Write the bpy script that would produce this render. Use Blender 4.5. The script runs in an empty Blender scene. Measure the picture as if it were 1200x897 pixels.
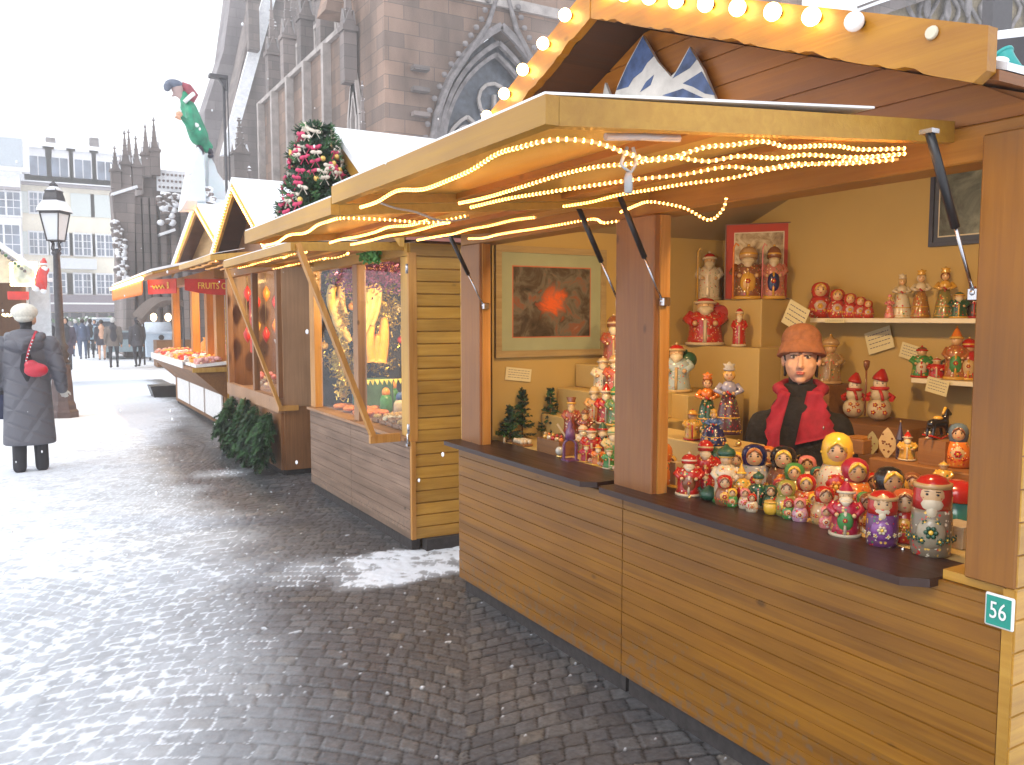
import bpy, math, random
import numpy as np
from mathutils import Vector, Matrix
PI = math.pi
random.seed(7)
rng = np.random.default_rng(5)
scene = bpy.context.scene
col = scene.collection

# ---------------------------------------------------------------- camera
FPX, CZ = 970.0, 1.5
PITCH = math.atan(76.5 / FPX)
YAW = math.radians(30.1425)
cam = bpy.data.cameras.new('camera'); camo = bpy.data.objects.new('camera', cam); col.objects.link(camo)
camo.location = (0, 0, CZ)
camo.rotation_euler = (PI / 2 - PITCH, 0, -YAW)
cam.sensor_width = 36; cam.lens = FPX / 1200 * 36
cam.clip_start = 0.05; cam.clip_end = 2000
scene.camera = camo

# ---------------------------------------------------------------- world, sun, exposure
world = bpy.data.worlds.new('World'); scene.world = world; world.use_nodes = True
wn = world.node_tree; wn.nodes.clear()
sky = wn.nodes.new('ShaderNodeTexSky'); sky.sky_type = 'NISHITA'; sky.sun_disc = False
SUN_EL, SUN_AZ = math.radians(38), math.radians(255)
sky.sun_elevation = SUN_EL; sky.sun_rotation = SUN_AZ
sky.dust_density = 3.0; sky.ozone_density = 1.0; sky.air_density = 1.0
hs = wn.nodes.new('ShaderNodeHueSaturation'); hs.inputs['Saturation'].default_value = 0.16
# overcast: a cloud layer of almost even brightness laid over the clear sky
mx = wn.nodes.new('ShaderNodeMix'); mx.data_type = 'RGBA'; mx.inputs['Factor'].default_value = 0.72
mx.inputs['B'].default_value = (12.0, 12.5, 13.4, 1)
bg = wn.nodes.new('ShaderNodeBackground'); bg.inputs['Strength'].default_value = 0.1
wo = wn.nodes.new('ShaderNodeOutputWorld')
wn.links.new(sky.outputs[0], hs.inputs['Color']); wn.links.new(hs.outputs[0], mx.inputs['A'])
wn.links.new(mx.outputs['Result'], bg.inputs[0]); wn.links.new(bg.outputs[0], wo.inputs[0])
sun = bpy.data.lights.new('sun', 'SUN'); sun.energy = 0.6; sun.angle = math.radians(25); sun.color = (1, .97, .93)
suno = bpy.data.objects.new('sun', sun); col.objects.link(suno)
# light comes from azimuth 255 deg (clockwise from +Y), i.e. from the open left side
sd = Vector((math.sin(SUN_AZ) * math.cos(SUN_EL), math.cos(SUN_AZ) * math.cos(SUN_EL), math.sin(SUN_EL)))
suno.rotation_euler = sd.to_track_quat('Z', 'Y').to_euler()
vs = scene.view_settings; vs.view_transform = 'Standard'; vs.look = 'None'; vs.gamma = 1; vs.exposure = 0.72
vs.use_curve_mapping = False
cy = scene.cycles
cy.use_denoising = True; cy.max_bounces = 6; cy.diffuse_bounces = 4; cy.glossy_bounces = 3
cy.transmission_bounces = 6; cy.transparent_max_bounces = 8; cy.volume_bounces = 1
cy.caustics_reflective = False; cy.caustics_refractive = False; cy.sample_clamp_indirect = 4

# ---------------------------------------------------------------- pixel -> world (photo pixels, 1200 wide)
_f = Vector((math.sin(YAW) * math.cos(PITCH), math.cos(YAW) * math.cos(PITCH), -math.sin(PITCH)))
_r = Vector((math.cos(YAW), -math.sin(YAW), 0)); _u = _r.cross(_f)
def ray(px, py): return _f + _r * ((px - 600) / FPX) + _u * ((448.5 - py) / FPX)
EYE = Vector((0, 0, CZ))
def onZ(px, py, z=0): d = ray(px, py); return EYE + d * ((z - CZ) / d.z)
def onX(px, py, X): d = ray(px, py); return EYE + d * (X / d.x)
def onY(px, py, Y): d = ray(px, py); return EYE + d * (Y / d.y)
def depth(P): return (Vector(P) - EYE).dot(_f)

# ---------------------------------------------------------------- materials
M = {}
def nt(name):
    m = bpy.data.materials.new(name); m.use_nodes = True
    t = m.node_tree; b = t.nodes['Principled BSDF']; return m, t, b
def N(t, k, **kw):
    n = t.nodes.new(k)
    for a, v in kw.items():
        if a in n.inputs: n.inputs[a].default_value = v
        else: setattr(n, a, v)
    return n
def c4(c): return (c[0], c[1], c[2], 1)
def ramp(t, stops):
    r = t.nodes.new('ShaderNodeValToRGB'); e = r.color_ramp.elements
    e[0].position = stops[0][0]; e[0].color = c4(stops[0][1]); e[1].position = stops[-1][0]; e[1].color = c4(stops[-1][1])
    for p, c in stops[1:-1]: k = e.new(p); k.color = c4(c)
    return r
def coords(t, scale=(1, 1, 1)):
    tc = t.nodes.new('ShaderNodeTexCoord'); mp = t.nodes.new('ShaderNodeMapping'); mp.inputs['Scale'].default_value = scale
    t.links.new(tc.outputs['Object'], mp.inputs[0]); return mp
def plain(name, c, rough=.5, metal=0, spec=.5, var=.12, vs=12, bump=0, coat=0):
    """a colour with slight mottling"""
    if name in M: return M[name]
    m, t, b = nt(name)
    mp = coords(t); n = N(t, 'ShaderNodeTexNoise'); n.inputs['Scale'].default_value = vs; n.inputs['Detail'].default_value = 5
    t.links.new(mp.outputs[0], n.inputs['Vector'])
    r = ramp(t, [(.3, [x * (1 - var) for x in c]), (.7, [min(1, x * (1 + var)) for x in c])])
    t.links.new(n.outputs[0], r.inputs[0]); t.links.new(r.outputs[0], b.inputs['Base Color'])
    b.inputs['Roughness'].default_value = rough; b.inputs['Metallic'].default_value = metal
    b.inputs['Specular IOR Level'].default_value = spec; b.inputs['Coat Weight'].default_value = coat
    if bump:
        bp = N(t, 'ShaderNodeBump'); bp.inputs['Strength'].default_value = bump; bp.inputs['Distance'].default_value = .01
        t.links.new(n.outputs[0], bp.inputs['Height']); t.links.new(bp.outputs[0], b.inputs['Normal'])
    M[name] = m; return m
def wood(name, a, d, axis='Y', rough=.35, board=None, baxis='Z', knots=True, g=1.0, spec=.5, splash=False):
    """planks: grain stretched along one axis, knots, and a tone of its own for every board"""
    if name in M: return M[name]
    m, t, b = nt(name); L = t.links.new
    s = {'X': (1.2 * g, 26 * g, 26 * g), 'Y': (26 * g, 1.2 * g, 26 * g), 'Z': (26 * g, 26 * g, 1.2 * g)}[axis]
    tc = t.nodes.new('ShaderNodeTexCoord')
    vec = tc.outputs['Object']
    tone = None
    if board:
        sp = t.nodes.new('ShaderNodeSeparateXYZ'); L(vec, sp.inputs[0])
        dv = N(t, 'ShaderNodeMath', operation='DIVIDE'); L(sp.outputs[baxis], dv.inputs[0]); dv.inputs[1].default_value = board
        fl = N(t, 'ShaderNodeMath', operation='FLOOR'); L(dv.outputs[0], fl.inputs[0])
        wnz = N(t, 'ShaderNodeTexWhiteNoise', noise_dimensions='1D'); L(fl.outputs[0], wnz.inputs['W']); tone = wnz.outputs['Value']
        ofs = N(t, 'ShaderNodeVectorMath', operation='SCALE'); L(wnz.outputs['Color'], ofs.inputs[0]); ofs.inputs['Scale'].default_value = 7.0
        ad = N(t, 'ShaderNodeVectorMath', operation='ADD'); L(vec, ad.inputs[0]); L(ofs.outputs[0], ad.inputs[1]); vec = ad.outputs[0]
    mp = t.nodes.new('ShaderNodeMapping'); mp.inputs['Scale'].default_value = s; L(vec, mp.inputs[0])
    n1 = N(t, 'ShaderNodeTexNoise'); n1.inputs['Scale'].default_value = 1.6; n1.inputs['Detail'].default_value = 8; n1.inputs['Roughness'].default_value = .62
    n1.inputs['Distortion'].default_value = .6
    L(mp.outputs[0], n1.inputs['Vector'])
    n2 = N(t, 'ShaderNodeTexNoise'); n2.inputs['Scale'].default_value = 1.7; n2.inputs['Detail'].default_value = 3; L(vec, n2.inputs['Vector'])
    mid = [(x + y) / 2 for x, y in zip(a, d)]
    r = ramp(t, [(.25, d), (.5, mid), (.74, a)]); L(n1.outputs[0], r.inputs[0])
    mul = N(t, 'ShaderNodeMix', data_type='RGBA', blend_type='MULTIPLY'); mul.inputs['Factor'].default_value = 1
    r2 = ramp(t, [(.3, (.72, .70, .68)), (.7, (1.12, 1.12, 1.12))]); L(n2.outputs[0], r2.inputs[0])
    L(r.outputs[0], mul.inputs['A']); L(r2.outputs[0], mul.inputs['B']); out = mul.outputs['Result']
    if tone is not None:
        r3 = ramp(t, [(0, (.90, .88, .86)), (1, (1.06, 1.05, 1.04))]); L(tone, r3.inputs[0])
        m2 = N(t, 'ShaderNodeMix', data_type='RGBA', blend_type='MULTIPLY'); m2.inputs['Factor'].default_value = 1
        L(out, m2.inputs['A']); L(r3.outputs[0], m2.inputs['B']); out = m2.outputs['Result']
    if knots:
        k = {'X': (6, 11, 11), 'Y': (11, 6, 11), 'Z': (11, 11, 6)}[axis]
        mk = t.nodes.new('ShaderNodeMapping'); mk.inputs['Scale'].default_value = k; L(vec, mk.inputs[0])
        v = N(t, 'ShaderNodeTexVoronoi'); v.inputs['Scale'].default_value = .8; L(mk.outputs[0], v.inputs['Vector'])
        lt = N(t, 'ShaderNodeMapRange'); lt.inputs['From Min'].default_value = .05; lt.inputs['From Max'].default_value = .12
        lt.inputs['To Min'].default_value = .75; lt.inputs['To Max'].default_value = 0; L(v.outputs['Distance'], lt.inputs['Value'])
        sx_ = t.nodes.new('ShaderNodeSeparateXYZ'); L(v.outputs['Color'], sx_.inputs[0]); gt = N(t, 'ShaderNodeMath', operation='GREATER_THAN'); L(sx_.outputs['X'], gt.inputs[0]); gt.inputs[1].default_value = .72
        mk2 = N(t, 'ShaderNodeMath', operation='MULTIPLY'); L(lt.outputs[0], mk2.inputs[0]); L(gt.outputs[0], mk2.inputs[1])
        m3 = N(t, 'ShaderNodeMix', data_type='RGBA'); L(mk2.outputs[0], m3.inputs['Factor']); L(out, m3.inputs['A'])
        m3.inputs['B'].default_value = c4([x * .3 for x in d]); out = m3.outputs['Result']
    if splash:   # dried mud splashes and drip marks low on the boards
        ns = N(t, 'ShaderNodeTexNoise'); ns.inputs['Scale'].default_value = 38; ns.inputs['Detail'].default_value = 6; L(tc.outputs['Object'], ns.inputs['Vector'])
        zc_ = t.nodes.new('ShaderNodeSeparateXYZ'); L(tc.outputs['Object'], zc_.inputs[0]); zm = N(t, 'ShaderNodeMapRange'); zm.inputs['From Min'].default_value = .08; zm.inputs['From Max'].default_value = .42; zm.inputs['To Min'].default_value = .20; zm.inputs['To Max'].default_value = -.06; L(zc_.outputs['Z'], zm.inputs['Value'])
        sa = N(t, 'ShaderNodeMath', operation='ADD'); L(ns.outputs[0], sa.inputs[0]); L(zm.outputs[0], sa.inputs[1]); sr = N(t, 'ShaderNodeMapRange'); sr.inputs['From Min'].default_value = .64; sr.inputs['From Max'].default_value = .76; sr.inputs['To Max'].default_value = .5; L(sa.outputs[0], sr.inputs['Value'])
        m4 = N(t, 'ShaderNodeMix', data_type='RGBA'); L(sr.outputs[0], m4.inputs['Factor']); L(out, m4.inputs['A']); m4.inputs['B'].default_value = (.13, .10, .075, 1); out = m4.outputs['Result']
    L(out, b.inputs['Base Color'])
    b.inputs['Roughness'].default_value = rough; b.inputs['Specular IOR Level'].default_value = spec
    rr = N(t, 'ShaderNodeMapRange'); rr.inputs['To Min'].default_value = max(.1, rough - .12); rr.inputs['To Max'].default_value = rough + .22
    L(n1.outputs[0], rr.inputs['Value']); L(rr.outputs[0], b.inputs['Roughness'])
    bp = N(t, 'ShaderNodeBump'); bp.inputs['Strength'].default_value = .35; bp.inputs['Distance'].default_value = .003
    L(n1.outputs[0], bp.inputs['Height']); L(bp.outputs[0], b.inputs['Normal'])
    M[name] = m; return m
def emit(name, c, s, base=None):
    if name in M: return M[name]
    m, t, b = nt(name); b.inputs['Base Color'].default_value = c4(base or c)
    b.inputs['Emission Color'].default_value = c4(c); b.inputs['Emission Strength'].default_value = s
    M[name] = m; return m
def stone(name, a, b_, mortar, bw=.9, bh=.38, dirt=.5, snowy=True):
    """ashlar blocks of mixed tone, sooty streaks"""
    if name in M: return M[name]
    m, t, b = nt(name); L = t.links.new
    tc = t.nodes.new('ShaderNodeTexCoord'); sp = t.nodes.new('ShaderNodeSeparateXYZ'); L(tc.outputs['Object'], sp.inputs[0])
    ge = t.nodes.new('ShaderNodeNewGeometry'); sn = t.nodes.new('ShaderNodeSeparateXYZ'); L(ge.outputs['Normal'], sn.inputs[0])
    ab = N(t, 'ShaderNodeMath', operation='ADD'); L(sp.outputs['X'], ab.inputs[0]); L(sp.outputs['Y'], ab.inputs[1])
    cb = t.nodes.new('ShaderNodeCombineXYZ'); L(ab.outputs[0], cb.inputs['X']); L(sp.outputs['Z'], cb.inputs['Y'])
    br = N(t, 'ShaderNodeTexBrick'); L(cb.outputs[0], br.inputs['Vector'])
    br.inputs['Color1'].default_value = c4(a); br.inputs['Color2'].default_value = c4(b_); br.inputs['Mortar'].default_value = c4(mortar)
    br.inputs['Scale'].default_value = 1; br.inputs['Brick Width'].default_value = bw; br.inputs['Row Height'].default_value = bh
    br.inputs['Mortar Size'].default_value = .012; br.inputs['Mortar Smooth'].default_value = .3; br.inputs['Bias'].default_value = -.1
    n = N(t, 'ShaderNodeTexNoise'); n.inputs['Scale'].default_value = .9; n.inputs['Detail'].default_value = 8
    mp = t.nodes.new('ShaderNodeMapping'); mp.inputs['Scale'].default_value = (1, 1, .35); L(tc.outputs['Object'], mp.inputs[0]); L(mp.outputs[0], n.inputs['Vector'])
    r = ramp(t, [(.35, (1 - dirt, 1 - dirt, 1 - dirt)), (.65, (1.1, 1.1, 1.1))]); L(n.outputs[0], r.inputs[0])
    mu = N(t, 'ShaderNodeMix', data_type='RGBA', blend_type='MULTIPLY'); mu.inputs['Factor'].default_value = 1
    L(br.outputs['Color'], mu.inputs['A']); L(r.outputs[0], mu.inputs['B']); out = mu.outputs['Result']
    if snowy:   # snow lying on every upward face
        mr = N(t, 'ShaderNodeMapRange'); mr.inputs['From Min'].default_value = .3; mr.inputs['From Max'].default_value = .6
        L(sn.outputs['Z'], mr.inputs['Value'])
        m2 = N(t, 'ShaderNodeMix', data_type='RGBA'); L(mr.outputs[0], m2.inputs['Factor']); L(out, m2.inputs['A'])
        m2.inputs['B'].default_value = (.83, .84, .87, 1); out = m2.outputs['Result']
    L(out, b.inputs['Base Color']); b.inputs['Roughness'].default_value = .9
    bp = N(t, 'ShaderNodeBump'); bp.inputs['Strength'].default_value = .5; bp.inputs['Distance'].default_value = .03
    L(n.outputs[0], bp.inputs['Height']); L(bp.outputs[0], b.inputs['Normal'])
    M[name] = m; return m

# ---------------------------------------------------------------- objects
WLOC = {}
def tag(o, label, cat, group=None, kind=None):
    if label: o['label'] = label
    if cat: o['category'] = cat
    if group: o['group'] = group
    if kind: o['kind'] = kind
    return o
def thing(name, loc, label, cat, group=None):
    o = bpy.data.objects.new(name, None); col.objects.link(o); o.location = loc; o.empty_display_size = .1
    WLOC[o] = Vector(loc); return tag(o, label, cat, group)
class MB:
    """collects shapes in world coordinates; build() makes one mesh object"""
    def __init__(s): s.v = []; s.f = []; s.m = []; s.s = []
    def add(s, vs, fs, mi=0, sm=False):
        k = len(s.v); s.v += [tuple(p) for p in vs]
        for f in fs: s.f.append([i + k for i in f]); s.m.append(mi); s.s.append(sm)
        return s
    def box(s, a, b, mi=0, bev=0):
        x0, y0, z0 = [min(p, q) for p, q in zip(a, b)]; x1, y1, z1 = [max(p, q) for p, q in zip(a, b)]
        if bev:
            e = min(bev, (x1 - x0) / 2.2, (y1 - y0) / 2.2, (z1 - z0) / 2.2)
            vs = []; 
            X = (x0, x0 + e, x1 - e, x1); Y = (y0, y0 + e, y1 - e, y1); Z = (z0, z0 + e, z1 - e, z1)
            idx = {}
            def P(i, j, k):
                q = (i, j, k)
                if q not in idx: idx[q] = len(vs); vs.append((X[i], Y[j], Z[k]))
                return idx[q]
            fs = []
            for k in (0, 3): f = [P(1, 1, k), P(2, 1, k), P(2, 2, k), P(1, 2, k)]; fs.append(f if k else f[::-1])
            for j in (0, 3): f = [P(1, j, 1), P(2, j, 1), P(2, j, 2), P(1, j, 2)]; fs.append(f[::-1] if j else f)
            for i in (0, 3): f = [P(i, 1, 1), P(i, 2, 1), P(i, 2, 2), P(i, 1, 2)]; fs.append(f if i else f[::-1])
            for i, ii in ((1, 0), (2, 3)):
                for j, jj in ((1, 0), (2, 3)):
                    fs.append([P(ii, j, 1), P(ii, j, 2), P(i, jj, 2), P(i, jj, 1)])
                    for k, kk in ((1, 0), (2, 3)): fs.append([P(ii, j, k), P(i, jj, k), P(i, j, kk)])
            for i, ii in ((1, 0), (2, 3)):
                for k, kk in ((1, 0), (2, 3)): fs.append([P(ii, 1, k), P(ii, 2, k), P(i, 2, kk), P(i, 1, kk)])
            for j, jj in ((1, 0), (2, 3)):
                for k, kk in ((1, 0), (2, 3)): fs.append([P(1, jj, k), P(2, jj, k), P(2, j, kk), P(1, j, kk)])
            return s.add(vs, fs, mi)
        vs = [(x, y, z) for x in (x0, x1) for y in (y0, y1) for z in (z0, z1)]
        return s.add(vs, [(0, 1, 3, 2), (4, 6, 7, 5), (0, 4, 5, 1), (2, 3, 7, 6), (0, 2, 6, 4), (1, 5, 7, 3)], mi)
    def bar(s, p, q, w, h, up=(0, 0, 1), mi=0):
        """a beam of section w x h from p to q"""
        p = Vector(p); q = Vector(q); d = (q - p).normalized(); a = d.cross(Vector(up))
        if a.length < 1e-4: a = d.cross(Vector((1, 0, 0)))
        a.normalize(); b = a.cross(d)
        vs = [c + a * (i * w / 2) + b * (j * h / 2) for c in (p, q) for i, j in ((-1, -1), (1, -1), (1, 1), (-1, 1))]
        return s.add(vs, [(0, 1, 2, 3), (7, 6, 5, 4), (0, 4, 5, 1), (1, 5, 6, 2), (2, 6, 7, 3), (3, 7, 4, 0)], mi)
    def prism(s, pts, off, mi=0):
        """polygon pts (3D) extruded by off"""
        off = Vector(off); n = len(pts); a = [Vector(p) for p in pts]; b = [p + off for p in a]
        fs = [list(range(n))[::-1], [i + n for i in range(n)]] + [(i, (i + 1) % n, (i + 1) % n + n, i + n) for i in range(n)]
        return s.add(a + b, fs, mi)
    def lathe(s, prof, o, n=16, ax=None, mi=0, sm=True, sx=1, sy=1, rot=0, mats=None, xd=None):
        """prof: list of (r, h) from bottom to top"""
        o = Vector(o); ax = Vector(ax or (0, 0, 1)).normalized()
        x = Vector(xd) if xd else Vector((1, 0, 0)) if abs(ax.x) < .9 else Vector((0, 1, 0)); y = ax.cross(x).normalized(); x = y.cross(ax)
        vs = []; fs = []; ms = []
        for r, h in prof:
            for i in range(n): a = 2 * PI * i / n + rot; vs.append(o + ax * h + x * (r * sx * math.cos(a)) + y * (r * sy * math.sin(a)))
        k0 = len(s.v); s.v += [tuple(p) for p in vs]
        for j in range(len(prof) - 1):
            for i in range(n):
                s.f.append([k0 + j * n + i, k0 + j * n + (i + 1) % n, k0 + (j + 1) * n + (i + 1) % n, k0 + (j + 1) * n + i])
                s.m.append(mats[j] if mats else mi); s.s.append(sm)
        s.f.append([k0 + i for i in range(n)][::-1]); s.m.append(mats[0] if mats else mi); s.s.append(False)
        k = k0 + (len(prof) - 1) * n; s.f.append([k + i for i in range(n)]); s.m.append(mats[-1] if mats else mi); s.s.append(False)
        return s
    def ball(s, c, r, n=12, mi=0, m=8, axes=None):
        c = Vector(c); r = Vector(r) if hasattr(r, '__len__') else Vector((r, r, r))
        A = axes or (Vector((1, 0, 0)), Vector((0, 1, 0)), Vector((0, 0, 1)))
        vs = [c - A[2] * r.z]; 
        for j in range(1, m):
            p = -PI / 2 + PI * j / m
            for i in range(n):
                a = 2 * PI * i / n; vs.append(c + A[0] * (r.x * math.cos(p) * math.cos(a)) + A[1] * (r.y * math.cos(p) * math.sin(a)) + A[2] * (r.z * math.sin(p)))
        vs.append(c + A[2] * r.z); T = len(vs) - 1; fs = []
        for i in range(n): fs.append((0, 1 + (i + 1) % n, 1 + i)); fs.append((T, T - n + i, T - n + (i + 1) % n))
        for j in range(m - 2):
            for i in range(n): a = 1 + j * n; fs.append((a + i, a + (i + 1) % n, a + n + (i + 1) % n, a + n + i))
        return s.add(vs, fs, mi, True)
    def tube(s, pts, r, n=8, mi=0, cap=True):
        pts = [Vector(p) for p in pts]; R = r if hasattr(r, '__len__') else [r] * len(pts); vs = []; fs = []
        up = Vector((0, 0, 1)); px = None
        for k, p in enumerate(pts):
            d = (pts[min(k + 1, len(pts) - 1)] - pts[max(k - 1, 0)]).normalized()
            x = (px - d * px.dot(d)) if px else (d.cross(up) if abs(d.z) < .95 else d.cross(Vector((1, 0, 0))))
            x.normalize(); px = x; y = d.cross(x)
            for i in range(n): a = 2 * PI * i / n; vs.append(p + x * (R[k] * math.cos(a)) + y * (R[k] * math.sin(a)))
        for k in range(len(pts) - 1):
            for i in range(n): fs.append((k * n + i, k * n + (i + 1) % n, (k + 1) * n + (i + 1) % n, (k + 1) * n + i))
        s.add(vs, fs, mi, True)
        if cap: b = len(s.v) - len(vs); s.f += [[b + i for i in range(n)][::-1], [b + len(vs) - n + i for i in range(n)]]; s.m += [mi, mi]; s.s += [False, False]
        return s
    def build(s, name, mats, parent=None, label=None):
        me = bpy.data.meshes.new(name); o = bpy.data.objects.new(name, me); col.objects.link(o)
        off = WLOC[parent] if parent else Vector((0, 0, 0))
        if parent: o.parent = parent; WLOC[o] = off
        else: WLOC[o] = Vector((0, 0, 0))
        me.from_pydata([(v[0] - off[0], v[1] - off[1], v[2] - off[2]) for v in s.v], [], s.f)
        mats = mats if isinstance(mats, (list, tuple)) else [mats]
        for m in mats: me.materials.append(m)
        me.polygons.foreach_set('material_index', s.m); me.polygons.foreach_set('use_smooth', s.s); me.update()
        if label: o['label'] = label
        return o
def solo(mb, name, mats, loc, label, cat, group=None, kind=None):
    """a thing that is one mesh, its origin at loc"""
    k = bpy.data.objects.new('tmp', None); WLOC[k] = Vector(loc)
    me_o = mb.build(name, mats, None)
    off = Vector(loc)
    me_o.data.transform(Matrix.Translation(-off)); me_o.location = off; WLOC[me_o] = off
    bpy.data.objects.remove(k); return tag(me_o, label, cat, group, kind)
def text_mb(txt, size, o, xdir, ydir, depth_=.002, mi=0, font_squash=1.0, mb=None, align='CENTER'):
    """raised letters as real geometry, in the plane of xdir/ydir"""
    cu = bpy.data.curves.new('t', 'FONT'); cu.body = txt; cu.size = size; cu.extrude = depth_; cu.align_x = align; cu.align_y = 'CENTER'
    cu.resolution_u = 3
    ob = bpy.data.objects.new('t', cu); col.objects.link(ob)
    dg = bpy.context.evaluated_depsgraph_get(); me = bpy.data.meshes.new_from_object(ob.evaluated_get(dg))
    bpy.data.objects.remove(ob); bpy.data.curves.remove(cu)
    x = Vector(xdir).normalized(); y = Vector(ydir).normalized(); z = x.cross(y); o = Vector(o)
    mb = mb or MB()
    mb.add([o + x * (v.co.x * font_squash) + y * v.co.y + z * (v.co.z + depth_) for v in me.vertices], [list(p.vertices) for p in me.polygons], mi)
    bpy.data.meshes.remove(me); return mb
def organic(fn, name, mats, parent, voxel=.02, smooth=6, label=None, disp=None):
    """overlapping tapered forms fused into ONE continuous skin (voxel remesh), then smoothed"""
    mb = MB(); fn(mb)
    o = mb.build(name, mats[:1] if isinstance(mats, (list, tuple)) else mats, parent, label)
    r = o.modifiers.new('r', 'REMESH'); r.mode = 'VOXEL'; r.voxel_size = voxel; r.use_smooth_shade = True
    s = o.modifiers.new('s', 'SMOOTH'); s.iterations = smooth; s.factor = .5
    dg = bpy.context.evaluated_depsgraph_get(); me = bpy.data.meshes.new_from_object(o.evaluated_get(dg))
    o.modifiers.clear(); old = o.data; o.data = me; bpy.data.meshes.remove(old)
    me.materials.clear()
    for m in (mats if isinstance(mats, (list, tuple)) else [mats]): me.materials.append(m)
    me.polygons.foreach_set('use_smooth', [True] * len(me.polygons))
    return o
def cap(mb, p, q, r0, r1, n=12):
    """tapered limb with rounded ends"""
    p = Vector(p); q = Vector(q); d = q - p; L = d.length
    prof = [(r0 * math.cos(a), -r0 * math.sin(a)) for a in (1.5, 1.0, .5)] + [(r0, 0), (r1, L)] + [(r1 * math.cos(a), L + r1 * math.sin(a)) for a in (.5, 1.0, 1.5)]
    mb.lathe([(max(r, .0005), h) for r, h in prof], p, n=n, ax=d); return mb
# ================================================================= GROUND
def snow_mat():
    m, t, b = nt('snow'); mp = coords(t)
    n = N(t, 'ShaderNodeTexNoise'); n.inputs['Scale'].default_value = 6; n.inputs['Detail'].default_value = 7
    t.links.new(mp.outputs[0], n.inputs['Vector'])
    r = ramp(t, [(.3, (.70, .72, .76)), (.65, (.86, .87, .89))]); t.links.new(n.outputs[0], r.inputs[0]); t.links.new(r.outputs[0], b.inputs['Base Color'])
    b.inputs['Roughness'].default_value = .85
    bp = N(t, 'ShaderNodeBump'); bp.inputs['Strength'].default_value = .4; bp.inputs['Distance'].default_value = .02
    t.links.new(n.outputs[0], bp.inputs['Height']); t.links.new(bp.outputs[0], b.inputs['Normal'])
    M['snow'] = m; return m
snow = snow_mat()
def vnoise(x, y, s, seed=0):
    """smooth value noise on arrays"""
    x = x / s + 37.3 * seed; y = y / s + 11.7 * seed
    xi = np.floor(x).astype(np.int64); yi = np.floor(y).astype(np.int64); xf = x - xi; yf = y - yi
    h = lambda a, b: (np.sin((a * 127.1 + b * 311.7 + seed * 74.7) % 6283.185) * 43758.5453) % 1.0
    u = xf * xf * (3 - 2 * xf); v = yf * yf * (3 - 2 * yf)
    return (h(xi, yi) * (1 - u) + h(xi + 1, yi) * u) * (1 - v) + (h(xi, yi + 1) * (1 - u) + h(xi + 1, yi + 1) * u) * v
def fbm(x, y, s, seed=0): return .5 * vnoise(x, y, s, seed) + .3 * vnoise(x, y, s / 2.1, seed + 1) + .2 * vnoise(x, y, s / 4.3, seed + 2)
hsh = lambda a, b, k: (np.sin(a * 12.9898 + b * 78.233 + k * 37.719) * 43758.5453) % 1.0
def sstep(a, b, x): t = np.clip((x - a) / (b - a), 0, 1); return t * t * (3 - 2 * t)

# plain snow-covered ground out to the horizon
g = MB()
xs = [-400, -60, -8.2, 2.75, 60, 400]; ys = [-60, .25, 21.6, 60, 500]
g.add([(x, y, -.03) for y in ys for x in xs], [(j * 6 + i, j * 6 + i + 1, j * 6 + i + 7, j * 6 + i + 6) for j in range(4) for i in range(5)])
o = g.build('ground', snow); tag(o, 'snow covered square stretching away between the stalls', None, kind='structure')

# cobbled street: every stone is relief, laid in segmental arcs, snow fills the joints
yy = [0.3]
while yy[-1] < 21.5: yy.append(yy[-1] + max(.0062, .0031 * yy[-1]))
yy = np.array(yy); xx = np.concatenate([np.arange(-8, -2.2, .045), np.arange(-2.2, 2.7, .0105)])
X, Y = np.meshgrid(xx, yy)
WA = 1.9                                             # width of one arc
th = math.radians(-27); XR = X * math.cos(th) + Y * math.sin(th); YR = -X * math.sin(th) + Y * math.cos(th)
XR = XR + .05 * (vnoise(X, Y, .6, 3) - .5); YR = YR + .045 * (vnoise(X, Y, .5, 4) - .5)
u = XR / WA; ui = np.floor(u); t_ = u - ui - .5
V = YR + .62 * t_ * t_ * WA + .02 * (hsh(ui, ui * 0, 3) - .5)
rowh = .090; r_ = V / rowh; ri = np.floor(r_); rf = r_ - ri
slen = .092 + .036 * hsh(ri, ui, 1)
s_ = (t_ * WA * (1 + .55 * np.abs(t_))) / slen + hsh(ri, ui, 2); si = np.floor(s_); sf = s_ - si
cut = .16 * (hsh(si, ri, 5) - .5); sf2 = np.clip(sf + cut * (rf - .5), 0, 1)
de = np.minimum(np.minimum(rf, 1 - rf) * rowh, np.minimum(sf2, 1 - sf2) * slen)
de = np.minimum(de, (.5 - np.abs(t_)) * WA + .004)
de = de + .004 * (vnoise(X, Y, .02, 9) - .5)
sid = hsh(si + ui * 7, ri, 8)
dome = sstep(.0004, .0078, de)
ztop = (.0058 * dome + .0024 * (sid - .5) * dome + (rf - .5) * .005 * (hsh(si, ri, 3) - .5) + (sf - .5) * .006 * (hsh(si, ri, 4) - .5)) + .003 * (fbm(X, Y, .05, 5) - .5)
wav = .03 * (fbm(X, Y, 2.3, 6) - .5)
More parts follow.
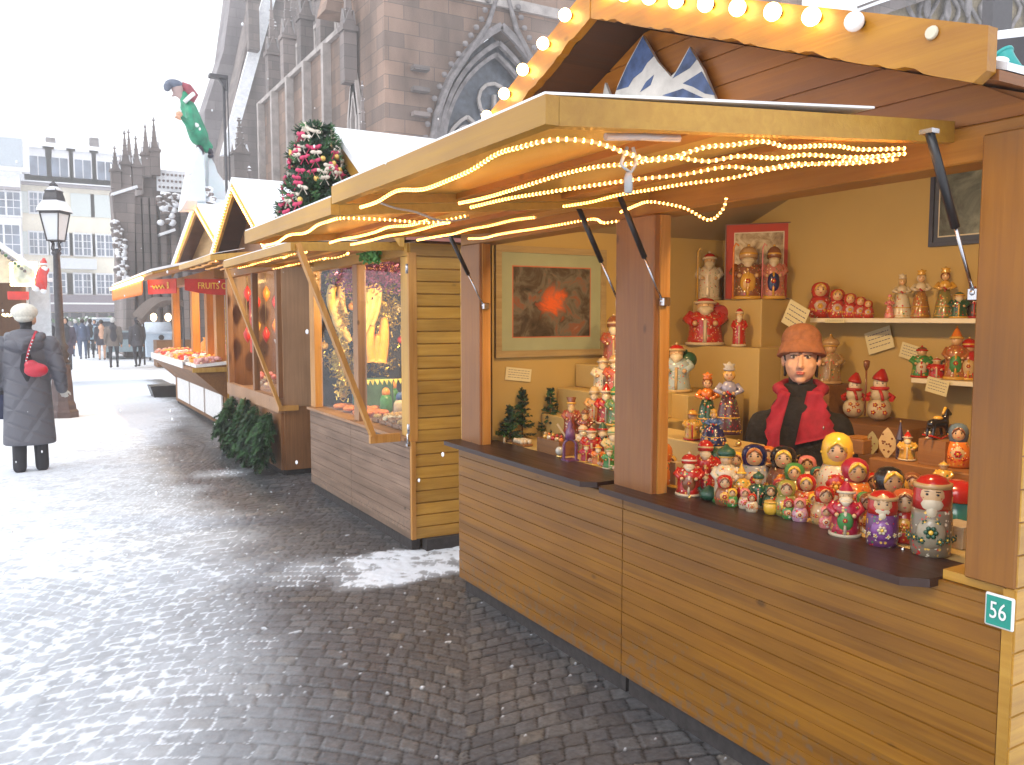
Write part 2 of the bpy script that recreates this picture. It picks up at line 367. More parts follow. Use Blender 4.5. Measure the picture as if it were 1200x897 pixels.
# where the snow has stayed: open street; swept and trodden bare along the stalls
xb = np.interp(Y, [0, 2.7, 3.7, 4.5, 5.2, 6.2, 8, 10.3, 12.5, 15, 22], [.62, .74, .95, 1.05, 1.35, 1.45, 1.1, 1.4, 1.9, 2.3, 2.6])
ed = xb - X + .55 * (fbm(X, Y, .8, 12) - .5)
Mk = .08 + .58 * sstep(-.42, .58, ed) + .26 * sstep(.5, 2.2, ed) * sstep(3.2, 7, Y) + .30 * sstep(9, 15, Y) * sstep(0, .6, ed)
Mk = Mk * (1 - .0 * X)
gap = sstep(1.15, 1.75, X + .5 * (fbm(X, Y, .35, 21) - .5)) * sstep(4.1, 4.3, Y + .25 * (fbm(X, Y, .3, 22) - .5)) * (1 - sstep(4.75, 5.0, Y + .3 * (fbm(X, Y, .3, 23) - .5)))
fr = np.exp(-(((X - 1.35) / .5) ** 2 + ((Y - 4.7) / .38) ** 2)) + .8 * np.exp(-(((X - 1.55) / .45) ** 2 + ((Y - 8.2) / .35) ** 2))
Mk = np.maximum(Mk, np.maximum(.95 * gap * (.55 + .6 * fbm(X, Y, .15, 25)), .62 * fr * (.5 + fbm(X, Y, .22, 26))))
specks = (vnoise(X, Y, .028, 31) > .965) & (ed < .2); 
zs = -.0080 + .0205 * Mk + .0075 * (fbm(X, Y, .16, 14) - .5) + .004 * (vnoise(X, Y, .03, 15) - .5)
zs = np.where(Mk < .2, -.02, zs)
sn = sstep(-.0005, .0022, zs - ztop)
dust = np.clip((Mk - .26) * 1.6, 0, .74) * (.42 + .85 * fbm(X, Y, .09, 17)) * (.55 + .45 * sstep(3.5, 9, Y)) + .20 * sstep(-.45, .5, ed) * (.5 + fbm(X, Y, .3, 41)) * (.6 + .8 * fbm(X, Y, .04, 42))
Z = np.maximum(ztop, zs) + wav + .006 * specks
sn = np.maximum(np.maximum(sn, dust), specks * .9)
NY, NX = X.shape
co = np.stack([X, Y, Z], -1).reshape(-1, 3).astype(np.float32)
ii = (np.arange(NY - 1)[:, None] * NX + np.arange(NX - 1)[None, :]).reshape(-1)
F = np.stack([ii, ii + 1, ii + NX + 1, ii + NX], -1).astype(np.int32)
me = bpy.data.meshes.new('cobbled_street'); me.vertices.add(len(co)); me.vertices.foreach_set('co', co.ravel())
me.loops.add(F.size); me.loops.foreach_set('vertex_index', F.ravel()); me.polygons.add(len(F))
me.polygons.foreach_set('loop_start', np.arange(len(F), dtype=np.int32) * 4); me.polygons.foreach_set('use_smooth', np.ones(len(F), bool)); me.update(calc_edges=True)
a1 = me.attributes.new('snow', 'FLOAT', 'POINT'); a1.data.foreach_set('value', sn.ravel().astype(np.float32))
a2 = me.attributes.new('stone', 'FLOAT', 'POINT'); a2.data.foreach_set('value', sid.ravel().astype(np.float32))
a3 = me.attributes.new('wear', 'FLOAT', 'POINT'); a3.data.foreach_set('value', dome.ravel().astype(np.float32))
so = bpy.data.objects.new('cobbled_street', me); col.objects.link(so)
tag(so, 'cobbled street laid in arcs with snow in the joints', None, kind='structure')
m, t, b = nt('cobbles'); L = t.links.new
A = lambda nm: N(t, 'ShaderNodeAttribute', attribute_name=nm)
n = N(t, 'ShaderNodeTexNoise'); n.inputs['Scale'].default_value = 55; n.inputs['Detail'].default_value = 6; L(coords(t).outputs[0], n.inputs['Vector'])
n2 = N(t, 'ShaderNodeTexNoise'); n2.inputs['Scale'].default_value = .8; n2.inputs['Detail'].default_value = 3; L(coords(t).outputs[0], n2.inputs['Vector'])
rs = ramp(t, [(0, (.080, .082, .088)), (.5, (.104, .107, .114)), (.9, (.128, .129, .132)), (1, (.150, .140, .126))]); L(A('stone').outputs['Fac'], rs.inputs[0])
rn = ramp(t, [(.3, (.66, .66, .66)), (.7, (1.3, 1.28, 1.25))]); L(n.outputs[0], rn.inputs[0])
mu = N(t, 'ShaderNodeMix', data_type='RGBA', blend_type='MULTIPLY'); mu.inputs['Factor'].default_value = 1; L(rs.outputs[0], mu.inputs['A']); L(rn.outputs[0], mu.inputs['B'])
rt = ramp(t, [(.45, (.92, .95, 1.0)), (.72, (1.08, 1.0, .94))]); L(n2.outputs[0], rt.inputs[0])
mu2 = N(t, 'ShaderNodeMix', data_type='RGBA', blend_type='MULTIPLY'); mu2.inputs['Factor'].default_value = 1; L(mu.outputs['Result'], mu2.inputs['A']); L(rt.outputs[0], mu2.inputs['B'])
jm = N(t, 'ShaderNodeMix', data_type='RGBA'); L(A('wear').outputs['Fac'], jm.inputs['Factor']); jm.inputs['A'].default_value = (.022, .021, .020, 1); L(mu2.outputs['Result'], jm.inputs['B'])
sm = N(t, 'ShaderNodeMix', data_type='RGBA'); L(A('snow').outputs['Fac'], sm.inputs['Factor']); L(jm.outputs['Result'], sm.inputs['A']); sm.inputs['B'].default_value = (.70, .75, .82, 1)
L(sm.outputs['Result'], b.inputs['Base Color'])
rr = N(t, 'ShaderNodeMapRange'); L(A('snow').outputs['Fac'], rr.inputs['Value']); rr.inputs['To Min'].default_value = .33; rr.inputs['To Max'].default_value = .9; L(rr.outputs[0], b.inputs['Roughness'])
bp = N(t, 'ShaderNodeBump'); bp.inputs['Strength'].default_value = .5; bp.inputs['Distance'].default_value = .004; L(n.outputs[0], bp.inputs['Height']); L(bp.outputs[0], b.inputs['Normal'])
me.materials.append(m)
# ================================================================= MATERIALS FOR THE STALLS
W_front = wood('honey_pine_cladding', (.285, .126, .0055), (.18, .066, .002), 'Y', .36, board=.0515, splash=True)
W_edge = wood('golden_pine_edge', (.47, .26, .038), (.36, .17, .016), 'Y', .4)
W_under = wood('golden_flap_board', (.64, .37, .055), (.52, .26, .03), 'Y', .3, knots=False)
W_beam = wood('orange_brown_beam', (.42, .18, .018), (.28, .10, .007), 'Y', .4)
W_post = wood('red_brown_post', (.32, .14, .042), (.21, .08, .02), 'Z', .42)
W_fascia = wood('varnished_fascia', (.42, .19, .011), (.31, .118, .006), 'Y', .3)
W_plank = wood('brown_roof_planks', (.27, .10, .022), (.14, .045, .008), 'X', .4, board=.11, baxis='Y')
W_dark = wood('dark_brown_planks', (.09, .035, .014), (.045, .018, .008), 'X', .5, board=.11, baxis='Y')
W_gable = wood('orange_gable_boards', (.46, .17, .012), (.32, .10, .005), 'Y', .4, board=.1)
W_grey = wood('weathered_grey_cladding', (.30, .205, .15), (.15, .095, .065), 'Y', .6, board=.065, splash=True)
W_yel = wood('yellow_pine_siding', (.60, .35, .065), (.42, .20, .022), 'X', .38, board=.078)
W_frame = wood('orange_pine_frame', (.60, .31, .08), (.40, .16, .02), 'Z', .4)
W_bench = wood('dark_polished_counter', (.040, .016, .010), (.030, .012, .008), 'Y', .30, knots=False, spec=.4)
W_box = wood('brown_box_wood', (.30, .14, .04), (.18, .07, .015), 'Y', .5)
cream = plain('cream_wall_panel', (.46, .325, .105), .6, var=.04, vs=3)
cream2 = plain('cream_display_box', (.50, .365, .135), .6, var=.04, vs=5)
shelfm = plain('white_shelf', (.74, .68, .52), .5, var=.03)
ceilm = plain('cream_ceiling_panel', (.34, .25, .12), .6, var=.05, vs=3)
plinth = plain('black_plinth', (.035, .030, .030), .7, var=.3, vs=30, bump=.4)
black = plain('black_plastic', (.02, .02, .022), .35)
steel = plain('bright_steel', (.62, .62, .64), .25, metal=1, var=.05)
brass = plain('brass_trim', (.72, .52, .20), .3, metal=1, var=.05)
white_p = plain('white_paint', (.78, .78, .78), .5, var=.04)
grey_sn = plain('grey_edge', (.4, .4, .4), .6)
bulb_on = emit('lit_bulb_glass', (1, .62, .22), 13)
bulb_off = plain('unlit_bulb_glass', (.85, .86, .88), .15, var=.02)
bead = emit('rope_light_bead', (1, .42, .08), 16)
ropem = emit('rope_light_sleeve', (1, .36, .04), .34, base=(.55, .42, .2))
rope_dead = plain('unlit_clear_hose', (.42, .42, .42), .2)

def groove_panel(mb, a, b, n, z0, h, zt, d=.0048, gw=.006, mi=0, alt=False):
    """tongue and groove boards between ground points a and b (front side to the left going a->b is outward)"""
    a = Vector((a[0], a[1], 0)); b = Vector((b[0], b[1], 0)); out = Vector(n).normalized()
    prof = [(0, z0)]; z = z0; i = 0
    while z < zt - .012:
        z2 = min(z + h, zt); g = gw if not (alt and i % 2) else gw * .7; dd = d if not (alt and i % 2) else d * .55
        prof += [(0, z2 - g), (-dd, z2 - g * .7), (-dd, z2 - .001), (0, z2)] if z2 < zt - .001 else [(0, z2)]
        z = z2; i += 1
    pts = [a + out * p + Vector((0, 0, q)) for p, q in prof]; pts += [a - out * .025 + Vector((0, 0, zt)), a - out * .025 + Vector((0, 0, z0))]
    mb.prism(pts, b - a, mi)
def rope(pts, label, parent_none=None, on=True, r=.0036, step=.0165, name='rope_light', grp='rope lights strung under the canopy flaps'):
    """a clear hose with small lamps inside, following a smooth line"""
    P = [Vector(p) for p in pts]; Q = []
    P = [P[0]] + [x for a_, b_ in zip(P, P[1:]) for x in ((a_.lerp(b_, .5) + Vector((random.uniform(-.012, .012), 0, random.uniform(-.010, .006))), b_) if (b_ - a_).length > .15 else (b_,))]
    for i in range(len(P) - 1):
        p0 = P[max(i - 1, 0)]; p1 = P[i]; p2 = P[i + 1]; p3 = P[min(i + 2, len(P) - 1)]; k = max(3, int((p2 - p1).length / .03))
        for j in range(k):
            s = j / k; Q.append(.5 * ((2 * p1) + (p2 - p0) * s + (2 * p0 - 5 * p1 + 4 * p2 - p3) * s * s + (-p0 + 3 * p1 - 3 * p2 + p3) * s ** 3))
    Q.append(P[-1]); mb = MB(); mb.tube(Q, r, 6)
    if on:
        acc = 0
        for i in range(len(Q) - 1):
            d = (Q[i + 1] - Q[i]); l = d.length; dn = d / l if l else d
            while acc < l:
                c = Q[i] + dn * acc; x = dn.cross(Vector((0, 0, 1))).normalized(); y = x.cross(dn)
                mb.ball(c, (.0036, .0047, .0047), 5, 1, 4, (dn, x, y)); acc += step
            acc -= l
    return solo(mb, name, [ropem if on else rope_dead, bead], Q[0], label, 'rope light', grp)
def wavy(mb, p, q, up, w, out, th, n=5, mi=0, chf=0):
    """bargeboard from p (ridge) to q (eave): straight top edge, cut-out lower edge with steps and round scallops"""
    p = Vector(p); q = Vector(q); d = (q - p); L_ = d.length; d.normalize(); up = Vector(up); pts = []
    for i in range(61):
        s = i / 60; x = s * L_; ph = (x / .3) % 1; o = 0
        if .36 < ph < .64: o = .011 * math.sin((ph - .36) / .28 * PI)
        if .20 < ph < .27 or .73 < ph < .80: o = .005
        pts.append(p + d * x - up * (w - o))
    if chf: pts[-1] = q - up * (w - .03) ; pts[-2] = q - d * .03 - up * w
    pts = [p] + pts + [q]; mb.prism(pts, Vector(out) * th, mi)

# ================================================================= STALL 1 (figurine stall, number 56)
S1 = thing('market_stall', (2.9, 2.5, 0), 'honey coloured wooden stall full of painted figurines, with the green number 56', 'market stall', 'wooden market stalls')
XF = 1.97
m1 = MB(); groove_panel(m1, (XF, 3.965), (XF, 2.535), (-1, 0, 0), .09, .0515, .80, alt=True); m1.build('front_panel', W_front, S1)
m1 = MB(); groove_panel(m1, (XF, 2.530), (XF, 1.075), (-1, 0, 0), .09, .0515, .835, alt=True); m1.build('front_panel', W_front, S1)
m1 = MB(); groove_panel(m1, (XF - .004, 1.071), (XF - .004, 1.045), (-1, 0, 0), .09, .9, .86, mi=0); m1.build('corner_strip', W_edge, S1)
m1 = MB(); groove_panel(m1, (XF + .0, 1.041), (4.0, 1.041), (0, -1, 0), .09, .078, 1.95); m1.build('end_wall', W_yel, S1)
m1 = MB(); groove_panel(m1, (4.0, 3.99), (XF + .028, 3.99), (0, 1, 0), .09, .078, 1.86); m1.build('end_wall', W_yel, S1)
m1 = MB(); m1.box((2.0, 1.08, 0), (2.06, 2.52, .088)); m1.box((2.0, 2.54, 0), (2.06, 3.95, .088)); m1.box((2.06, 3.89, 0), (3.9, 3.95, .088)); m1.build('plinth', plinth, S1)
m1 = MB(); m1.box((2.06, 1.07, .06), (3.85, 3.93, .10)); m1.build('floor_board', W_box, S1)
# posts
for y0, y1, x0 in ((3.75, 3.96, 1.985), (2.37, 2.60, 1.975)):
    m1 = MB(); m1.box((x0, y0, .838), (2.03, y1, 1.875), bev=.004); m1.build('post', W_post, S1)
m1 = MB(); m1.box((1.965, 1.045, .862), (2.05, 1.168, 1.93), bev=.004); m1.build('post', wood('warm_lit_post', (.29, .115, .009), (.20, .07, .005), 'Z', .4), S1)  # right post coloured apart: warm lamp light is put into its wood tone
for y in (3.742, 2.363): # inner jamb strips
    m1 = MB(); m1.box((2.0, y - .001, .838), (2.045, y + .012, 1.872)); m1.build('jamb_strip', W_frame, S1)
m1 = MB(); m1.box((2.0, 1.045, 1.876), (2.12, 3.99, 1.966), bev=.004); m1.build('header_beam', W_beam, S1)
# interior
m1 = MB(); m1.box((2.12, 3.86, .10), (3.77, 3.885, 2.02)); m1.build('inner_end_wall', cream, S1)
m1 = MB(); m1.prism([(3.77, 3.86, .10), (3.77, 1.06, .10), (3.77, 1.06, 1.98), (3.77, 2.48, 2.50), (3.77, 3.86, 1.98)], (.03, 0, 0)); m1.build('back_wall', cream, S1)
RP, RS = 2.48, .38                                     # ridge line and pitch
def zr(y): return 2.50 - RS * abs(y - RP)
m1 = MB(); m1.prism([(2.121, 3.858, zr(3.858)), (2.121, 2.48, 2.497), (2.121, 2.48, 2.517), (2.121, 3.858, zr(3.858) + .02)], (1.648, 0, 0)); m1.build('ceiling_panel', ceilm, S1)
m1 = MB(); m1.prism([(2.121, 1.062, zr(1.062)), (2.121, 2.479, 2.497), (2.121, 2.479, 2.517), (2.121, 1.062, zr(1.062) + .02)], (1.648, 0, 0)); m1.build('ceiling_panel', ceilm, S1)
# gable wall with painted mountains
gw = MB(); z_ = 1.968
while z_ < 2.54:
    za, zb = z_ + .003, min(z_ + .097, 2.555); hw0 = min(1.43, (2.562 - za) / .393); hw1 = min(1.429, max(.005, (2.562 - zb) / .393)); gw.prism([(2.02, RP + hw0, za), (2.02, RP + hw1, zb), (2.02, RP - hw1, zb), (2.02, RP - hw0, za)], (.03, 0, 0)); z_ += .1
gw.prism([(2.026, RP + 1.43, 1.968), (2.026, RP + 1.43, 1.998), (2.026, RP, 2.56), (2.026, RP - 1.43, 1.998), (2.026, RP - 1.43, 1.968)], (.018, 0, 0)); gw.build('gable_wall', W_gable, S1)
def mount(pts, name='painted_mountain'):
    mb = MB(); mb.prism([onX(px, py, 1.985) for px, py in pts], (.012, 0, 0)); return mb
mwhite = plain('white_painted_board', (.62, .60, .56), .5, var=.2, vs=14); mblue = plain('blue_painted_board', (.06, .10, .22), .5, var=.5, vs=20)
mo = mount([(716, 125), (724, 100), (735, 75), (753, 42), (770, 72), (786, 90), (792, 84), (808, 55), (824, 82), (842, 125)]).build('mountain_cutout', mwhite, S1)
sb = MB()
for pts in ([(722, 106), (735, 77), (753, 43), (766, 66), (758, 74), (752, 84), (742, 92), (736, 102)], [(788, 92), (796, 79), (808, 56), (816, 70), (808, 80), (798, 86)],
            [(800, 98), (822, 84), (838, 112), (826, 110), (812, 102)], [(757, 96), (766, 88), (762, 100), (750, 108)], [(776, 112), (800, 104), (824, 115), (800, 116)]):
    sb.prism([onX(px, py, 1.983) for px, py in pts], (.0015, 0, 0))
sb.build('blue_brushwork', mblue, mo)
mount([(704, 125), (709, 97), (714, 110), (716, 125)]).build('mountain_cutout', mwhite, S1)
# roof: two pitched slabs with boards beneath, snow on top
for sg, nm, mt in ((-1, 'roof_slope', W_plank), (1, 'roof_slope', W_dark)):  # far slope uses the darker brown planks
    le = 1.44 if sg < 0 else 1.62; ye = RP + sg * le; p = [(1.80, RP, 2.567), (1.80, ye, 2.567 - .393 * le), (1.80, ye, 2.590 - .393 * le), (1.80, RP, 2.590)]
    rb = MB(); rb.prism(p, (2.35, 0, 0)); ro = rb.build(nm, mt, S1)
    sb = MB(); sb.prism([(1.83, RP, 2.593), (1.83, ye, 2.593 - .393 * le), (1.83, ye, 2.61 - .393 * le), (1.83, RP, 2.64)], (2.3, 0, 0)); sb.build('snow_cover', snow, ro)
fb = MB(); wavy(fb, (1.762, RP, 2.680), (1.762, 1.045, 2.110), (0, 0, 1), .122, (.034, 0, 0), 1, chf=1); fb.build('bargeboard', W_fascia, S1)
fb = MB(); wavy(fb, (1.760, RP + .002, 2.680), (1.760, 4.05, 2.680 - .397 * 1.57), (0, 0, 1), .122, (.034, 0, 0), 1, chf=1); fb.build('bargeboard', W_fascia, S1)
def bulb(x, y, z, on, parent):
    b1 = MB(); b1.ball((x, y, z), .0235, 14, 0, 10); o_ = b1.build('light_bulb', bulb_on if on else bulb_off, parent)
    b2 = MB(); b2.lathe([(.012, 0), (.012, .025)], (x + .035, y, z), 8, (-1, 0, 0)); b2.build('bulb_socket', black, o_)
for k in range(9):
    y = RP - .10 - k * .128; bulb(1.735, y, 2.652 - .397 * (RP - y), k < 8, S1)
for k in range(8):
    y = RP + .12 + k * .15; bulb(1.733, y, 2.648 - .397 * (y - RP), True, S1)
# empty bulb hole near the eave
b1 = MB(); b1.lathe([(.013, 0), (.016, .004), (.013, .010)], (1.762, 1.17, 2.650 - .397 * 1.31), 12, (-1, 0, 0)); b1.build('bulb_socket', plain('pale_socket', (.6, .55, .42), .5), S1, 'empty bulb socket without a bulb')
# counter boards
for y0, y1, x0 in ((2.655, 3.99, 1.885), (1.235, 2.595, 1.885)):
    c = MB(); c.prism([(2.14, y1, .842), (x0 + .02, y1, .842), (x0, y1 - .02, .842), (x0, y0 + .05, .842), (x0 + .05, y0, .842), (2.14, y0, .842)], (0, 0, .018) if 0 else (0, 0, -.022)); c.build('counter_board', W_bench, S1)
c = MB(); c.box((2.13, 1.19, .80), (2.52, 3.86, .8395)); c.build('display_shelf', cream2, S1)
c = MB(); c.box((1.985, 1.046, .837), (2.125, 1.233, .861)); c.build('sill_rail', W_edge, S1)
c = MB(); c.box((2.0, 1.19, .80), (2.04, 3.75, .818)); c.build('sill_rail', W_edge, S1)
# number plate
npm = plain('green_enamel', (.015, .26, .20), .3, var=.05); pl = MB(); P = [onX(1156, 697, XF - .006), onX(1188, 706, XF - .006), onX(1186, 740, XF - .006), onX(1155, 734, XF - .006)]
yc = sum(p.y for p in P) / 4; zc = .803
pl.box((XF - .009, yc - .034, zc - .040), (XF - .0005, yc + .034, zc + .040), bev=.003); pa = pl.build('number_plate', plain('white_enamel', (.75, .78, .78), .3, var=.03), S1)
pl = MB(); pl.box((XF - .0105, yc - .029, zc - .035), (XF - .0092, yc + .029, zc + .035)); pl.build('green_field', npm, pa)
text_mb('56', .058, (XF - .0122, yc, zc), (0, -1, 0), (0, 0, 1), .0008, font_squash=.72).build('digits', white_p, pa)
# canopy flaps (two), hinged on the header beam, with frame and cleats below
XO = .80
def flap(S, y0, y1, xo, zo, xh, zh, mats=(W_edge, W_under), clip=True):
    ux = Vector((xh - xo, 0, zh - zo)); n = Vector((0, 1, 0)).cross(ux).normalized() * -1
    if n.z < 0: n = -n
    f_ = MB(); f_.prism([Vector((xo + .03, y0 + .03, zo)), Vector((xo + .03, y1 - .03, zo)), Vector((xh, y1 - .03, zh)), Vector((xh, y0 + .03, zh))], n * .014, 0)
    fo = f_.build('canopy_flap', mats[1], S)
    e = MB(); h = .052
    e.prism([Vector((xo, y0, zo + .024)), Vector((xo, y1, zo + .024)), Vector((xo, y1, zo - .028)), Vector((xo, y0, zo - .028))], (.028, 0, 0)); e.build('front_edge', mats[0], fo)
    for yy_, dy in ((y0, .028), (y1 - .028, .028)):
        e = MB(); e.prism([Vector((xo + .029, yy_, zo + .024)), Vector((xh, yy_, zh + .024)), Vector((xh, yy_, zh - .028)), Vector((xo + .029, yy_, zo - .028))], (0, dy, 0)); e.build('side_edge', mats[0], fo)
    e = MB(); ym = (y0 + y1) / 2
    for s in (.36, .70):
        c_ = Vector((xo, 0, zo)) + ux * s
        e.box((c_.x - .03, y0 + .03, c_.z - .022), (c_.x + .03, y1 - .03, c_.z - .001))
    e.build('batten', W_beam, fo)
    s_ = MB(); s_.prism([Vector((xo + .002, y0 + .006, zo + .0245)), Vector((xo + .002, y1 - .006, zo + .0245)), Vector((xh - .3, y1 - .006, zh + .019)), Vector((xh - .3, y0 + .006, zh + .019))], (0, 0, .005)); s_.build('snow_cover', snow, fo)
    return fo
flap(S1, 1.26, 2.46, XO, 1.868, 2.0, 1.960); flap(S1, 2.50, 3.68, XO + .01, 1.842, 2.0, 1.945)
for y, lab in ((1.195, 0), (2.352, 0), (2.612, 0), (3.735, 0)):
    a_ = Vector((2.0, y, 1.56)); b_ = Vector((1.80, y, 1.925)); d_ = (b_ - a_)
    g1 = MB(); g1.tube([a_ + d_ * .42, b_], .0105, 10); gs = g1.build('gas_strut', black, S1)
    g1 = MB(); g1.tube([a_, a_ + d_ * .46], .0045, 8); g1.build('piston_rod', steel, gs)
    g1 = MB(); g1.box((a_.x - .005, y - .014, a_.z - .02), (a_.x + .03, y + .014, a_.z + .012), bev=.003); g1.ball(a_, .009, 8); g1.build('strut_bracket', steel, gs); g1 = MB(); g1.box((b_.x - .014, y - .016, b_.z - .006), (b_.x + .014, y + .016, b_.z + .004)); g1.build('strut_bracket', steel, gs)
# screws on the posts
# rope lights under the flaps; z just below the boards
def U(x, y, dz=-.045):
    zz = 1.868 + (1.960 - 1.868) * (x - XO) / 1.2 if y < 2.48 else 1.842 + (1.945 - 1.842) * (x - XO) / 1.2
    return (x, y, zz + dz)
rope([U(.87, 2.40), U(.865, 2.1, -.035), U(.87, 1.8, -.05), U(.865, 1.55, -.03), U(.88, 1.36, -.035), U(.95, 1.32, -.045), U(1.05, 1.32, -.07), U(1.12, 1.32, -.075), U(1.22, 1.31, -.05), U(1.38, 1.30, -.035), U(1.55, 1.30, -.04), U(1.70, 1.30, -.045), U(1.82, 1.27, -.045)],
     'wavy lit rope light along the outer and near edge of the near canopy flap')
rope([U(1.16, 2.32), U(1.14, 1.9, -.05), U(1.16, 1.6, -.045), U(1.20, 1.40, -.055), U(1.35, 1.34, -.06), U(1.55, 1.33, -.055), U(1.84, 1.28, -.055)], 'lit rope light crossing the middle of the near canopy flap')
rope([U(1.19, 2.30, -.06), U(1.22, 1.9, -.065), U(1.30, 1.62, -.07), U(1.45, 1.48, -.06), U(1.62, 1.42, -.06), U(1.84, 1.30, -.065)], 'lower of the paired lit rope lights in the middle of the near canopy flap')
rope([U(1.60, 2.40, -.05), U(1.60, 2.1, -.05), U(1.62, 1.8, -.055), U(1.70, 1.55, -.05), U(1.88, 1.33, -.05)], 'lit rope light beside the near struts, running back along the header')
rope([U(1.86, 2.42, -.07), U(1.80, 2.2, -.06), U(1.84, 2.05, -.10), U(1.86, 1.97, -.145), U(1.85, 1.90, -.12), U(1.85, 1.885, -.085)], 'short lit rope light drooping in a loop by the middle post')
rope([U(.88, 3.62), U(.87, 3.2, -.035), U(.875, 2.85, -.03), U(.89, 2.62, -.03), U(1.02, 2.56, -.045), U(1.18, 2.54, -.06), U(1.30, 2.53, -.04)], 'lit rope light along the outer edge of the far canopy flap')
rope([U(1.16, 3.60), U(1.15, 3.2, -.05), U(1.14, 2.85, -.045), U(1.16, 2.56, -.05)], 'lit rope light in the middle of the far canopy flap')
rope([U(1.24, 3.55, -.06), U(1.23, 3.1, -.06), U(1.25, 2.8, -.06), U(1.24, 2.56, -.06)], 'second of the paired lit rope lights in the middle of the far canopy flap')
rope([U(1.58, 3.60, -.05), U(1.57, 3.2, -.055), U(1.58, 2.9, -.05), U(1.60, 2.58, -.05)], 'lit rope light across the far canopy flap near its struts')
rope([U(1.88, 3.66, -.05), U(1.84, 3.3, -.06), U(1.82, 2.95, -.065), U(1.88, 2.62, -.06), U(1.84, 2.5, -.085), U(1.87, 2.44, -.10)], 'lit rope light nearest the header beam, ending at the middle post')
rope([U(1.30, 2.53, -.05), U(1.18, 2.49, -.06), U(1.08, 2.47, -.055), U(1.0, 2.44, -.045), U(.94, 2.42, -.03)], 'unlit grey length of hose between the two canopy flaps', on=False, name='cable', grp=None)
c = MB(); c.tube([U(1.04, 1.335, -.05), U(1.02, 1.33, -.085), U(1.045, 1.33, -.10), U(1.06, 1.33, -.08), U(1.05, 1.33, -.05)], .004, 6); c.lathe([(.008, 0), (.009, .03), (.006, .04)], U(1.04, 1.33, -.14), 10); c.tube([U(.99, 1.34, -.03), U(1.08, 1.335, -.028), U(1.17, 1.33, -.03)], .008, 6)
solo(c, 'cable_plug', rope_dead, U(1.04, 1.33), 'looped cable and grey plug hanging under the near flap edge', 'cable')
# interior lamps (fixtures under the header, shining into the stall)
def lamp(parent_label, P, aim, power, r=.05, colr=(1, .70, .36), spread=160):
    T = thing('spot_lamp', P, parent_label, 'lamp', 'lamps inside the stalls')
    P = Vector(P); d = (Vector(aim) - P).normalized(); mb = MB()
    mb.lathe([(.02, -.06), (.03, -.055), (.045, 0), (.043, .001), (.03, -.03), (.01, -.035)], P, 16, d); mb.build('lamp_shade', black, T)
    l = bpy.data.lights.new('spot_lamp_light', 'AREA'); l.shape = 'DISK'; l.size = r * 2; l.energy = power; l.color = colr; l.spread = math.radians(spread)
    lo = bpy.data.objects.new('spot_lamp_light', l); col.objects.link(lo); lo.parent = T; lo.location = d * .004; lo.rotation_euler = (-d).to_track_quat('Z', 'Y').to_euler()
lamp('small black spot lamp behind the header near the right post, lighting the figurines', (2.165, 1.55, 1.975), (3.3, 2.3, .9), 10, colr=(1, .62, .27))
lamp('small black spot lamp behind the header left of the middle post, lighting the big picture', (2.165, 2.95, 1.975), (2.9, 3.4, 1.0), 6, colr=(1, .62, .27))
# display boxes and shelves
def dbox(x0, x1, y0, y1, z0, z1, nm='display_box', mt=cream2): b_ = MB(); b_.box((x0, y0, z0), (x1, y1, z1), bev=.004); return b_.build(nm, mt, S1)
# ================================================================= STALLS FURTHER ALONG THE ROW
W_brown = wood('smooth_brown_wall', (.30, .135, .05), (.17, .07, .022), 'Z', .4)
W_pale = wood('pale_side_boards', (.42, .24, .13), (.30, .16, .08), 'Z', .5)
W_goldp = wood('golden_post', (.62, .38, .09), (.44, .22, .03), 'Z', .38)
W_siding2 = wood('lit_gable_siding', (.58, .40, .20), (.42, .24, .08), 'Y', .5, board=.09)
glassm, t, b = nt('clear_plexiglass'); t.nodes.remove(b); tb_ = t.nodes.new('ShaderNodeBsdfTransparent'); tb_.inputs[0].default_value = (.96, .97, .97, 1); gb_ = t.nodes.new('ShaderNodeBsdfGlossy'); gb_.inputs['Roughness'].default_value = .06
lw_ = t.nodes.new('ShaderNodeLayerWeight'); lw_.inputs[0].default_value = .5; fr_ = N(t, 'ShaderNodeMapRange'); fr_.inputs['From Min'].default_value = .4; fr_.inputs['To Min'].default_value = .03; fr_.inputs['To Max'].default_value = .10; t.links.new(lw_.outputs['Facing'], fr_.inputs['Value']); ms_ = t.nodes.new('ShaderNodeMixShader'); t.links.new(fr_.outputs[0], ms_.inputs[0]); t.links.new(tb_.outputs[0], ms_.inputs[1]); t.links.new(gb_.outputs[0], ms_.inputs[2]); t.links.new(ms_.outputs[0], [n_ for n_ in t.nodes if n_.type == 'OUTPUT_MATERIAL'][0].inputs['Surface'])
gold = plain('gold_sequins', (.75, .48, .10), .3, metal=.7, var=.5, vs=60, bump=.8)
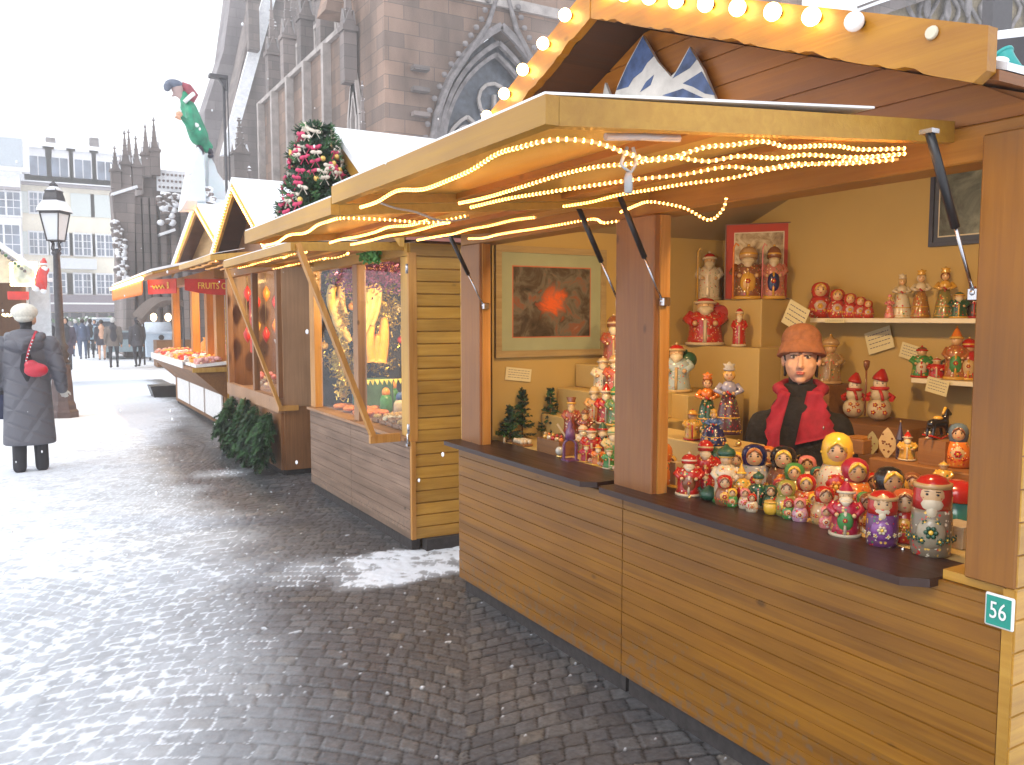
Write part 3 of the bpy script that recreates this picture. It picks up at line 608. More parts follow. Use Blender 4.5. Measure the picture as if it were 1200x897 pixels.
def gable_front(S, X, y0, y1, yp, z0, zp, mat_wall, lit=True, depthx=2.2, over=.25, w=.10):
    """front gable: boarded wall, two lit bargeboards, pitched roof with snow"""
    g_ = MB(); g_.prism([(X + over, y1 - .1, z0), (X + over, yp, zp - .06), (X + over, y0 + .1, z0)], (.03, 0, 0)); g_.build('gable_wall', mat_wall, S)
    for ye in (y0, y1):
        dy = ye - yp; dz = z0 - zp; L_ = math.hypot(dy, dz); up = Vector((0, -dz * (1 if dy > 0 else -1) / L_ * (1), abs(dy) / L_)); 
        p = MB(); a = [(X, yp, zp), (X, ye, z0), (X, ye, z0 - w), (X, yp, zp - w * 1.15)]
        p.prism(a, (.03, 0, 0)); bo = p.build('bargeboard', W_edge, S)
        r_ = MB(); r_.prism([(X + .031, yp, zp - .04), (X + .031, ye, z0 - .04), (X + .031, ye, z0 - .015), (X + .031, yp, zp - .015)], (depthx, 0, 0)); ro_ = r_.build('roof_slope', W_dark, S)
        s_ = MB(); s_.prism([(X - .01, yp, zp + .002), (X - .01, ye, z0 + .002), (X - .01, ye, z0 + .045), (X - .01, yp, zp + .055)], (depthx + .05, 0, 0)); s_.build('snow_cover', snow, ro_)
        if lit:
            n_ = max(6, int(L_ / .055)); q = MB(); q.tube([(X - .012, yp + dy * i / n_, zp - w * .5 + dz * i / n_) for i in range(n_ + 1)], .009, 5, 0)
            for i in range(n_): q.ball((X - .016, yp + dy * (i + .5) / n_, zp - w * .5 + dz * (i + .5) / n_), .013, 6, 1, 4)
            q.build('light_chain', [ropem, bead], bo)
# ---- stall 2
S2 = thing('market_stall', (3.1, 5.9, 0), 'weathered stall with grey front boards, yellow side wall and a plexiglass window of golden wares', 'market stall', 'wooden market stalls')
X2 = 2.04
m1 = MB(); groove_panel(m1, (X2, 6.95), (X2, 5.92), (-1, 0, 0), .09, .065, .72); m1.build('front_panel', W_grey, S2)
m1 = MB(); groove_panel(m1, (X2, 5.915), (X2, 4.80), (-1, 0, 0), .09, .065, .72); m1.build('front_panel', W_grey, S2)
m1 = MB(); groove_panel(m1, (X2 + .012, 4.79), (4.3, 4.70), (0, -1, 0), .09, .078, 1.96, d=.013, gw=.009); m1.build('end_wall', W_yel, S2)
m1 = MB(); m1.box((X2 - .004, 4.782, .72), (X2 + .05, 4.80, 1.9)); m1.box((X2 + .002, 4.775, .09), (X2 + .03, 4.80, .719)); m1.build('corner_strip', W_frame, S2)
m1 = MB(); m1.box((X2 + .02, 4.83, 0), (X2 + .08, 6.93, .088)); m1.box((X2 + .09, 4.75, 0), (4.2, 4.82, .088)); m1.build('plinth', plinth, S2)
m1 = MB(); m1.box((X2 - .035, 4.81, .722), (X2 + .30, 6.93, .742)); m1.build('window_sill', W_pale, S2)
for y0, y1, mt in ((4.81, 4.93, W_goldp), (5.74, 5.84, W_pale), (6.80, 6.93, W_frame)):
    m1 = MB(); m1.box((X2 + .003, y0, .744), (X2 + .07, y1, 1.88), bev=.003); m1.build('post', mt, S2)
m1 = MB(); m1.box((X2 + .0, 4.81, 1.882), (X2 + .1, 6.95, 1.96)); m1.build('header_beam', W_edge, S2)
for y0, y1 in ((4.935, 5.735), (5.845, 6.795)):
    m1 = MB(); m1.box((X2 + .03, y0, .746), (X2 + .034, y1, 1.878)); m1.build('window_pane', glassm, S2)
m1 = MB(); m1.box((X2 + .08, 6.90, .3), (4.2, 6.93, 2.1)); m1.build('inner_end_wall', plain('dark_draped_wall', (.03, .022, .018), .8, var=.5, vs=6), S2)
m1 = MB(); m1.box((3.5, 4.85, .1), (3.53, 6.89, 2.1)); m1.build('back_wall', W_brown, S2)
m1 = MB(); m1.box((X2 + .08, 4.85, .70), (2.9, 6.88, .715)); m1.build('display_shelf', W_pale, S2)
m1 = MB(); m1.box((X2 + .08, 4.86, 1.962), (4.2, 6.9, 1.98)); m1.build('ceiling_panel', W_pale, S2)
gable_front(S2, 1.93, 4.66, 7.06, 5.86, 2.02, 2.80, W_brown, lit=False, depthx=3.2)
e = MB(); e.box((1.97, 4.655, 1.965), (5.1, 4.68, 2.015)); e.build('eaves_board', plain('reddish_eaves_board', (.34, .13, .10), .5), S2)
flap(S2, 4.86, 6.80, 1.33, 1.915, X2, 1.945)
for y in (4.865,):
    m1 = MB(); m1.bar((1.37, y, 1.93), (1.82, y, .765), .030, .052, (0, 1, 0)); m1.bar((1.80, y, .742), (X2 - .04, y, .742), .030, .052, (0, 0, 1)); m1.build('prop_arm', W_frame, S2)
m1 = MB()
for z in (.80, 1.80): m1.box((X2 - .006, 4.785, z - .03), (X2 + .003, 4.815, z + .03)); m1.tube([(X2 - .01, 4.80, z - .03), (X2 - .01, 4.80, z + .03)], .006, 8)
m1.build('hinge', steel, S2)
m1 = MB(); m1.tube([(X2 - .012, 4.80, .70), (X2 - .012, 4.80, .77)], .008, 8); m1.box((X2 - .02, 4.785, .69), (X2 - .005, 4.815, .705)); m1.build('door_bolt', steel, S2)
for xx_, lab in ((1.45, 'zigzag lit rope light under the outer edge of the second stall canopy'), (1.72, 'lit rope light under the middle of the second stall canopy')):
    rope([(xx_ + (.06 if i % 2 else -.02), 4.93 + i * .23, 1.895 + (.012 if i % 2 else -.01)) for i in range(9)], lab, grp='rope lights under the further canopies', step=.03)
lamp('spot lamp inside the second stall above its golden wares', (2.5, 5.6, 1.90), (2.6, 6.9, 1.2), 20, colr=(1, .72, .36), spread=170)
# wares in the second stall
creamf = plain('cream_yellow_drape', (.78, .50, .15), .55, var=.25, vs=9); orangef = plain('orange_drape', (.80, .36, .04), .5, var=.25, vs=8)
d_ = MB()
def strip(mb, A, B, C_, Y, w0, w1, w2):
    P = []; 
    for i in range(13):
        s = i / 12; p = [(1 - s) ** 2 * A[j] + 2 * s * (1 - s) * B[j] + s * s * C_[j] for j in (0, 1)]; P.append(onY(p[0], p[1], Y))
    W_ = [((1 - s) ** 2 * w0 + 2 * s * (1 - s) * w1 + s * s * w2) for s in [i / 12 for i in range(13)]]
    vs = []
    for i, p in enumerate(P):
        d = (P[min(i + 1, 12)] - P[max(i - 1, 0)]).normalized(); n = Vector((d.z, 0, -d.x))
        for j, (a_, f_) in enumerate(((-1, 0), (-.5, -.022), (0, -.030), (.5, -.022), (1, 0), (.5, .012), (-.5, .012))): vs.append(p + n * (W_[i] * a_) + Vector((0, f_, 0)))
    fs = [(i * 7 + j, i * 7 + (j + 1) % 7, (i + 1) * 7 + (j + 1) % 7, (i + 1) * 7 + j) for i in range(12) for j in range(7)]; mb.add(vs, fs + [list(range(7)), [84 + j for j in range(7)][::-1]], 0, True)
for A, B, C_, w0, w1, w2 in (((391, 335), (380, 355), (408, 395), .035, .05, .03), ((396, 350), (384, 372), (410, 400), .02, .045, .03), ((402, 328), (396, 345), (405, 368), .03, .04, .02), ((438, 318), (446, 350), (424, 395), .04, .075, .04), ((430, 335), (437, 360), (418, 402), .03, .05, .03), ((445, 335), (446, 365), (428, 398), .02, .04, .02)):
    strip(d_, A, B, C_, 6.70 - .03 * w1, w0, w1, w2)
solo(d_, 'curved_ornament', creamf, tuple(onY(415, 400, 6.7)), 'large cream and yellow ornament of curved upright folds hanging inside the second stall', 'ornament')
d_ = MB()
for A, B, C_, w in (((437, 382), (430, 400), (436, 424), .05), ((450, 372), (452, 395), (446, 425), .06), ((443, 392), (441, 408), (441, 425), .05)): strip(d_, A, B, C_, 6.5 - w, w * .5, w, w)
solo(d_, 'folded_shawl', orangef, tuple(onY(443, 425, 6.5)), 'orange folded shawl standing right of the cream ornament in the second stall', 'shawl')
gm = plain('green_felt', (.05, .12, .06), .8, var=.5, vs=10); bm_ = plain('blue_patterned_cloth', (.08, .16, .25), .7, var=.6, vs=20)
yf = plain('yellow_fringe', (.75, .65, .15), .6, var=.4, vs=30)
d_ = MB(); d_.box((onY(422, 440, 6.3).x, 6.3, .745), (onY(462, 440, 6.3).x, 6.5, 1.0), bev=.02); gx_ = onY(422, 440, 6.3).x - 2.66; T = thing('display_box', (2.85, 6.5, .745), 'green felt box with a yellow paper fringe below the orange shawl', 'box'); d_.build('box_body', gm, T)
d_ = MB(); [d_.prism([(gx_ + 2.66 + i * .04, 6.296, 1.0), (gx_ + 2.70 + i * .04, 6.296, 1.0), (gx_ + 2.685 + i * .04, 6.292, .955)], (0, .006, 0)) for i in range(10)]; d_.build('fringe', yf, T)
d_ = MB(); d_.box((2.30, 6.45, .745), (2.56, 6.65, .99), bev=.03); solo(d_, 'cloth_bundle', bm_, (2.43, 6.5, .745), 'blue patterned cloth bundle on the sill of the second stall', 'cloth')
red_or = plain('red_orange_cloth', (.75, .20, .05), .6, var=.6, vs=26)
d_ = MB()
for i in range(40): d_.ball((2.16 + random.random() * .22, 5.95 + random.random() * .7, .755 + random.random() * .02), (.05, .06, .022), 8, 0, 5)
solo(d_, 'ribbon_heap', red_or, (2.2, 6.2, .745), 'heap of red and orange ribbons on the far window sill of the second stall', 'ribbons')
nutm = [plain('walnut_brown', (.30, .15, .05), .6, var=.5, vs=40), plain('cream_sweets', (.72, .60, .38), .6, var=.3, vs=40), plain('bread_gold', (.60, .36, .10), .5, var=.3, vs=30)]
for k in range(6):
    y = 4.98 + k * .125 + (.03 if k > 4 else 0); T = thing('tray', (2.28, y, .743), ['wicker tray of walnuts nearest the corner post of the second stall', 'tray of cream coloured sweets second from the corner post of the second stall', 'tray of gold brown biscuits third from the corner post of the second stall', 'tray of dark nuts just before the middle mullion of the second stall', 'tray of pale sweets right behind the middle mullion of the second stall', 'tray of gold biscuits just before the middle post of the second stall'][k], 'tray', 'trays of small wares in the second stall')
    d_ = MB(); d_.box((2.12, y - .055, .744), (2.5, y + .055, .775), bev=.006); d_.build('tray_base', W_box, T)
    d_ = MB()
    for i in range(60): d_.ball((2.14 + random.random() * .34, y - .045 + random.random() * .09, .778 + random.random() * .014), .012 + random.random() * .007, 6, 0, 4)
    o_ = d_.build('contents', nutm[k % 3], T); o_['kind'] = 'stuff'
# stock hanging and standing in the windows of stalls 2 and 3
stk = [plain('s_gold', (.75, .42, .06), .35, var=.3), plain('s_red', (.60, .04, .03), .35, var=.2), plain('s_green', (.06, .25, .05), .4, var=.3), plain('s_cream', (.74, .60, .36), .5, var=.2), plain('s_orange', (.75, .28, .03), .4, var=.2), plain('s_blue', (.05, .12, .30), .4, var=.2)]
kn = ['gold', 'red', 'green', 'cream', 'orange', 'blue']; od = ['first', 'second', 'third', 'fourth', 'fifth', 'sixth', 'seventh', 'eighth', 'ninth', 'tenth', 'eleventh', 'twelfth', 'thirteenth', 'fourteenth', 'fifteenth', 'sixteenth', 'seventeenth', 'eighteenth']
k = 0
for row, (zz_, X0_) in enumerate(((.745, 2.42), (.745, 2.62), (.745, 2.82))):
    for j in range(6):
        y = 5.0 + j * .29 + .06 * row; c = (k * 5 + row) % 6; h = .12 + .07 * random.random() + .06 * row; T = thing('toy_jar', (X0_, y, zz_), f'{od[j]} ornament from the corner post in the {["front", "middle", "back"][row]} row of second stall stock, {kn[c]}', 'ornament', 'stock standing in the second stall')
        m_ = MB(); m_.lathe([(.04, 0), (.055, .02), (.05, h * .6), (.03, h * .8)], (X0_, y, zz_), 10); m_.build('jar_body', stk[c], T)
        m_ = MB(); m_.ball((X0_, y, zz_ + h * .9), (.035, .035, .04), 8); m_.build('lid', stk[(c + 2) % 6], T); k += 1
for k in range(18):
    y = 6.86; px = 372 + (k % 6) * 18 + 4 * (k // 6); py = 318 + (k // 6) * 42 + random.uniform(-6, 6); P = onY(px, py, 6.84); c = (0, 1, 4, 0, 3, 0, 1, 0, 4, 2, 0, 3, 0, 1, 0, 4, 0, 1)[k]; T = thing('hanging_ornament', P, f'{kn[c]} bauble, {od[k % 6]} from the left in the {["upper", "middle", "lower"][k // 6]} row on the dark end wall of the second stall', 'bauble', 'baubles on the end wall of the second stall')
    T['label'] = f'{kn[c]} bauble, {od[k % 6]} in the {["upper", "middle", "lower"][k // 6]} row on the second stall end wall'
    m_ = MB(); m_.ball(P, .035, 10); m_.build('ball', stk[c], T); m_ = MB(); m_.lathe([(.01, 0), (.01, .015)], P + Vector((0, 0, .033)), 6); m_.tube([P + Vector((0, 0, .045)), P + Vector((0, .02, .12))], .002, 4); m_.build('cap', brass, T)
for k in range(9):
    P = onY(290 + (k % 5) * 11, 345 + (k // 5) * 38 + (k % 2) * 10, 9.6); c = (1, 1, 4, 1, 3, 1, 0, 1, 4)[k]; T = thing('hanging_ornament', P, f'{kn[c]} ornament, {od[k]} of the nine hanging behind the third stall window', 'ornament', 'ornaments in the third stall window'); m_ = MB(); m_.lathe([(.001, -.09), (.035, -.03), (.045, .02), (.02, .07), (.001, .10)], P, 10); m_.build('ornament_body', stk[c], T); m_ = MB(); m_.tube([P + Vector((0, 0, .1)), (P.x, P.y, 2.0)], .003, 4); m_.build('thread', brass, T)
# golden tinsel and purple tinsel
def tinsel(name, pts, r, mat, label, n=500, sz=.016):
    mb = MB(); P = [Vector(p) for p in pts]
    for i in range(n):
        s = random.random() * (len(P) - 1); k = int(s); c = P[k].lerp(P[k + 1], s - k) + Vector((random.gauss(0, r), random.gauss(0, r), random.gauss(0, r)))
        a = Vector((random.gauss(0, 1), random.gauss(0, 1), random.gauss(0, 1))).normalized(); b2 = a.cross(Vector((random.random(), .5, .3))).normalized() * sz * .35; a = a * sz
        mb.add([c - a - b2, c + a - b2, c + a + b2, c - a + b2], [(0, 1, 2, 3)])
    return solo(mb, name, mat, P[0], label, 'tinsel')
tinsel('tinsel', [(2.24, 6.70, 1.65), (2.25, 6.70, 1.2), (2.24, 6.68, .84)], .028, gold, 'gold sequin tinsel hanging by the far post of the second stall', 900)
tinsel('tinsel', [(2.2, 6.6, 1.84), (2.6, 6.6, 1.88), (3.1, 6.6, 1.82)], .06, plain('purple_foil', (.20, .05, .14), .3, metal=.4, var=.5, vs=30), 'dark purple tinsel under the ceiling of the second stall', 2200, .016)
tinsel('tinsel', [tuple(onY(px_, py_, 6.82)) for px_, py_ in ((392, 335), (402, 312), (425, 345), (456, 318), (458, 380), (440, 350), (455, 430), (392, 418), (404, 436), (425, 415))], .05, gold, 'dense gold tinsel spread over the dark end wall of the second stall', 3200, .013)
tinsel('tinsel', [(2.02, 5.25, 1.91), (2.03, 5.55, 1.93)], .02, plain('green_foil', (.08, .28, .05), .35, metal=.3, var=.5, vs=30), 'small green tinsel sprig on the window head of the second stall', 260, .02)
tinsel('tinsel', [(2.98, 6.6, 1.75), (3.15, 6.6, 1.3), (3.10, 6.6, .85)], .05, plain('green_gold_foil', (.20, .22, .05), .4, metal=.4, var=.7, vs=30), 'green and gold garland right of the cream ornament in the second stall', 900, .02)
# ---- stall 3
S3 = thing('market_stall', (3.0, 8.9, 0), 'brown stall with fir branches on its front and a lit pointed gable', 'market stall', 'wooden market stalls')
m1 = MB(); m1.box((2.0, 7.77, .06), (2.03, 10.1, .60)); m1.build('front_panel', W_brown, S3)
m1 = MB(); m1.box((1.98, 7.77, .604), (2.03, 10.1, .74)); m1.build('front_rail', W_pale, S3)
m1 = MB(); m1.box((2.031, 7.75, .06), (4.2, 7.775, .66)); m1.build('end_wall', W_brown, S3)
m1 = MB(); m1.box((2.031, 7.752, .662), (4.2, 7.777, 2.05)); m1.build('end_wall', W_pale, S3)
m1 = MB(); m1.box((2.02, 7.79, 0), (4.1, 7.83, .058)); m1.box((2.02, 7.831, 0), (2.05, 10.0, .058)); m1.build('plinth', plinth, S3)
for y0, y1 in ((7.78, 7.86), (8.75, 8.82), (10.0, 10.1)):
    m1 = MB(); m1.box((1.99, y0, .742), (2.05, y1, 1.95), bev=.003); m1.build('post', W_brown, S3)
m1 = MB(); m1.box((1.98, 7.77, 1.952), (2.06, 10.1, 2.04)); m1.build('header_beam', W_beam, S3)
m1 = MB(); m1.box((2.02, 7.865, .745), (2.024, 8.745, 1.95)); m1.build('window_pane', glassm, S3)
m1 = MB(); m1.box((2.06, 10.05, .1), (4.2, 10.09, 2.1)); m1.build('inner_end_wall', W_brown, S3)
m1 = MB(); m1.box((3.4, 7.85, .1), (3.43, 10.04, 2.1)); m1.build('back_wall', W_brown, S3)
m1 = MB(); m1.box((2.06, 7.79, .68), (2.6, 10.0, .70)); m1.build('display_shelf', W_pale, S3)
m1 = MB(); m1.box((2.07, 7.79, 2.05), (4.2, 10.1, 2.07)); m1.build('ceiling_panel', W_brown, S3)
gable_front(S3, 1.83, 7.45, 10.15, 8.8, 2.14, 2.86, W_brown, lit=True, depthx=2.6)
flap(S3, 7.72, 9.5, 1.40, 2.03, 2.0, 2.10, mats=(W_goldp, W_pale))
m1 = MB(); m1.bar((1.52, 7.74, 1.99), (1.99, 7.74, .66), .03, .05, (0, 1, 0)); m1.bar((1.975, 7.745, .65), (2.16, 7.735, .65), .028, .05, (0, 0, 1)); m1.build('prop_arm', W_frame, S3)
for k in range(3):
    rope([(1.46 + k * .15 + (.05 if i % 2 else 0), 7.80 + i * .17, 2.0 + .01 * (i % 2)) for i in range(9)], ['zigzag lit rope light along the outer edge of the third stall canopy', 'middle zigzag rope light under the third stall canopy', 'inner zigzag rope light under the third stall canopy by its window'][k], grp='rope lights under the further canopies', step=.035, r=.008)
lamp('spot lamp inside the third stall above the red ornaments', (2.5, 8.7, 1.95), (2.5, 10, 1.2), 16, spread=170)
redm = plain('bright_red_lacquer', (.62, .03, .02), .25, var=.1, coat=.4)
d_ = MB(); d_.lathe([(.001, -.13), (.03, -.08), (.045, 0), (.03, .07), (.001, .15)], (2.30, 8.6, 1.35), 14); d_.tube([(2.30, 8.6, 1.5), (2.30, 8.6, 1.9)], .003, 4); solo(d_, 'hanging_ornament', redm, (2.3, 8.6, 1.9), 'red teardrop ornament hanging in the third stall window', 'ornament')
d_ = MB(); d_.box((2.12, 9.2, 1.1), (2.14, 9.5, 1.75), bev=.01); solo(d_, 'hanging_banner', redm, (2.13, 9.3, 1.1), 'narrow red cloth banner hanging in the third stall', 'banner')
d_ = MB(); d_.prism([(2.10, 8.35, 1.28), (2.45, 8.35, 1.26), (2.38, 8.35, 1.12), (2.22, 8.35, .98)], (0, .01, 0)); solo(d_, 'paper_sheet', white_p, (2.2, 8.35, .98), 'large white paper sheet tilted in the third stall window', 'paper')
d_ = MB(); d_.ball((2.25, 8.1, .72), (.13, .16, .30), 16, 0, 10); solo(d_, 'plastic_dome', glassm, (2.25, 8.1, .71), 'clear plastic dome over sweets in the third stall', 'dome')
for k, (y, lab) in enumerate(((8.1, 'pale ornaments heaped under the clear plastic dome'), (9.15, 'cluster of white and pink baubles on the third stall sill'))):
    d_ = MB()
    for i in range(16): d_.ball((2.14 + random.random() * .16, y - .1 + random.random() * .2, .73 + random.random() * .16), .03, 8, random.randint(0, 1), 6)
    solo(d_, 'bauble_heap', [plain('cream_bauble', (.75, .62, .42), .3), plain('pink_bauble', (.70, .22, .20), .3)], (2.2, y, .705), lab, 'baubles')
# fir branches tied to the front of stall 3
needle = plain('fir_needles', (.045, .125, .040), .6, var=.45, vs=7); needle2 = plain('dark_fir_needles', (.022, .055, .030), .6, var=.4, vs=7); twig = plain('fir_twig', (.12, .07, .035), .8)
def needles(mb, a, b2, r, n, sz=.03, mi=0):
    a = Vector(a); b2 = Vector(b2); d = (b2 - a)
    dn = d.normalized()
    for i in range(n):
        s = random.random(); c = a + d * s; v = Vector((random.gauss(0, 1), random.gauss(0, 1), random.gauss(0, 1))); v = (v - dn * v.dot(dn)).normalized()
        tip = c + v * r * (1.0 - .45 * s) + dn * r * .7; w = v.cross(dn) * sz * .08
        mb.add([c - w, c + w, tip + w * .3, tip - w * .3], [(0, 1, 2, 3)], mi)
def fir_bunch(name, y, z0, z1, w, label, X=1.955):
    T = thing(name, (X, y, z0), label, 'fir branches', 'fir branches on the third stall'); nb = MB(); tb = MB()
    for i in range(16):
        a = Vector((X - .01, y + random.uniform(-w, w) * .7, z1 - random.random() * .12)); e_ = a + Vector((-random.uniform(.03, .16), random.uniform(-.16, .16), -(z1 - z0) * random.uniform(.5, .95)))
        tb.tube([a, a.lerp(e_, .5) + Vector((-.05, 0, 0)), e_], [.006, .004, .002], 5)
        for p, q in ((a, a.lerp(e_, .5) + Vector((-.05, 0, 0))), (a.lerp(e_, .5) + Vector((-.05, 0, 0)), e_)):
            needles(nb, p, q, .045, 90, .06)
            for k in range(6):
                s = random.random(); c = p.lerp(q, s); sd_ = c + Vector((random.uniform(-.07, .02), random.choice((-1, 1)) * random.uniform(.05, .11), -random.uniform(.04, .12))); needles(nb, c, sd_, .035, 60, .06, random.randint(0, 1))
    nb.build('needles', [needle, needle2], T); tb.build('twig', twig, T)
for k, (y, z0, z1) in enumerate(((7.98, .16, .60), (8.45, .06, .62), (9.0, .01, .66), (9.6, .10, .62))):
    fir_bunch('fir_branch_bunch', y, z0, z1, .17, ['bunch of fir branches nearest the brown side wall of the third stall', 'long dark bunch of fir branches in the middle right of the third stall front', 'longest bunch of fir branches, left of the middle of the third stall front', 'furthest bunch of fir branches beside the white panels of the sweet stall'][k])
# ---- stall 4: sweets
S4 = thing('market_stall', (3.2, 13.3, 0), 'sweet stall with white front panels, leaning counter and orange lit awning', 'market stall', 'wooden market stalls')
X4 = 2.17; Y40, Y41 = 11.2, 15.5
m1 = MB(); groove_panel(m1, (X4 + .03, Y40), (4.6, Y40), (0, -1, 0), .05, .075, 2.1); m1.build('end_wall', W_yel, S4)
m1 = MB(); m1.box((X4, Y40 + .01, .05), (X4 + .03, Y41, .80)); m1.build('front_panel', W_box, S4)
for k in range(3):
    y0 = Y40 + .12 + k * 1.30; y1 = y0 + 1.18; m1 = MB(); m1.prism([(X4 - .03, y0, .12), (X4 - .03, y1, .12), (X4 - .03, y1, .62), (X4 - .03, (y0 + y1) / 2 + .1, .74), (X4 - .03, y0, .60)], (.02, 0, 0)); m1.build('white_panel', white_p, S4)
m1 = MB(); m1.box((X4 + .02, Y40 + .02, 0), (4.5, Y41, .048)); m1.build('plinth', plinth, S4)
m1 = MB(); m1.prism([(1.80, Y40 + .03, .80), (1.80, Y40 + .03, .84), (2.5, Y40 + .03, .90), (2.5, Y40 + .03, .80), (X4, Y40 + .03, .45)], (0, Y41 - Y40, 0)); m1.build('leaning_counter', W_box, S4)
m1 = MB(); m1.box((1.785, Y40 + .9, .80), (1.799, Y41, .90)); m1.build('counter_lip', white_p, S4)
m1 = MB(); m1.prism([(1.775, Y40, .79), (1.775, Y40, .85), (2.45, Y40, .85), (2.45, Y40, .79)], (0, .028, 0)); m1.build('counter_lip', W_goldp, S4)
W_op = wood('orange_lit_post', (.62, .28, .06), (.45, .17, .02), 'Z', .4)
for y in (Y40 + .25, 12.1, 13.3, 15.2):
    m1 = MB(); m1.box((X4 - .06, y - .09, .86), (X4 + .05, y + .09, 2.0), bev=.004); m1.build('post', W_op, S4)
m1 = MB(); m1.box((X4 - .1, Y40, 2.0), (X4 + .06, Y41 + .9, 2.12)); m1.build('header_beam', W_beam, S4)
m1 = MB(); m1.box((3.6, Y40 + .05, .1), (3.63, Y41, 2.2)); m1.build('back_wall', W_op, S4)
m1 = MB(); m1.box((X4 + .2, Y40 + .06, .84), (3.5, Y41, .86)); m1.build('display_shelf', W_op, S4)
for z in (1.15, 1.4, 1.65):
    m1 = MB(); m1.box((3.0, Y40 + .06, z), (3.4, Y41, z + .025)); m1.build('back_shelf', W_op, S4)
gable_front(S4, 2.05, 10.45, 14.75, 12.3, 2.3, 3.10, W_siding2, lit=True, depthx=2.6, w=.14)
m1 = MB(); m1.box((2.27, 11.7, 2.32), (2.295, 12.15, 2.85)); m1.build('louvre_shutter', wood('pale_louvres', (.66, .48, .26), (.5, .32, .12), 'Y', .5, board=.05), S4)
m1 = MB(); m1.prism([(1.30, 10.9, 2.02), (1.30, 16.5, 2.02), (2.2, 16.5, 2.25), (2.2, 10.9, 2.25)], (0, 0, .03)); fl4 = m1.build('canopy_flap', W_edge, S4)
m1 = MB(); m1.prism([(1.29, 10.9, 2.053), (1.29, 16.5, 2.053), (2.1, 16.5, 2.26), (2.1, 10.9, 2.26)], (0, 0, .03)); m1.build('snow_cover', snow, fl4)
orv = plain('orange_valance', (.85, .34, .04), .6, var=.35, vs=9)
tr, t, b = nt('orange_glowing_valance'); b.inputs['Base Color'].default_value = (.62, .13, .008, 1); b.inputs['Subsurface Weight'].default_value = 0; b.inputs['Transmission Weight'].default_value = 0
b.inputs['Emission Color'].default_value = (1, .38, .05, 1); b.inputs['Emission Strength'].default_value = .18  # cloth, not a lamp: faint emission stands in for lamp light in it
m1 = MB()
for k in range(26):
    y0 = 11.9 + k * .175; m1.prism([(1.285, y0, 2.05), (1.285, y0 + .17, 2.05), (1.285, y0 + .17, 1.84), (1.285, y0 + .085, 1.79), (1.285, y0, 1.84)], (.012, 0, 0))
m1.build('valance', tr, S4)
for k in range(7):
    y = 11.6 + k * .68; m1 = MB(); m1.tube([(1.255, y, 1.995), (1.255, y + .55, 1.995)], .024, 8); solo(m1, 'tube_lamp', emit('warm_tube', (1, .62, .22), 7), (1.255, y, 1.995), ['fluorescent tube lamp nearest the red sweet stall banner', 'second tube lamp from the red banner under the sweet stall awning', 'third tube lamp from the red banner under the sweet stall awning', 'middle tube lamp of the sweet stall awning', 'fifth tube lamp from the red banner under the awning', 'last but one tube lamp under the sweet stall awning', 'furthest tube lamp under the tip of the orange sweet stall awning'][k], 'lamp', 'tube lamps under the sweet stall awning')
# red banner with writing
bn = MB(); pts = [(1.70, 1.985)] + [(2.56, 1.985), (2.56, 1.84)]
for i in range(1, 12): s = i / 12; pts.append((2.56 - .86 * s, 1.84 - .055 * math.sin(PI * s)))
pts.append((1.70, 1.84)); bn.prism([(x, 11.12, z) for x, z in pts], (0, .015, 0)); redb = plain('red_banner_cloth', (.55, .025, .015), .6, var=.12)
yl = plain('yellow_lettering', (.85, .55, .06), .6)
bn_o = bn.build('banner', redb, S4)
text_mb('FRUITS CONFITS', .115, (2.17, 11.116, 1.895), (1, 0, 0), (0, 0, 1), .002, font_squash=.74).build('lettering', yl, bn_o)
bn = MB(); bn.prism([(1.60, 11.14, 1.985), (1.36, 11.9, 1.99), (1.36, 11.9, 1.80), (1.60, 11.14, 1.80)], (.01, .01, 0)); bn2 = bn.build('banner', redb, S4)
text_mb('B', .12, (1.53, 11.32, 1.90), (.24, -.76, 0), (0, 0, 1), .002, font_squash=.8).build('lettering', yl, bn2)
q = MB(); q.tube([Vector((1.50, 11.42, 1.88)) + Vector((-.24, .76, 0)) * (.06 * i) + Vector((0, 0, .03 * (1 if i % 2 else -.4))) for i in range(8)], .009, 5); q.build('lettering', yl, bn2)
lamp('spot lamp inside the sweet stall nearest the red banner', (2.6, 12.0, 1.98), (2.6, 12.6, .8), 26, spread=175)
lamp('spot lamp inside the sweet stall at its far end', (2.6, 14.2, 1.98), (2.6, 14, .8), 26, spread=175)
d_ = MB(); d_.box((3.5, 11.4, .9), (3.58, 11.9, 1.8), bev=.01); solo(d_, 'hanging_banner', redm, (3.55, 11.6, .9), 'tall red cloth hanging at the back of the sweet stall', 'banner')
swm = [plain('pink_sweets', (.78, .40, .36), .4, var=.3, vs=40), plain('orange_sweets', (.80, .36, .08), .35, var=.3, vs=40), plain('white_sweets', (.80, .74, .68), .4, var=.2, vs=40), plain('red_sweets', (.62, .07, .05), .35, var=.3, vs=40)]
names = ['pink', 'orange', 'white', 'red', 'orange', 'pink', 'white', 'red', 'orange', 'pink']; bl = ['nearest', 'second', 'third', 'fourth', 'fifth', 'sixth', 'seventh', 'eighth', 'ninth', 'furthest']
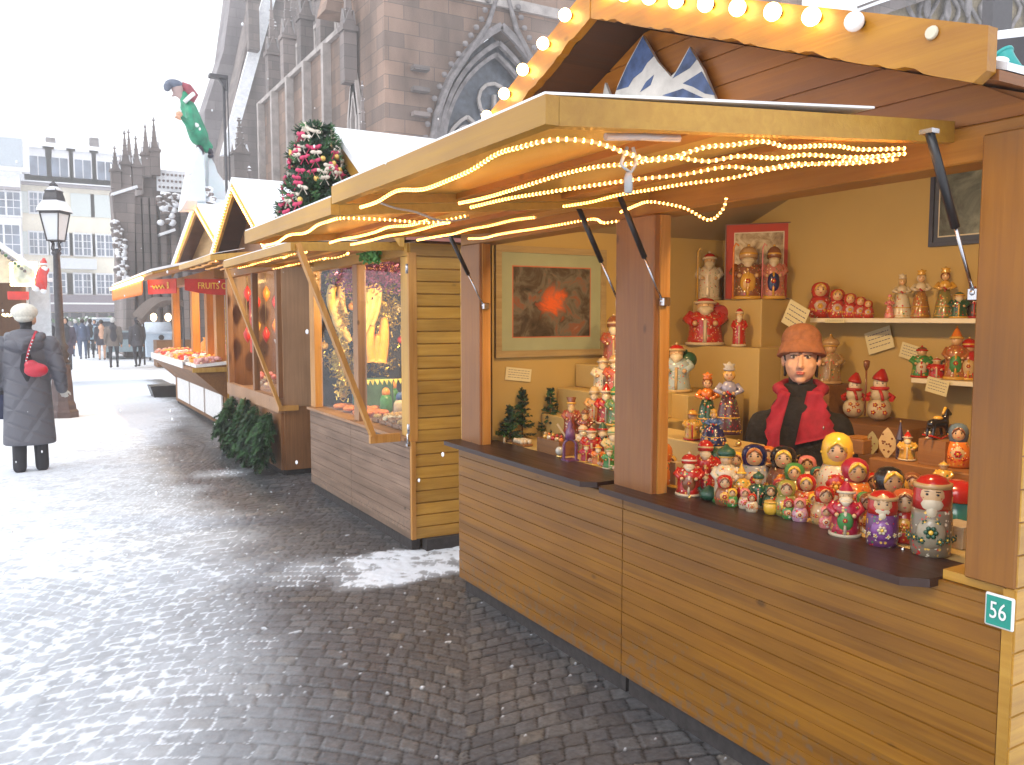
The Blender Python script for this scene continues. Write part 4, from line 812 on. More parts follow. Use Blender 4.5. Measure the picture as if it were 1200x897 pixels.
for k in range(10):
    y = Y40 + .22 + k * .42; T = thing('sweet_tray', (2.0, y, .85), f'{bl[k]} tray along the sweet stall counter, heaped with {names[k]} sweets', 'tray', 'trays of sweets on the leaning counter'); mi = {'pink': 0, 'orange': 1, 'white': 2, 'red': 3}[names[k]]
    d_ = MB(); d_.prism([(1.82, y - .19, .850), (2.28, y - .19, .888), (2.28, y - .19, .930), (1.82, y - .19, .885)], (0, .38, 0)); d_.build('tray_base', white_p, T)
    d_ = MB()
    for i in range(46): xq = random.random(); d_.ball((1.84 + .42 * xq, y - .17 + random.random() * .34, .90 + .04 * xq + random.random() * .05), (.030, .035, .025), 6, 0, 4)
    o_ = d_.build('sweets', swm[mi], T); o_['kind'] = 'stuff'
for k, (x, y, z, mi) in enumerate(((2.35, 11.45, .93, 0), (2.4, 11.62, .93, 3), (2.36, 11.85, .93, 0), (2.4, 12.6, .93, 2), (2.4, 12.8, .93, 1), (2.38, 13.7, .93, 1))):
    d_ = MB(); d_.lathe([(.075, 0), (.085, .05), (.08, .22), (.03, .27), (.05, .31)], (x, y, z - .055), 10); solo(d_, 'sweet_bag', swm[mi], (x, y, z - .055), ['tall clear bag of pink sweets nearest the end wall of the sweet stall', 'bag of red sweets behind the pink one in the sweet stall', 'second pink sweet bag, left of the red bag', 'bag of white sweets behind the second post of the sweet stall', 'bag of orange sweets beside the white bag in the sweet stall', 'lone orange sweet bag near the far post of the sweet stall'][k], 'bag', 'bags of sweets standing in the stall')
# black tub at the end of the sweet stall, dark cloth heap
d_ = MB(); d_.prism([(1.95, 16.6, .0), (2.35, 16.6, 0), (2.35, 16.6, .22), (1.88, 16.6, .22)], (0, .5, 0)); solo(d_, 'planter_tub', black, (2.1, 16.8, 0), 'black tub standing on the snow beyond the sweet stall', 'tub')
# ---- tinsel tree on stall 2
T = thing('christmas_tree', (1.75, 5.70, 1.975), 'small Christmas tree covered in red and white bows on the second stall canopy', 'Christmas tree')
H = .87; cx, cyy, cz = 1.75, 5.70, 1.975
tb = MB(); tb.lathe([(.02, 0), (.015, .5), (.006, H * .9)], (cx, cyy, cz), 8); tb.build('trunk', twig, T)
nb = MB()
for i in range(260):
    h = random.random() ** .8 * .92; r = (.26 * (1 - h) ** .7 + .06); a = random.random() * 2 * PI; p = Vector((cx, cyy, cz + h * H)); q = p + Vector((math.cos(a) * r, math.sin(a) * r, random.uniform(-.02, .06))); needles(nb, p, q, .05, 34, .09, random.randint(0, 1))
nb.build('needles', [needle, needle2], T)
bows = [plain('white_bow', (.66, .58, .48), .6), plain('crimson_bow', (.55, .04, .12), .5), plain('gold_bauble', (.70, .45, .12), .3, metal=.5)]
for i in range(150):
    h = random.random() ** .75 * .97; r = (.25 * (1 - h) ** .7 + .07); a = random.random() * 2 * PI; c = Vector((cx + math.cos(a) * r, cyy + math.sin(a) * r, cz + h * H)); kk = random.choice((0, 0, 1, 1, 1, 2, 2)) if h < .75 else random.choice((0, 0, 0, 1))
    if kk == 2: b_ = MB(); b_.ball(c, .020, 8, 0, 6); b_.build('bauble', bows[2], T); continue
    b_ = MB(); tx = Vector((-math.sin(a), math.cos(a), random.uniform(-.3, .3))).normalized()
    b_.ball(c + tx * .019, (.021, .010, .014), 8, 0, 5, (tx, Vector((math.cos(a), math.sin(a), 0)), Vector((0, 0, 1)))); b_.ball(c - tx * .019, (.021, .010, .014), 8, 0, 5, (tx, Vector((math.cos(a), math.sin(a), 0)), Vector((0, 0, 1))))
    b_.ball(c, .011, 6, 0, 4); b_.bar(c, c + Vector((tx.x * .03, tx.y * .03, -.05)), .010, .003); b_.bar(c, c - Vector((tx.x * .03, tx.y * .03, .05)), .010, .003); b_.build('bow', bows[kk], T)
# ================================================================= BACKGROUND
sand = stone('cathedral_sandstone', (.30, .195, .145), (.17, .125, .105), (.13, .10, .085), .95, .40, .45)
sand2 = stone('dark_sandstone', (.25, .205, .19), (.175, .15, .145), (.13, .115, .11), .8, .36, .40)
sandp = plain('pale_stone_trim', (.36, .32, .30), .9, var=.25, vs=3, bump=.3)
sandd = plain('grey_stone_tracery', (.20, .18, .18), .9, var=.35, vs=4, bump=.3)
leadg = plain('dark_leaded_glass', (.055, .065, .085), .35, var=.5, vs=5)
def poly(mb, pts, Yp, thick, mi=0):
    P = [onY(px, py, Yp) for px, py in pts]; mb.prism(P, (0, thick, 0), mi); return mb
CA = thing('cathedral', (14, 24, 0), 'huge gothic cathedral of pink and grey sandstone with a pointed window, rising behind the stalls', 'cathedral')
def pinnacle(P, base, h, parent, nm='pinnacle', r=.22):
    """square shaft, gablets, crocketed spire and finial, snow on the ledges"""
    P = Vector(P); mb = MB(); x, y, z = P
    mb.box((x - r, y - r, z), (x + r, y + r, z + h * .4)); mb.box((x - r * 1.25, y - r * 1.25, z + h * .4), (x + r * 1.25, y + r * 1.25, z + h * .44))
    for k in range(4):
        a = k * PI / 2; c = Vector((math.cos(a), math.sin(a), 0)); t_ = Vector((-c.y, c.x, 0)); mb.prism([P + Vector((0, 0, h * .44)) + c * r - t_ * r, P + Vector((0, 0, h * .44)) + c * r + t_ * r, P + Vector((0, 0, h * .58)) + c * r], -c * r * .3)
    mb.lathe([(r * .95, h * .44), (r * .15, h * .92), (r * .4, h * .935), (r * .4, h * .95), (r * .12, h * .96), (r * .3, h * .98), (.01, h)], P, 4, rot=PI / 4, sm=False)
    for k in range(5):
        s = k / 5; rr_ = r * (.95 - .8 * s) * .8; zz = h * (.47 + .45 * s)
        for q in range(4):
            a = q * PI / 2 + PI / 4; mb.ball(P + Vector((math.cos(a) * rr_ * 1.15, math.sin(a) * rr_ * 1.15, zz)), (r * .17, r * .17, r * .13), 6, 0, 4)
    return mb.build(nm, sand2, parent)
# A: aisle wall along the street with pale pilasters and a snowy coping
m1 = MB(); m1.box((9, 25.7, 0), (10.5, 37.2, 10.55)); m1.build('aisle_wall', sand, CA)
m1 = MB(); m1.box((8.85, 25.7, 10.552), (10.6, 37.3, 10.72)); m1.build('coping', sandp, CA)
for k in range(5):
    y = 27.6 + k * 2.25; m1 = MB(); m1.box((8.72, y - .12, 0), (8.997, y + .12, 10.55)); m1.build('pilaster', sandp, CA)
for k in range(5):
    y = 26.6 + k * 2.4; pinnacle((9.3, y, 10.73), 0, 4.4, CA, r=.24)
# balustrade above the coping, set back
m1 = MB(); m1.box((11.2, 26, 10.0), (11.5, 40, 12.6)); m1.build('gallery_wall', sand2, CA)
m1 = MB(); m1.box((11.0, 26, 12.602), (11.25, 40, 12.75)); m1.box((11.0, 26, 13.8), (11.25, 40, 13.95))
for k in range(40): m1.box((11.05, 26.1 + k * .35, 12.752), (11.2, 26.22 + k * .35, 13.798))
m1.build('balustrade', sandp, CA)
# B: projecting transept block with the window
XB, YB = 9.0, 22.7
def arch_pts(cx, z0, zs, hw, n=14, k=1.25):
    """pointed arch outline: jambs up to zs, two arcs meeting above"""
    R = hw * k * 2 / 1.0 * .8; R = max(R, hw * 1.05); ox = R - hw; top = math.sqrt(R * R - ox * ox)
    L_ = [(cx - hw, z0)]; a1 = math.asin(top / R)
    for i in range(n + 1): a = a1 * i / n; L_.append((cx + ox - R * math.cos(a), zs + R * math.sin(a)))
    Rr = [(2 * cx - x, z) for x, z in L_[::-1][1:]]; return L_ + Rr, zs + top
cxw = 12.78; ao, ztop_ = arch_pts(cxw, 3.0, 6.4, 2.2); 
wl = MB()   # wall with the arched opening: strips left, right and above
n_ = len(ao)
wl.prism([(XB, YB, 0), (cxw - 2.2, YB, 0), (cxw - 2.2, YB, 3.0)] + [(x, YB, z) for x, z in ao[1:n_ // 2 + 1]] + [(cxw, YB, 17), (XB, YB, 17)], (0, .8, 0))
wl.prism([(26, YB, 0), (26, YB, 17), (cxw, YB, 17)] + [(x, YB, z) for x, z in ao[n_ // 2:-1]] + [(cxw + 2.2, YB, 3.0), (cxw + 2.2, YB, 0)], (0, .8, 0))
wl.box((XB, YB + .8, 0), (XB + .8, 25.69, 17)); wl.box((cxw - 2.2, YB, 0), (cxw + 2.2, YB + .8, 3.0)); wl.build('transept_wall', sand, CA)
W_ = MB()
def arc_band(mb, cx, zs, hw, w, z0, y0, y1, k=1.25, mi=0):
    o1, _ = arch_pts(cx, z0, zs, hw, 14, k); 
    for i in range(len(o1) - 1):
        p = Vector((o1[i][0], 0, o1[i][1])); q = Vector((o1[i + 1][0], 0, o1[i + 1][1])); mb.bar(Vector((p.x, (y0 + y1) / 2, p.z)), Vector((q.x, (y0 + y1) / 2, q.z)), abs(y1 - y0), w, (0, 0, 1) if abs(q.z - p.z) < abs(q.x - p.x) else (1, 0, 0), mi)
for hw, y0, w in ((2.28, -.10, .22), (2.02, .08, .14), (1.84, .22, .12)):
    arc_band(W_, cxw, 6.4, hw, w, 3.0, YB + y0, YB + y0 + .16)
W_.build('window_moulding', sandd, CA)
gl = MB(); gl.prism([(x * .8 + cxw * .2, YB + .55, z) for x, z in arch_pts(cxw, 3.0, 6.4, 2.2)[0]], (0, .03, 0)); gl.box((cxw - 2.1, YB + .6, 3), (cxw + 2.1, YB + .63, 10)); gw_ = gl.build('window', leadg, CA)
tr_ = MB()
for cx2 in (cxw - .95, cxw + .95): arc_band(tr_, cx2, 6.1, .88, .10, 3.0, YB + .36, YB + .50)
for cx2 in (cxw - 1.4, cxw - .5, cxw + .5, cxw + 1.4): arc_band(tr_, cx2, 5.4, .42, .06, 3.0, YB + .38, YB + .48, 1.1)
for cc in ((cxw, 8.2, .55), (cxw - .95, 7.0, .34), (cxw + .95, 7.0, .34)):
    for k in range(12):
        a = k * PI / 6; b2 = a + PI / 6; tr_.bar((cc[0] + cc[2] * math.cos(a), YB + .43, cc[1] + cc[2] * math.sin(a)), (cc[0] + cc[2] * math.cos(b2), YB + .43, cc[1] + cc[2] * math.sin(b2)), .1, .08, (0, 1, 0))
tr_.box((cxw - .05, YB + .36, 3.0), (cxw + .05, YB + .5, 8.4)); tr_.build('tracery', sandp, gw_)
# ogee hood with crockets and finial
hd = MB()
for sg in (-1, 1):
    P = [Vector((cxw + sg * x, YB - .12, z)) for x, z in ((2.45, 6.2), (2.25, 7.4), (1.75, 8.5), (1.05, 9.5), (.5, 10.3), (.18, 11.2), (.02, 12.4))]
    hd.tube(P, [.10, .10, .09, .085, .08, .07, .04], 6)
    for i in range(18):
        s = i / 17 * 5.6; k = int(s); c = P[k].lerp(P[k + 1], s - k) + Vector((sg * .22, -.05, .12)); hd.ball(c, (.10, .09, .085), 6, 0, 4)
hd.lathe([(.1, 0), (.3, .15), (.12, .3), (.25, .5), (.05, .8)], (cxw, YB - .12, 12.3), 8); hd.build('hood_mould', sandd, CA)
for sg in (-1, 1):
    for z in (6.6, 7.3, 8.0, 8.6): hs_ = MB(); hs_.box((cxw + sg * 2.75 - .25, YB - .28, z), (cxw + sg * 2.75 + .25, YB - .02, z + .12)); hs_.build('crocket', sand2, CA)
m1 = MB(); m1.box((XB - .1, YB - .12, 10.9), (26, YB - .001, 11.2)); m1.build('string_course', sandp, CA)
# niche with canopy and slim pinnacle on the street side of the block
ni = MB(); 
for w_ in (.0, .16):
    P = [(XB - .12, 24.45 + w_, 5.6), (XB - .12, 24.45 + w_, 7.6), (XB - .12, 24.9, 8.9 - w_), (XB - .12, 25.35 - w_, 7.6), (XB - .12, 25.35 - w_, 5.6)]
    for i in range(4): ni.bar(P[i], P[i + 1], .24, .13, (1, 0, 0))
ni.build('niche_canopy', sandp, CA)
m1 = MB(); m1.prism([(XB - .02, 24.55, 5.6), (XB - .02, 24.55, 7.6), (XB - .02, 24.9, 8.6), (XB - .02, 25.25, 7.6), (XB - .02, 25.25, 5.6)], (-.02, 0, 0)); m1.build('niche', sand2, CA)
pinnacle((XB - .35, 23.6, 4.8), 0, 3.6, CA, r=.14)
pinnacle((XB - .3, 24.9, 8.6), 0, 3.8, CA, r=.20)
for k, (x, z) in enumerate(((9.6, 17), (12.8, 17), (16, 17))): pinnacle((x, YB + .4, z), 0, 3, CA, r=.25)
# sloping snowy buttress coping at the top of the block
m1 = MB(); m1.prism([(8.2, 25.5, 10.9), (8.95, 25.5, 10.9), (8.95, 25.5, 13.6), (8.6, 25.5, 12.6)], (0, .9, 0)); m1.build('buttress', sand, CA)
# C, D: far buttresses with a steep snow-covered slope
m1 = MB(); poly(m1, [(312, -60), (470, -60), (420, 60), (318, 225), (262, 225), (262, 178)], 44, 2.5); m1.build('flying_buttress', sand2, CA)
m1 = MB(); poly(m1, [(278, -60), (322, -60), (270, 215), (240, 330), (238, 215), (240, 130), (262, 60)], 47, 2.5); m1.build('flying_buttress', stone('pale_far_stone', (.30, .27, .28), (.22, .20, .21), (.18, .17, .17), 1.2, .5, .3), CA)
m1 = MB(); poly(m1, [(318, -40), (334, -40), (272, 182), (259, 182)], 43.6, .35); m1.build('sloping_coping', snow, CA)
pinnacle(onY(282, 212, 40), 0, 2.9, CA, r=.34)
for q in ((325, 150, 41, 5), (345, 90, 42, 5), (372, 60, 42, 6), (297, 60, 43, 6)): pinnacle(onY(q[0], q[1], q[2]), 0, q[3], CA, r=.26)
# low chapel in front with a snow ledge
a_ = onY(266, 222, 24); b_ = onY(345, 222, 24)
m1 = MB(); m1.box((a_.x, 24, 0), (8.7, 25.5, a_.z)); m1.build('chapel_wall', sand2, CA)
m1 = MB(); m1.box((a_.x - .1, 23.85, a_.z + .002), (8.7, 25.6, a_.z + .22)); m1.build('snow_ledge', snow, CA)
pinnacle((a_.x + .5, 23.5, a_.z - 2), 0, 2.6, CA, r=.2)
# ---- gothic choir with spires at the left
CH = thing('gothic_chapel', (4.3, 35, 0), 'small grey gothic chapel with spiky pinnacles between the houses and the cathedral', 'chapel')
m1 = MB(); poly(m1, [(150, 232), (168, 228), (168, 206), (188, 202), (188, 228), (246, 214), (246, 440), (150, 440)], 35, 6); m1.build('chapel_wall', sand2, CH)
m1 = MB(); poly(m1, [(131, 222), (158, 218), (158, 430), (148, 430), (148, 330), (139, 300), (134, 262)], 34.4, 1.2); m1.build('corbelled_buttress', sand2, CH)
m1 = MB(); 
for px in (152, 163, 172, 181, 192, 204, 216, 228): p = onY(px, 300, 34.7); m1.box((p.x - .1, 34.6, 0), (p.x + .1, 34.99, onY(px, 232, 34.7).z))
m1.build('buttress_rib', sand2, CH)
for px, pt, Yp, hh in ((136, 222, 34.6, 1.6), (148, 222, 34.7, 2.2), (161, 222, 34.7, 2.0), (172, 208, 34.7, 2.0), (182, 206, 34.6, 2.2), (153, 224, 36, 2.4)): pinnacle(onY(px, pt, Yp), 0, hh, CH, r=.17)
for (x0, y0, x1, y1) in ((131, 229, 160, 220), (186, 276, 204, 270)):
    m1 = MB(); p = onY(x0, y0, 34.6); q = onY(x1, y1, 34.6); m1.bar(p, q, .7, .10); m1.build('snow_ledge', snow, CH)
m1 = MB(); p = onY(184, 224, 34.8); q = onY(222, 226, 34.8); m1.box((p.x, 34.7, p.z), (q.x, 34.85, p.z + .8)); m1.build('snowy_parapet_panel', snow, CH)
m1 = MB()
for i in range(9):
    for j in range(3): m1.ball((p.x + .08 + i * .15, 34.68, p.z + .16 + j * .24), (.05, .04, .06), 6, 0, 4)
m1.build('parapet_tracery', sand2, CH)
m1 = MB()
for i in range(26): pq = onY(random.uniform(186, 214), random.uniform(228, 262), 34.2); m1.ball(pq, (.14, .14, .12), 6, random.randint(0, 1), 4)
m1.build('carved_crockets', [sand2, snow], CH)
m1 = MB()
for i in range(60):
    s = random.random(); pq = onY(136 + 10 * s + random.gauss(0, 3), 262 + 70 * s, 34.2); m1.ball(pq, (.13, .13, .16), 6, random.choice((0, 0, 1)), 4)
m1.build('carved_console', [sand2, snow], CH)
# ---- town houses at the end of the street
YH = 67
def house(name, x0, x1, ztop, zroof, wall, label, cat='house', Yp=YH, rows=(), shutters=None, dorm=None, chim=()):
    T = thing(name, ((x0 + x1) / 2, Yp, 0), label, cat)
    m1 = MB(); m1.box((x0, Yp, 0), (x1, Yp + 8, ztop)); m1.build('wall', wall, T)
    m1 = MB(); m1.prism([(x0, Yp - .3, ztop + .002), (x0, Yp + 8.3, ztop + .002), (x0, Yp + 4, zroof)], (x1 - x0, 0, 0)); rf = m1.build('roof', snow, T)
    m1 = MB(); m1.box((x0, Yp - .35, ztop - .18), (x1, Yp - .001, ztop)); m1.build('cornice', plain('grey_cornice', (.34, .31, .33), .8), T)
    for (z, hh, xs_, wd, op) in rows:
        for x in xs_:
            m1 = MB(); m1.box((x - wd / 2 - .1, Yp - .10, z - .1), (x + wd / 2 + .1, Yp - .03, z + hh + .12)); f_ = m1.build('window', plain('white_frame', (.74, .74, .76), .6), T)
            m1 = MB(); m1.box((x - wd / 2, Yp - .11, z), (x - .06, Yp - .082, z + hh)); m1.box((x + .06, Yp - .11, z), (x + wd / 2, Yp - .082, z + hh)); pn = m1.build('pane', plain('dark_pane', (.17, .20, .26), .15, var=.4, vs=1), f_)
            m1 = MB()
            for k in (1, 2): m1.box((x - wd / 2, Yp - .125, z + hh * k / 3 - .025), (x + wd / 2, Yp - .112, z + hh * k / 3 + .025))
            m1.box((x - wd / 4 - .03, Yp - .125, z), (x - wd / 4 + .01, Yp - .1125, z + hh)); m1.box((x + wd / 4, Yp - .125, z), (x + wd / 4 + .04, Yp - .1125, z + hh)); m1.build('glazing_bars', plain('white_frame', (.74, .74, .76), .6), f_)
            if shutters and op:
                for sg in (-1, 1): m1 = MB(); xx0 = x + sg * (wd / 2 + .12); m1.box((min(xx0, xx0 + sg * wd * .5), Yp - .09, z - .05), (max(xx0, xx0 + sg * wd * .5), Yp - .03, z + hh + .05)); m1.build('shutter', shutters, T)
    return T, rf
def hx(px, py=300): return onY(px, py, YH)
P = lambda px, py: onY(px, py, YH)
shut = plain('pale_blue_shutters', (.62, .66, .64), .7)
zt = P(90, 218).z; w1 = 1.0
rowsA = [(P(90, 252).z, 1.35, [P(px, 245).x for px in (45,)], w1, True), (P(90, 299).z, 1.45, [P(px, 290).x for px in (45, 70, 97, 123)], w1, True), (P(90, 344).z, 1.35, [P(px, 333).x for px in (67, 97, 123)], w1, True)]
HA, rfA = house('town_house', P(28, 300).x, P(151, 300).x, zt, zt + .03, plain('cream_render', (.80, .74, .62), .85, var=.08, vs=1), 'cream four storey house with pale shutters and a grey shopfront, behind the street lamp', rows=rowsA, shutters=shut)
for px in (97, 120):   # closed shutters
    x = P(px, 245).x; m1 = MB(); m1.box((x - .75, YH - .08, P(90, 252).z - .1), (x + .75, YH - .02, P(90, 252).z + 1.5)); m1.build('closed_shutter', shut, HA)
# mansard storey with dormers
zd0 = P(90, 212).z; m1 = MB(); m1.box((P(30, 300).x, YH + .05, zt + .06), (P(149, 300).x, YH + 6, P(90, 180).z)); m1.build('mansard_wall', plain('pinkish_mansard', (.50, .40, .40), .8), HA)
for px in (45, 70, 97, 123):
    x = P(px, 205).x; z0 = P(90, 213).z; m1 = MB(); m1.box((x - .85, YH - .5, z0 - .2), (x + .85, YH + .02, z0 + 2.0)); dm = m1.build('dormer', plain('white_frame', (.74, .74, .76), .6), HA)
    m1 = MB(); m1.box((x - .5, YH - .53, z0 + .15), (x - .04, YH - .502, z0 + 1.45)); m1.box((x + .04, YH - .53, z0 + .15), (x + .5, YH - .502, z0 + 1.45)); m1.build('pane', plain('dark_pane', (.17, .20, .26), .15, var=.4, vs=1), dm)
    m1 = MB(); m1.box((x - 1, YH - .7, z0 + 2.002), (x + 1, YH + .3, z0 + 2.15)); m1.build('snow_cap', snow, dm)
m1 = MB(); m1.box((P(28, 300).x, YH - .5, zt + .021), (P(151, 300).x, YH + .0, zt + .5)); m1.build('snow_gutter', snow, HA)
m1 = MB(); m1.prism([(P(28, 300).x, YH - .4, P(90, 179).z), (P(28, 300).x, YH + 7, P(90, 179).z), (P(28, 300).x, YH + 3.3, P(90, 150).z)], (P(151, 300).x - P(28, 300).x, 0, 0)); m1.build('upper_roof', snow, HA)
for px in (60, 112): p = P(px, 168); m1 = MB(); m1.box((p.x - .3, YH + 1.2, p.z - 1.5), (p.x + .3, YH + 1.8, p.z + .6)); m1.build('chimney', sandd, HA)
# balcony, shopfront
m1 = MB(); m1.box((P(62, 300).x, YH - .8, P(90, 316).z), (P(112, 300).x, YH - .15, P(90, 304).z)); m1.build('balcony', plain('white_balcony', (.62, .64, .66), .7), HA)
shop = plain('grey_violet_shopfront', (.20, .17, .20), .6); m1 = MB(); m1.box((P(40, 300).x, YH - .5, P(90, 366).z), (P(136, 300).x, YH - .12, P(90, 346).z)); m1.build('shop_awning', shop, HA)
m1 = MB(); m1.box((P(40, 300).x, YH - .55, P(90, 357).z), (P(136, 300).x, YH - .501, P(90, 355).z)); m1.build('awning_trim', white_p, HA)
m1 = MB(); m1.box((P(40, 300).x, YH - .14, 0), (P(136, 300).x, YH - .02, P(90, 367).z)); sw = m1.build('shop_window', plain('dark_shop_glass', (.06, .07, .09), .2, var=.5, vs=1), HA)
m1 = MB()
for px in (50, 66, 82, 98, 114, 128): x = P(px, 380).x; m1.box((x - .08, YH - .2, 0), (x + .08, YH - .141, P(90, 367).z - .01))
m1.build('shop_mullions', shop, sw)
m1 = MB()
for i in range(160): s = random.random(); px = 46 + s * 86; m1.ball(onY(px, 372 + 4 * abs(math.sin(px * .12)) + random.gauss(0, 1), YH - .6), (.10, .06, .08), 5, random.choice((0, 0, 1)), 4)
m1.build('shop_garland', [needle, white_p], HA)
HB, _ = house('town_house', P(-70, 300).x, P(27.5, 300).x, onY(20, 225, YH).z, onY(20, 120, YH).z, plain('pale_pink_render', (.76, .73, .72), .85, var=.06, vs=1), 'pale tall house at the left edge of the view with a wide dormer', Yp=YH - 2,
              rows=[(onY(10, 256, YH).z, 1.5, [onY(px, 245, YH).x for px in (8,)], 1.6, False), (onY(10, 300, YH).z, 1.9, [onY(px, 290, YH).x for px in (6,)], 1.8, True)])
m1 = MB(); x = onY(8, 190, 65).x; z0 = onY(8, 202, 65).z; m1.box((x - 2.2, 64.2, z0), (x + 1.3, 64.69, z0 + 2.6)); dm = m1.build('dormer', plain('white_frame', (.74, .74, .76), .6), HB)
m1 = MB(); m1.box((x - 1.9, 64.15, z0 + .3), (x + .9, 64.198, z0 + 2.1)); m1.build('pane', plain('pale_pane', (.45, .5, .55), .2), dm)
# brick gable behind
m1 = MB(); m1.box((P(130, 300).x, YH + 4, 0), (P(152, 300).x, YH + 9, P(140, 188).z + .9)); solo(m1, 'brick_house', plain('pink_brick', (.42, .27, .25), .85), (P(141, 300).x, YH + 4, 0), 'pinkish brick gable end just right of the cream house roof', 'house')
m1 = MB(); m1.box((P(140, 300).x + 1.5, YH + 14, 0), (P(260, 300).x, YH + 20, P(160, 215).z)); solo(m1, 'far_house', plain('far_grey_wall', (.4, .4, .42), .85), (P(170, 300).x, YH + 14, 0), 'pale grey house far behind the gothic chapel', 'house')
# ---- street lamp
T = thing('street_lamp', (.375, 14, 0), 'black cast iron street lamp with a glass lantern beside the woman in grey', 'street lamp')
iron = plain('dark_painted_iron', (.045, .042, .048), .45, var=.3, vs=20, bump=.1); ironr = plain('brown_base_iron', (.085, .055, .052), .5, var=.3, vs=10)
L0 = Vector((.375, 14, 0)); m1 = MB(); m1.lathe([(.22, 0), (.22, .10), (.19, .13), (.185, .2), (.16, .26), (.15, .5), (.13, .75), (.12, .80)], L0, 8, rot=PI / 8, sm=False); m1.build('base', ironr, T)
m1 = MB(); m1.lathe([(.12, .80), (.14, .84), (.09, .88), (.13, .94), (.085, 1.0), (.12, 1.06), (.075, 1.12), (.06, 1.3), (.055, 2.0), (.045, 2.40), (.07, 2.44), (.04, 2.5)], L0, 12); m1.build('post', iron, T)
m1 = MB()
for k in range(4):
    a = k * PI / 2 + .5; d_ = Vector((math.cos(a), math.sin(a), 0)); m1.tube([L0 + Vector((0, 0, 2.42)), L0 + d_ * .07 + Vector((0, 0, 2.50)), L0 + d_ * .05 + Vector((0, 0, 2.58)), L0 + d_ * .09 + Vector((0, 0, 2.62))], .012, 5)
m1.build('scroll_bracket', iron, T)
lan = MB()
for k in range(4):
    a = k * PI / 2 + .2; b2 = a + PI / 2; c0 = Vector((math.cos(a), math.sin(a), 0)); c1 = Vector((math.cos(b2), math.sin(b2), 0))
    for z0, r0, z1, r1 in ((2.62, .12, 3.02, .20),): lan.bar(L0 + c0 * r0 + Vector((0, 0, z0)), L0 + c0 * r1 + Vector((0, 0, z1)), .016, .016); lan.bar(L0 + c0 * r0 + Vector((0, 0, z0)), L0 + c1 * r0 + Vector((0, 0, z0)), .016, .02); lan.bar(L0 + c0 * r1 + Vector((0, 0, z1)), L0 + c1 * r1 + Vector((0, 0, z1)), .02, .025)
lan.build('lantern_frame', iron, T)
m1 = MB(); m1.lathe([(.115, 2.63), (.19, 3.01)], L0, 4, rot=.2, sm=False); gm_, t, b = nt('milky_lantern_glass'); b.inputs['Base Color'].default_value = (.72, .74, .76, 1); b.inputs['Roughness'].default_value = .15; b.inputs['Alpha'].default_value = .75; m1.build('lantern_glass', gm_, T)
m1 = MB(); m1.lathe([(.24, 3.03), (.23, 3.06), (.15, 3.20), (.145, 3.24), (.12, 3.32), (.13, 3.34), (.05, 3.40), (.06, 3.43), (.01, 3.48)], L0, 4, rot=.2, sm=False); lr = m1.build('lantern_roof', iron, T)
m1 = MB(); m1.lathe([(.245, 3.045), (.24, 3.075), (.165, 3.19), (.15, 3.20)], L0, 4, rot=.2, sm=False); m1.lathe([(.125, 3.342), (.05, 3.405)], L0, 8); m1.build('snow_cap', snow, lr)
# ---- floodlight mast
p = onY(262, 92, 20); T = thing('floodlight_mast', (p.x, 20, 0), 'thin dark floodlight mast with a short arm, right of the puppet', 'mast'); m1 = MB(); m1.tube([(p.x, 20, 0), (p.x, 20, p.z)], .032, 8); m1.build('pole', iron, T); m1 = MB(); m1.tube([(p.x + .08, 20, 3), (p.x + .08, 20, p.z)], .014, 6); m1.build('cable_conduit', iron, T)
m1 = MB(); m1.box((p.x - .32, 19.9, p.z - .02), (p.x + .08, 20.1, p.z + .05)); m1.prism([(p.x - .12, 19.95, p.z - .02), (p.x + .05, 19.95, p.z - .02), (p.x + .05, 19.95, p.z - .28)], (0, .1, 0)); m1.build('lamp_head', iron, T)
# ---- white mountain peaks decor and puppet on stall 4
Yp = 12.2; T = thing('mountain_decoration', onY(240, 240, Yp), 'translucent white mountain peaks mounted above the two lit gables', 'decoration')
icem, t, b = nt('white_translucent_sheet'); b.inputs['Base Color'].default_value = (.62, .66, .68, 1); b.inputs['Roughness'].default_value = .5; b.inputs['Subsurface Weight'].default_value = .2
def peak(pts, Y0, mb, th=.30):
    n = len(pts); P = [onY(px, py, Y0) for px, py in pts]; c = sum((Vector(q) for q in P), Vector()) / n; F_ = [Vector((q.x, Y0 + .0, q.z)) for q in P]; mid = [Vector((c.x + (q.x - c.x) * .75, Y0 - th * .5, c.z + (q.z - c.z) * .78)) for q in P]; bk = [Vector((q.x, Y0 + th, q.z)) for q in P]
    k = len(mb.v); mb.add(mid + F_ + bk, [list(range(n))] + [(i, (i + 1) % n, n + (i + 1) % n, n + i) for i in range(n)] + [(n + i, n + (i + 1) % n, 2 * n + (i + 1) % n, 2 * n + i) for i in range(n)] + [[2 * n + i for i in range(n)][::-1]], 0, False)
m1 = MB(); peak([(212, 246), (217, 218), (222, 196), (228, 180), (232, 172), (237, 178), (240, 200), (242, 246)], Yp, m1); m1.build('peak', icem, T)
m1 = MB(); peak([(238, 250), (240, 200), (239, 182), (243, 178), (249, 188), (253, 200), (262, 212), (266, 236), (264, 262), (250, 270)], Yp + .32, m1); m1.build('peak', icem, T)
m1 = MB(); [m1.ball(onY(244 + i * 1.4 + random.gauss(0, 1.5), 222 + i * 5.5, Yp - .1), (.05, .05, .04), 6, random.randint(0, 1), 4) for i in range(10) for _ in range(5)]; m1.build('holly_trim', [sand2, snow], T)
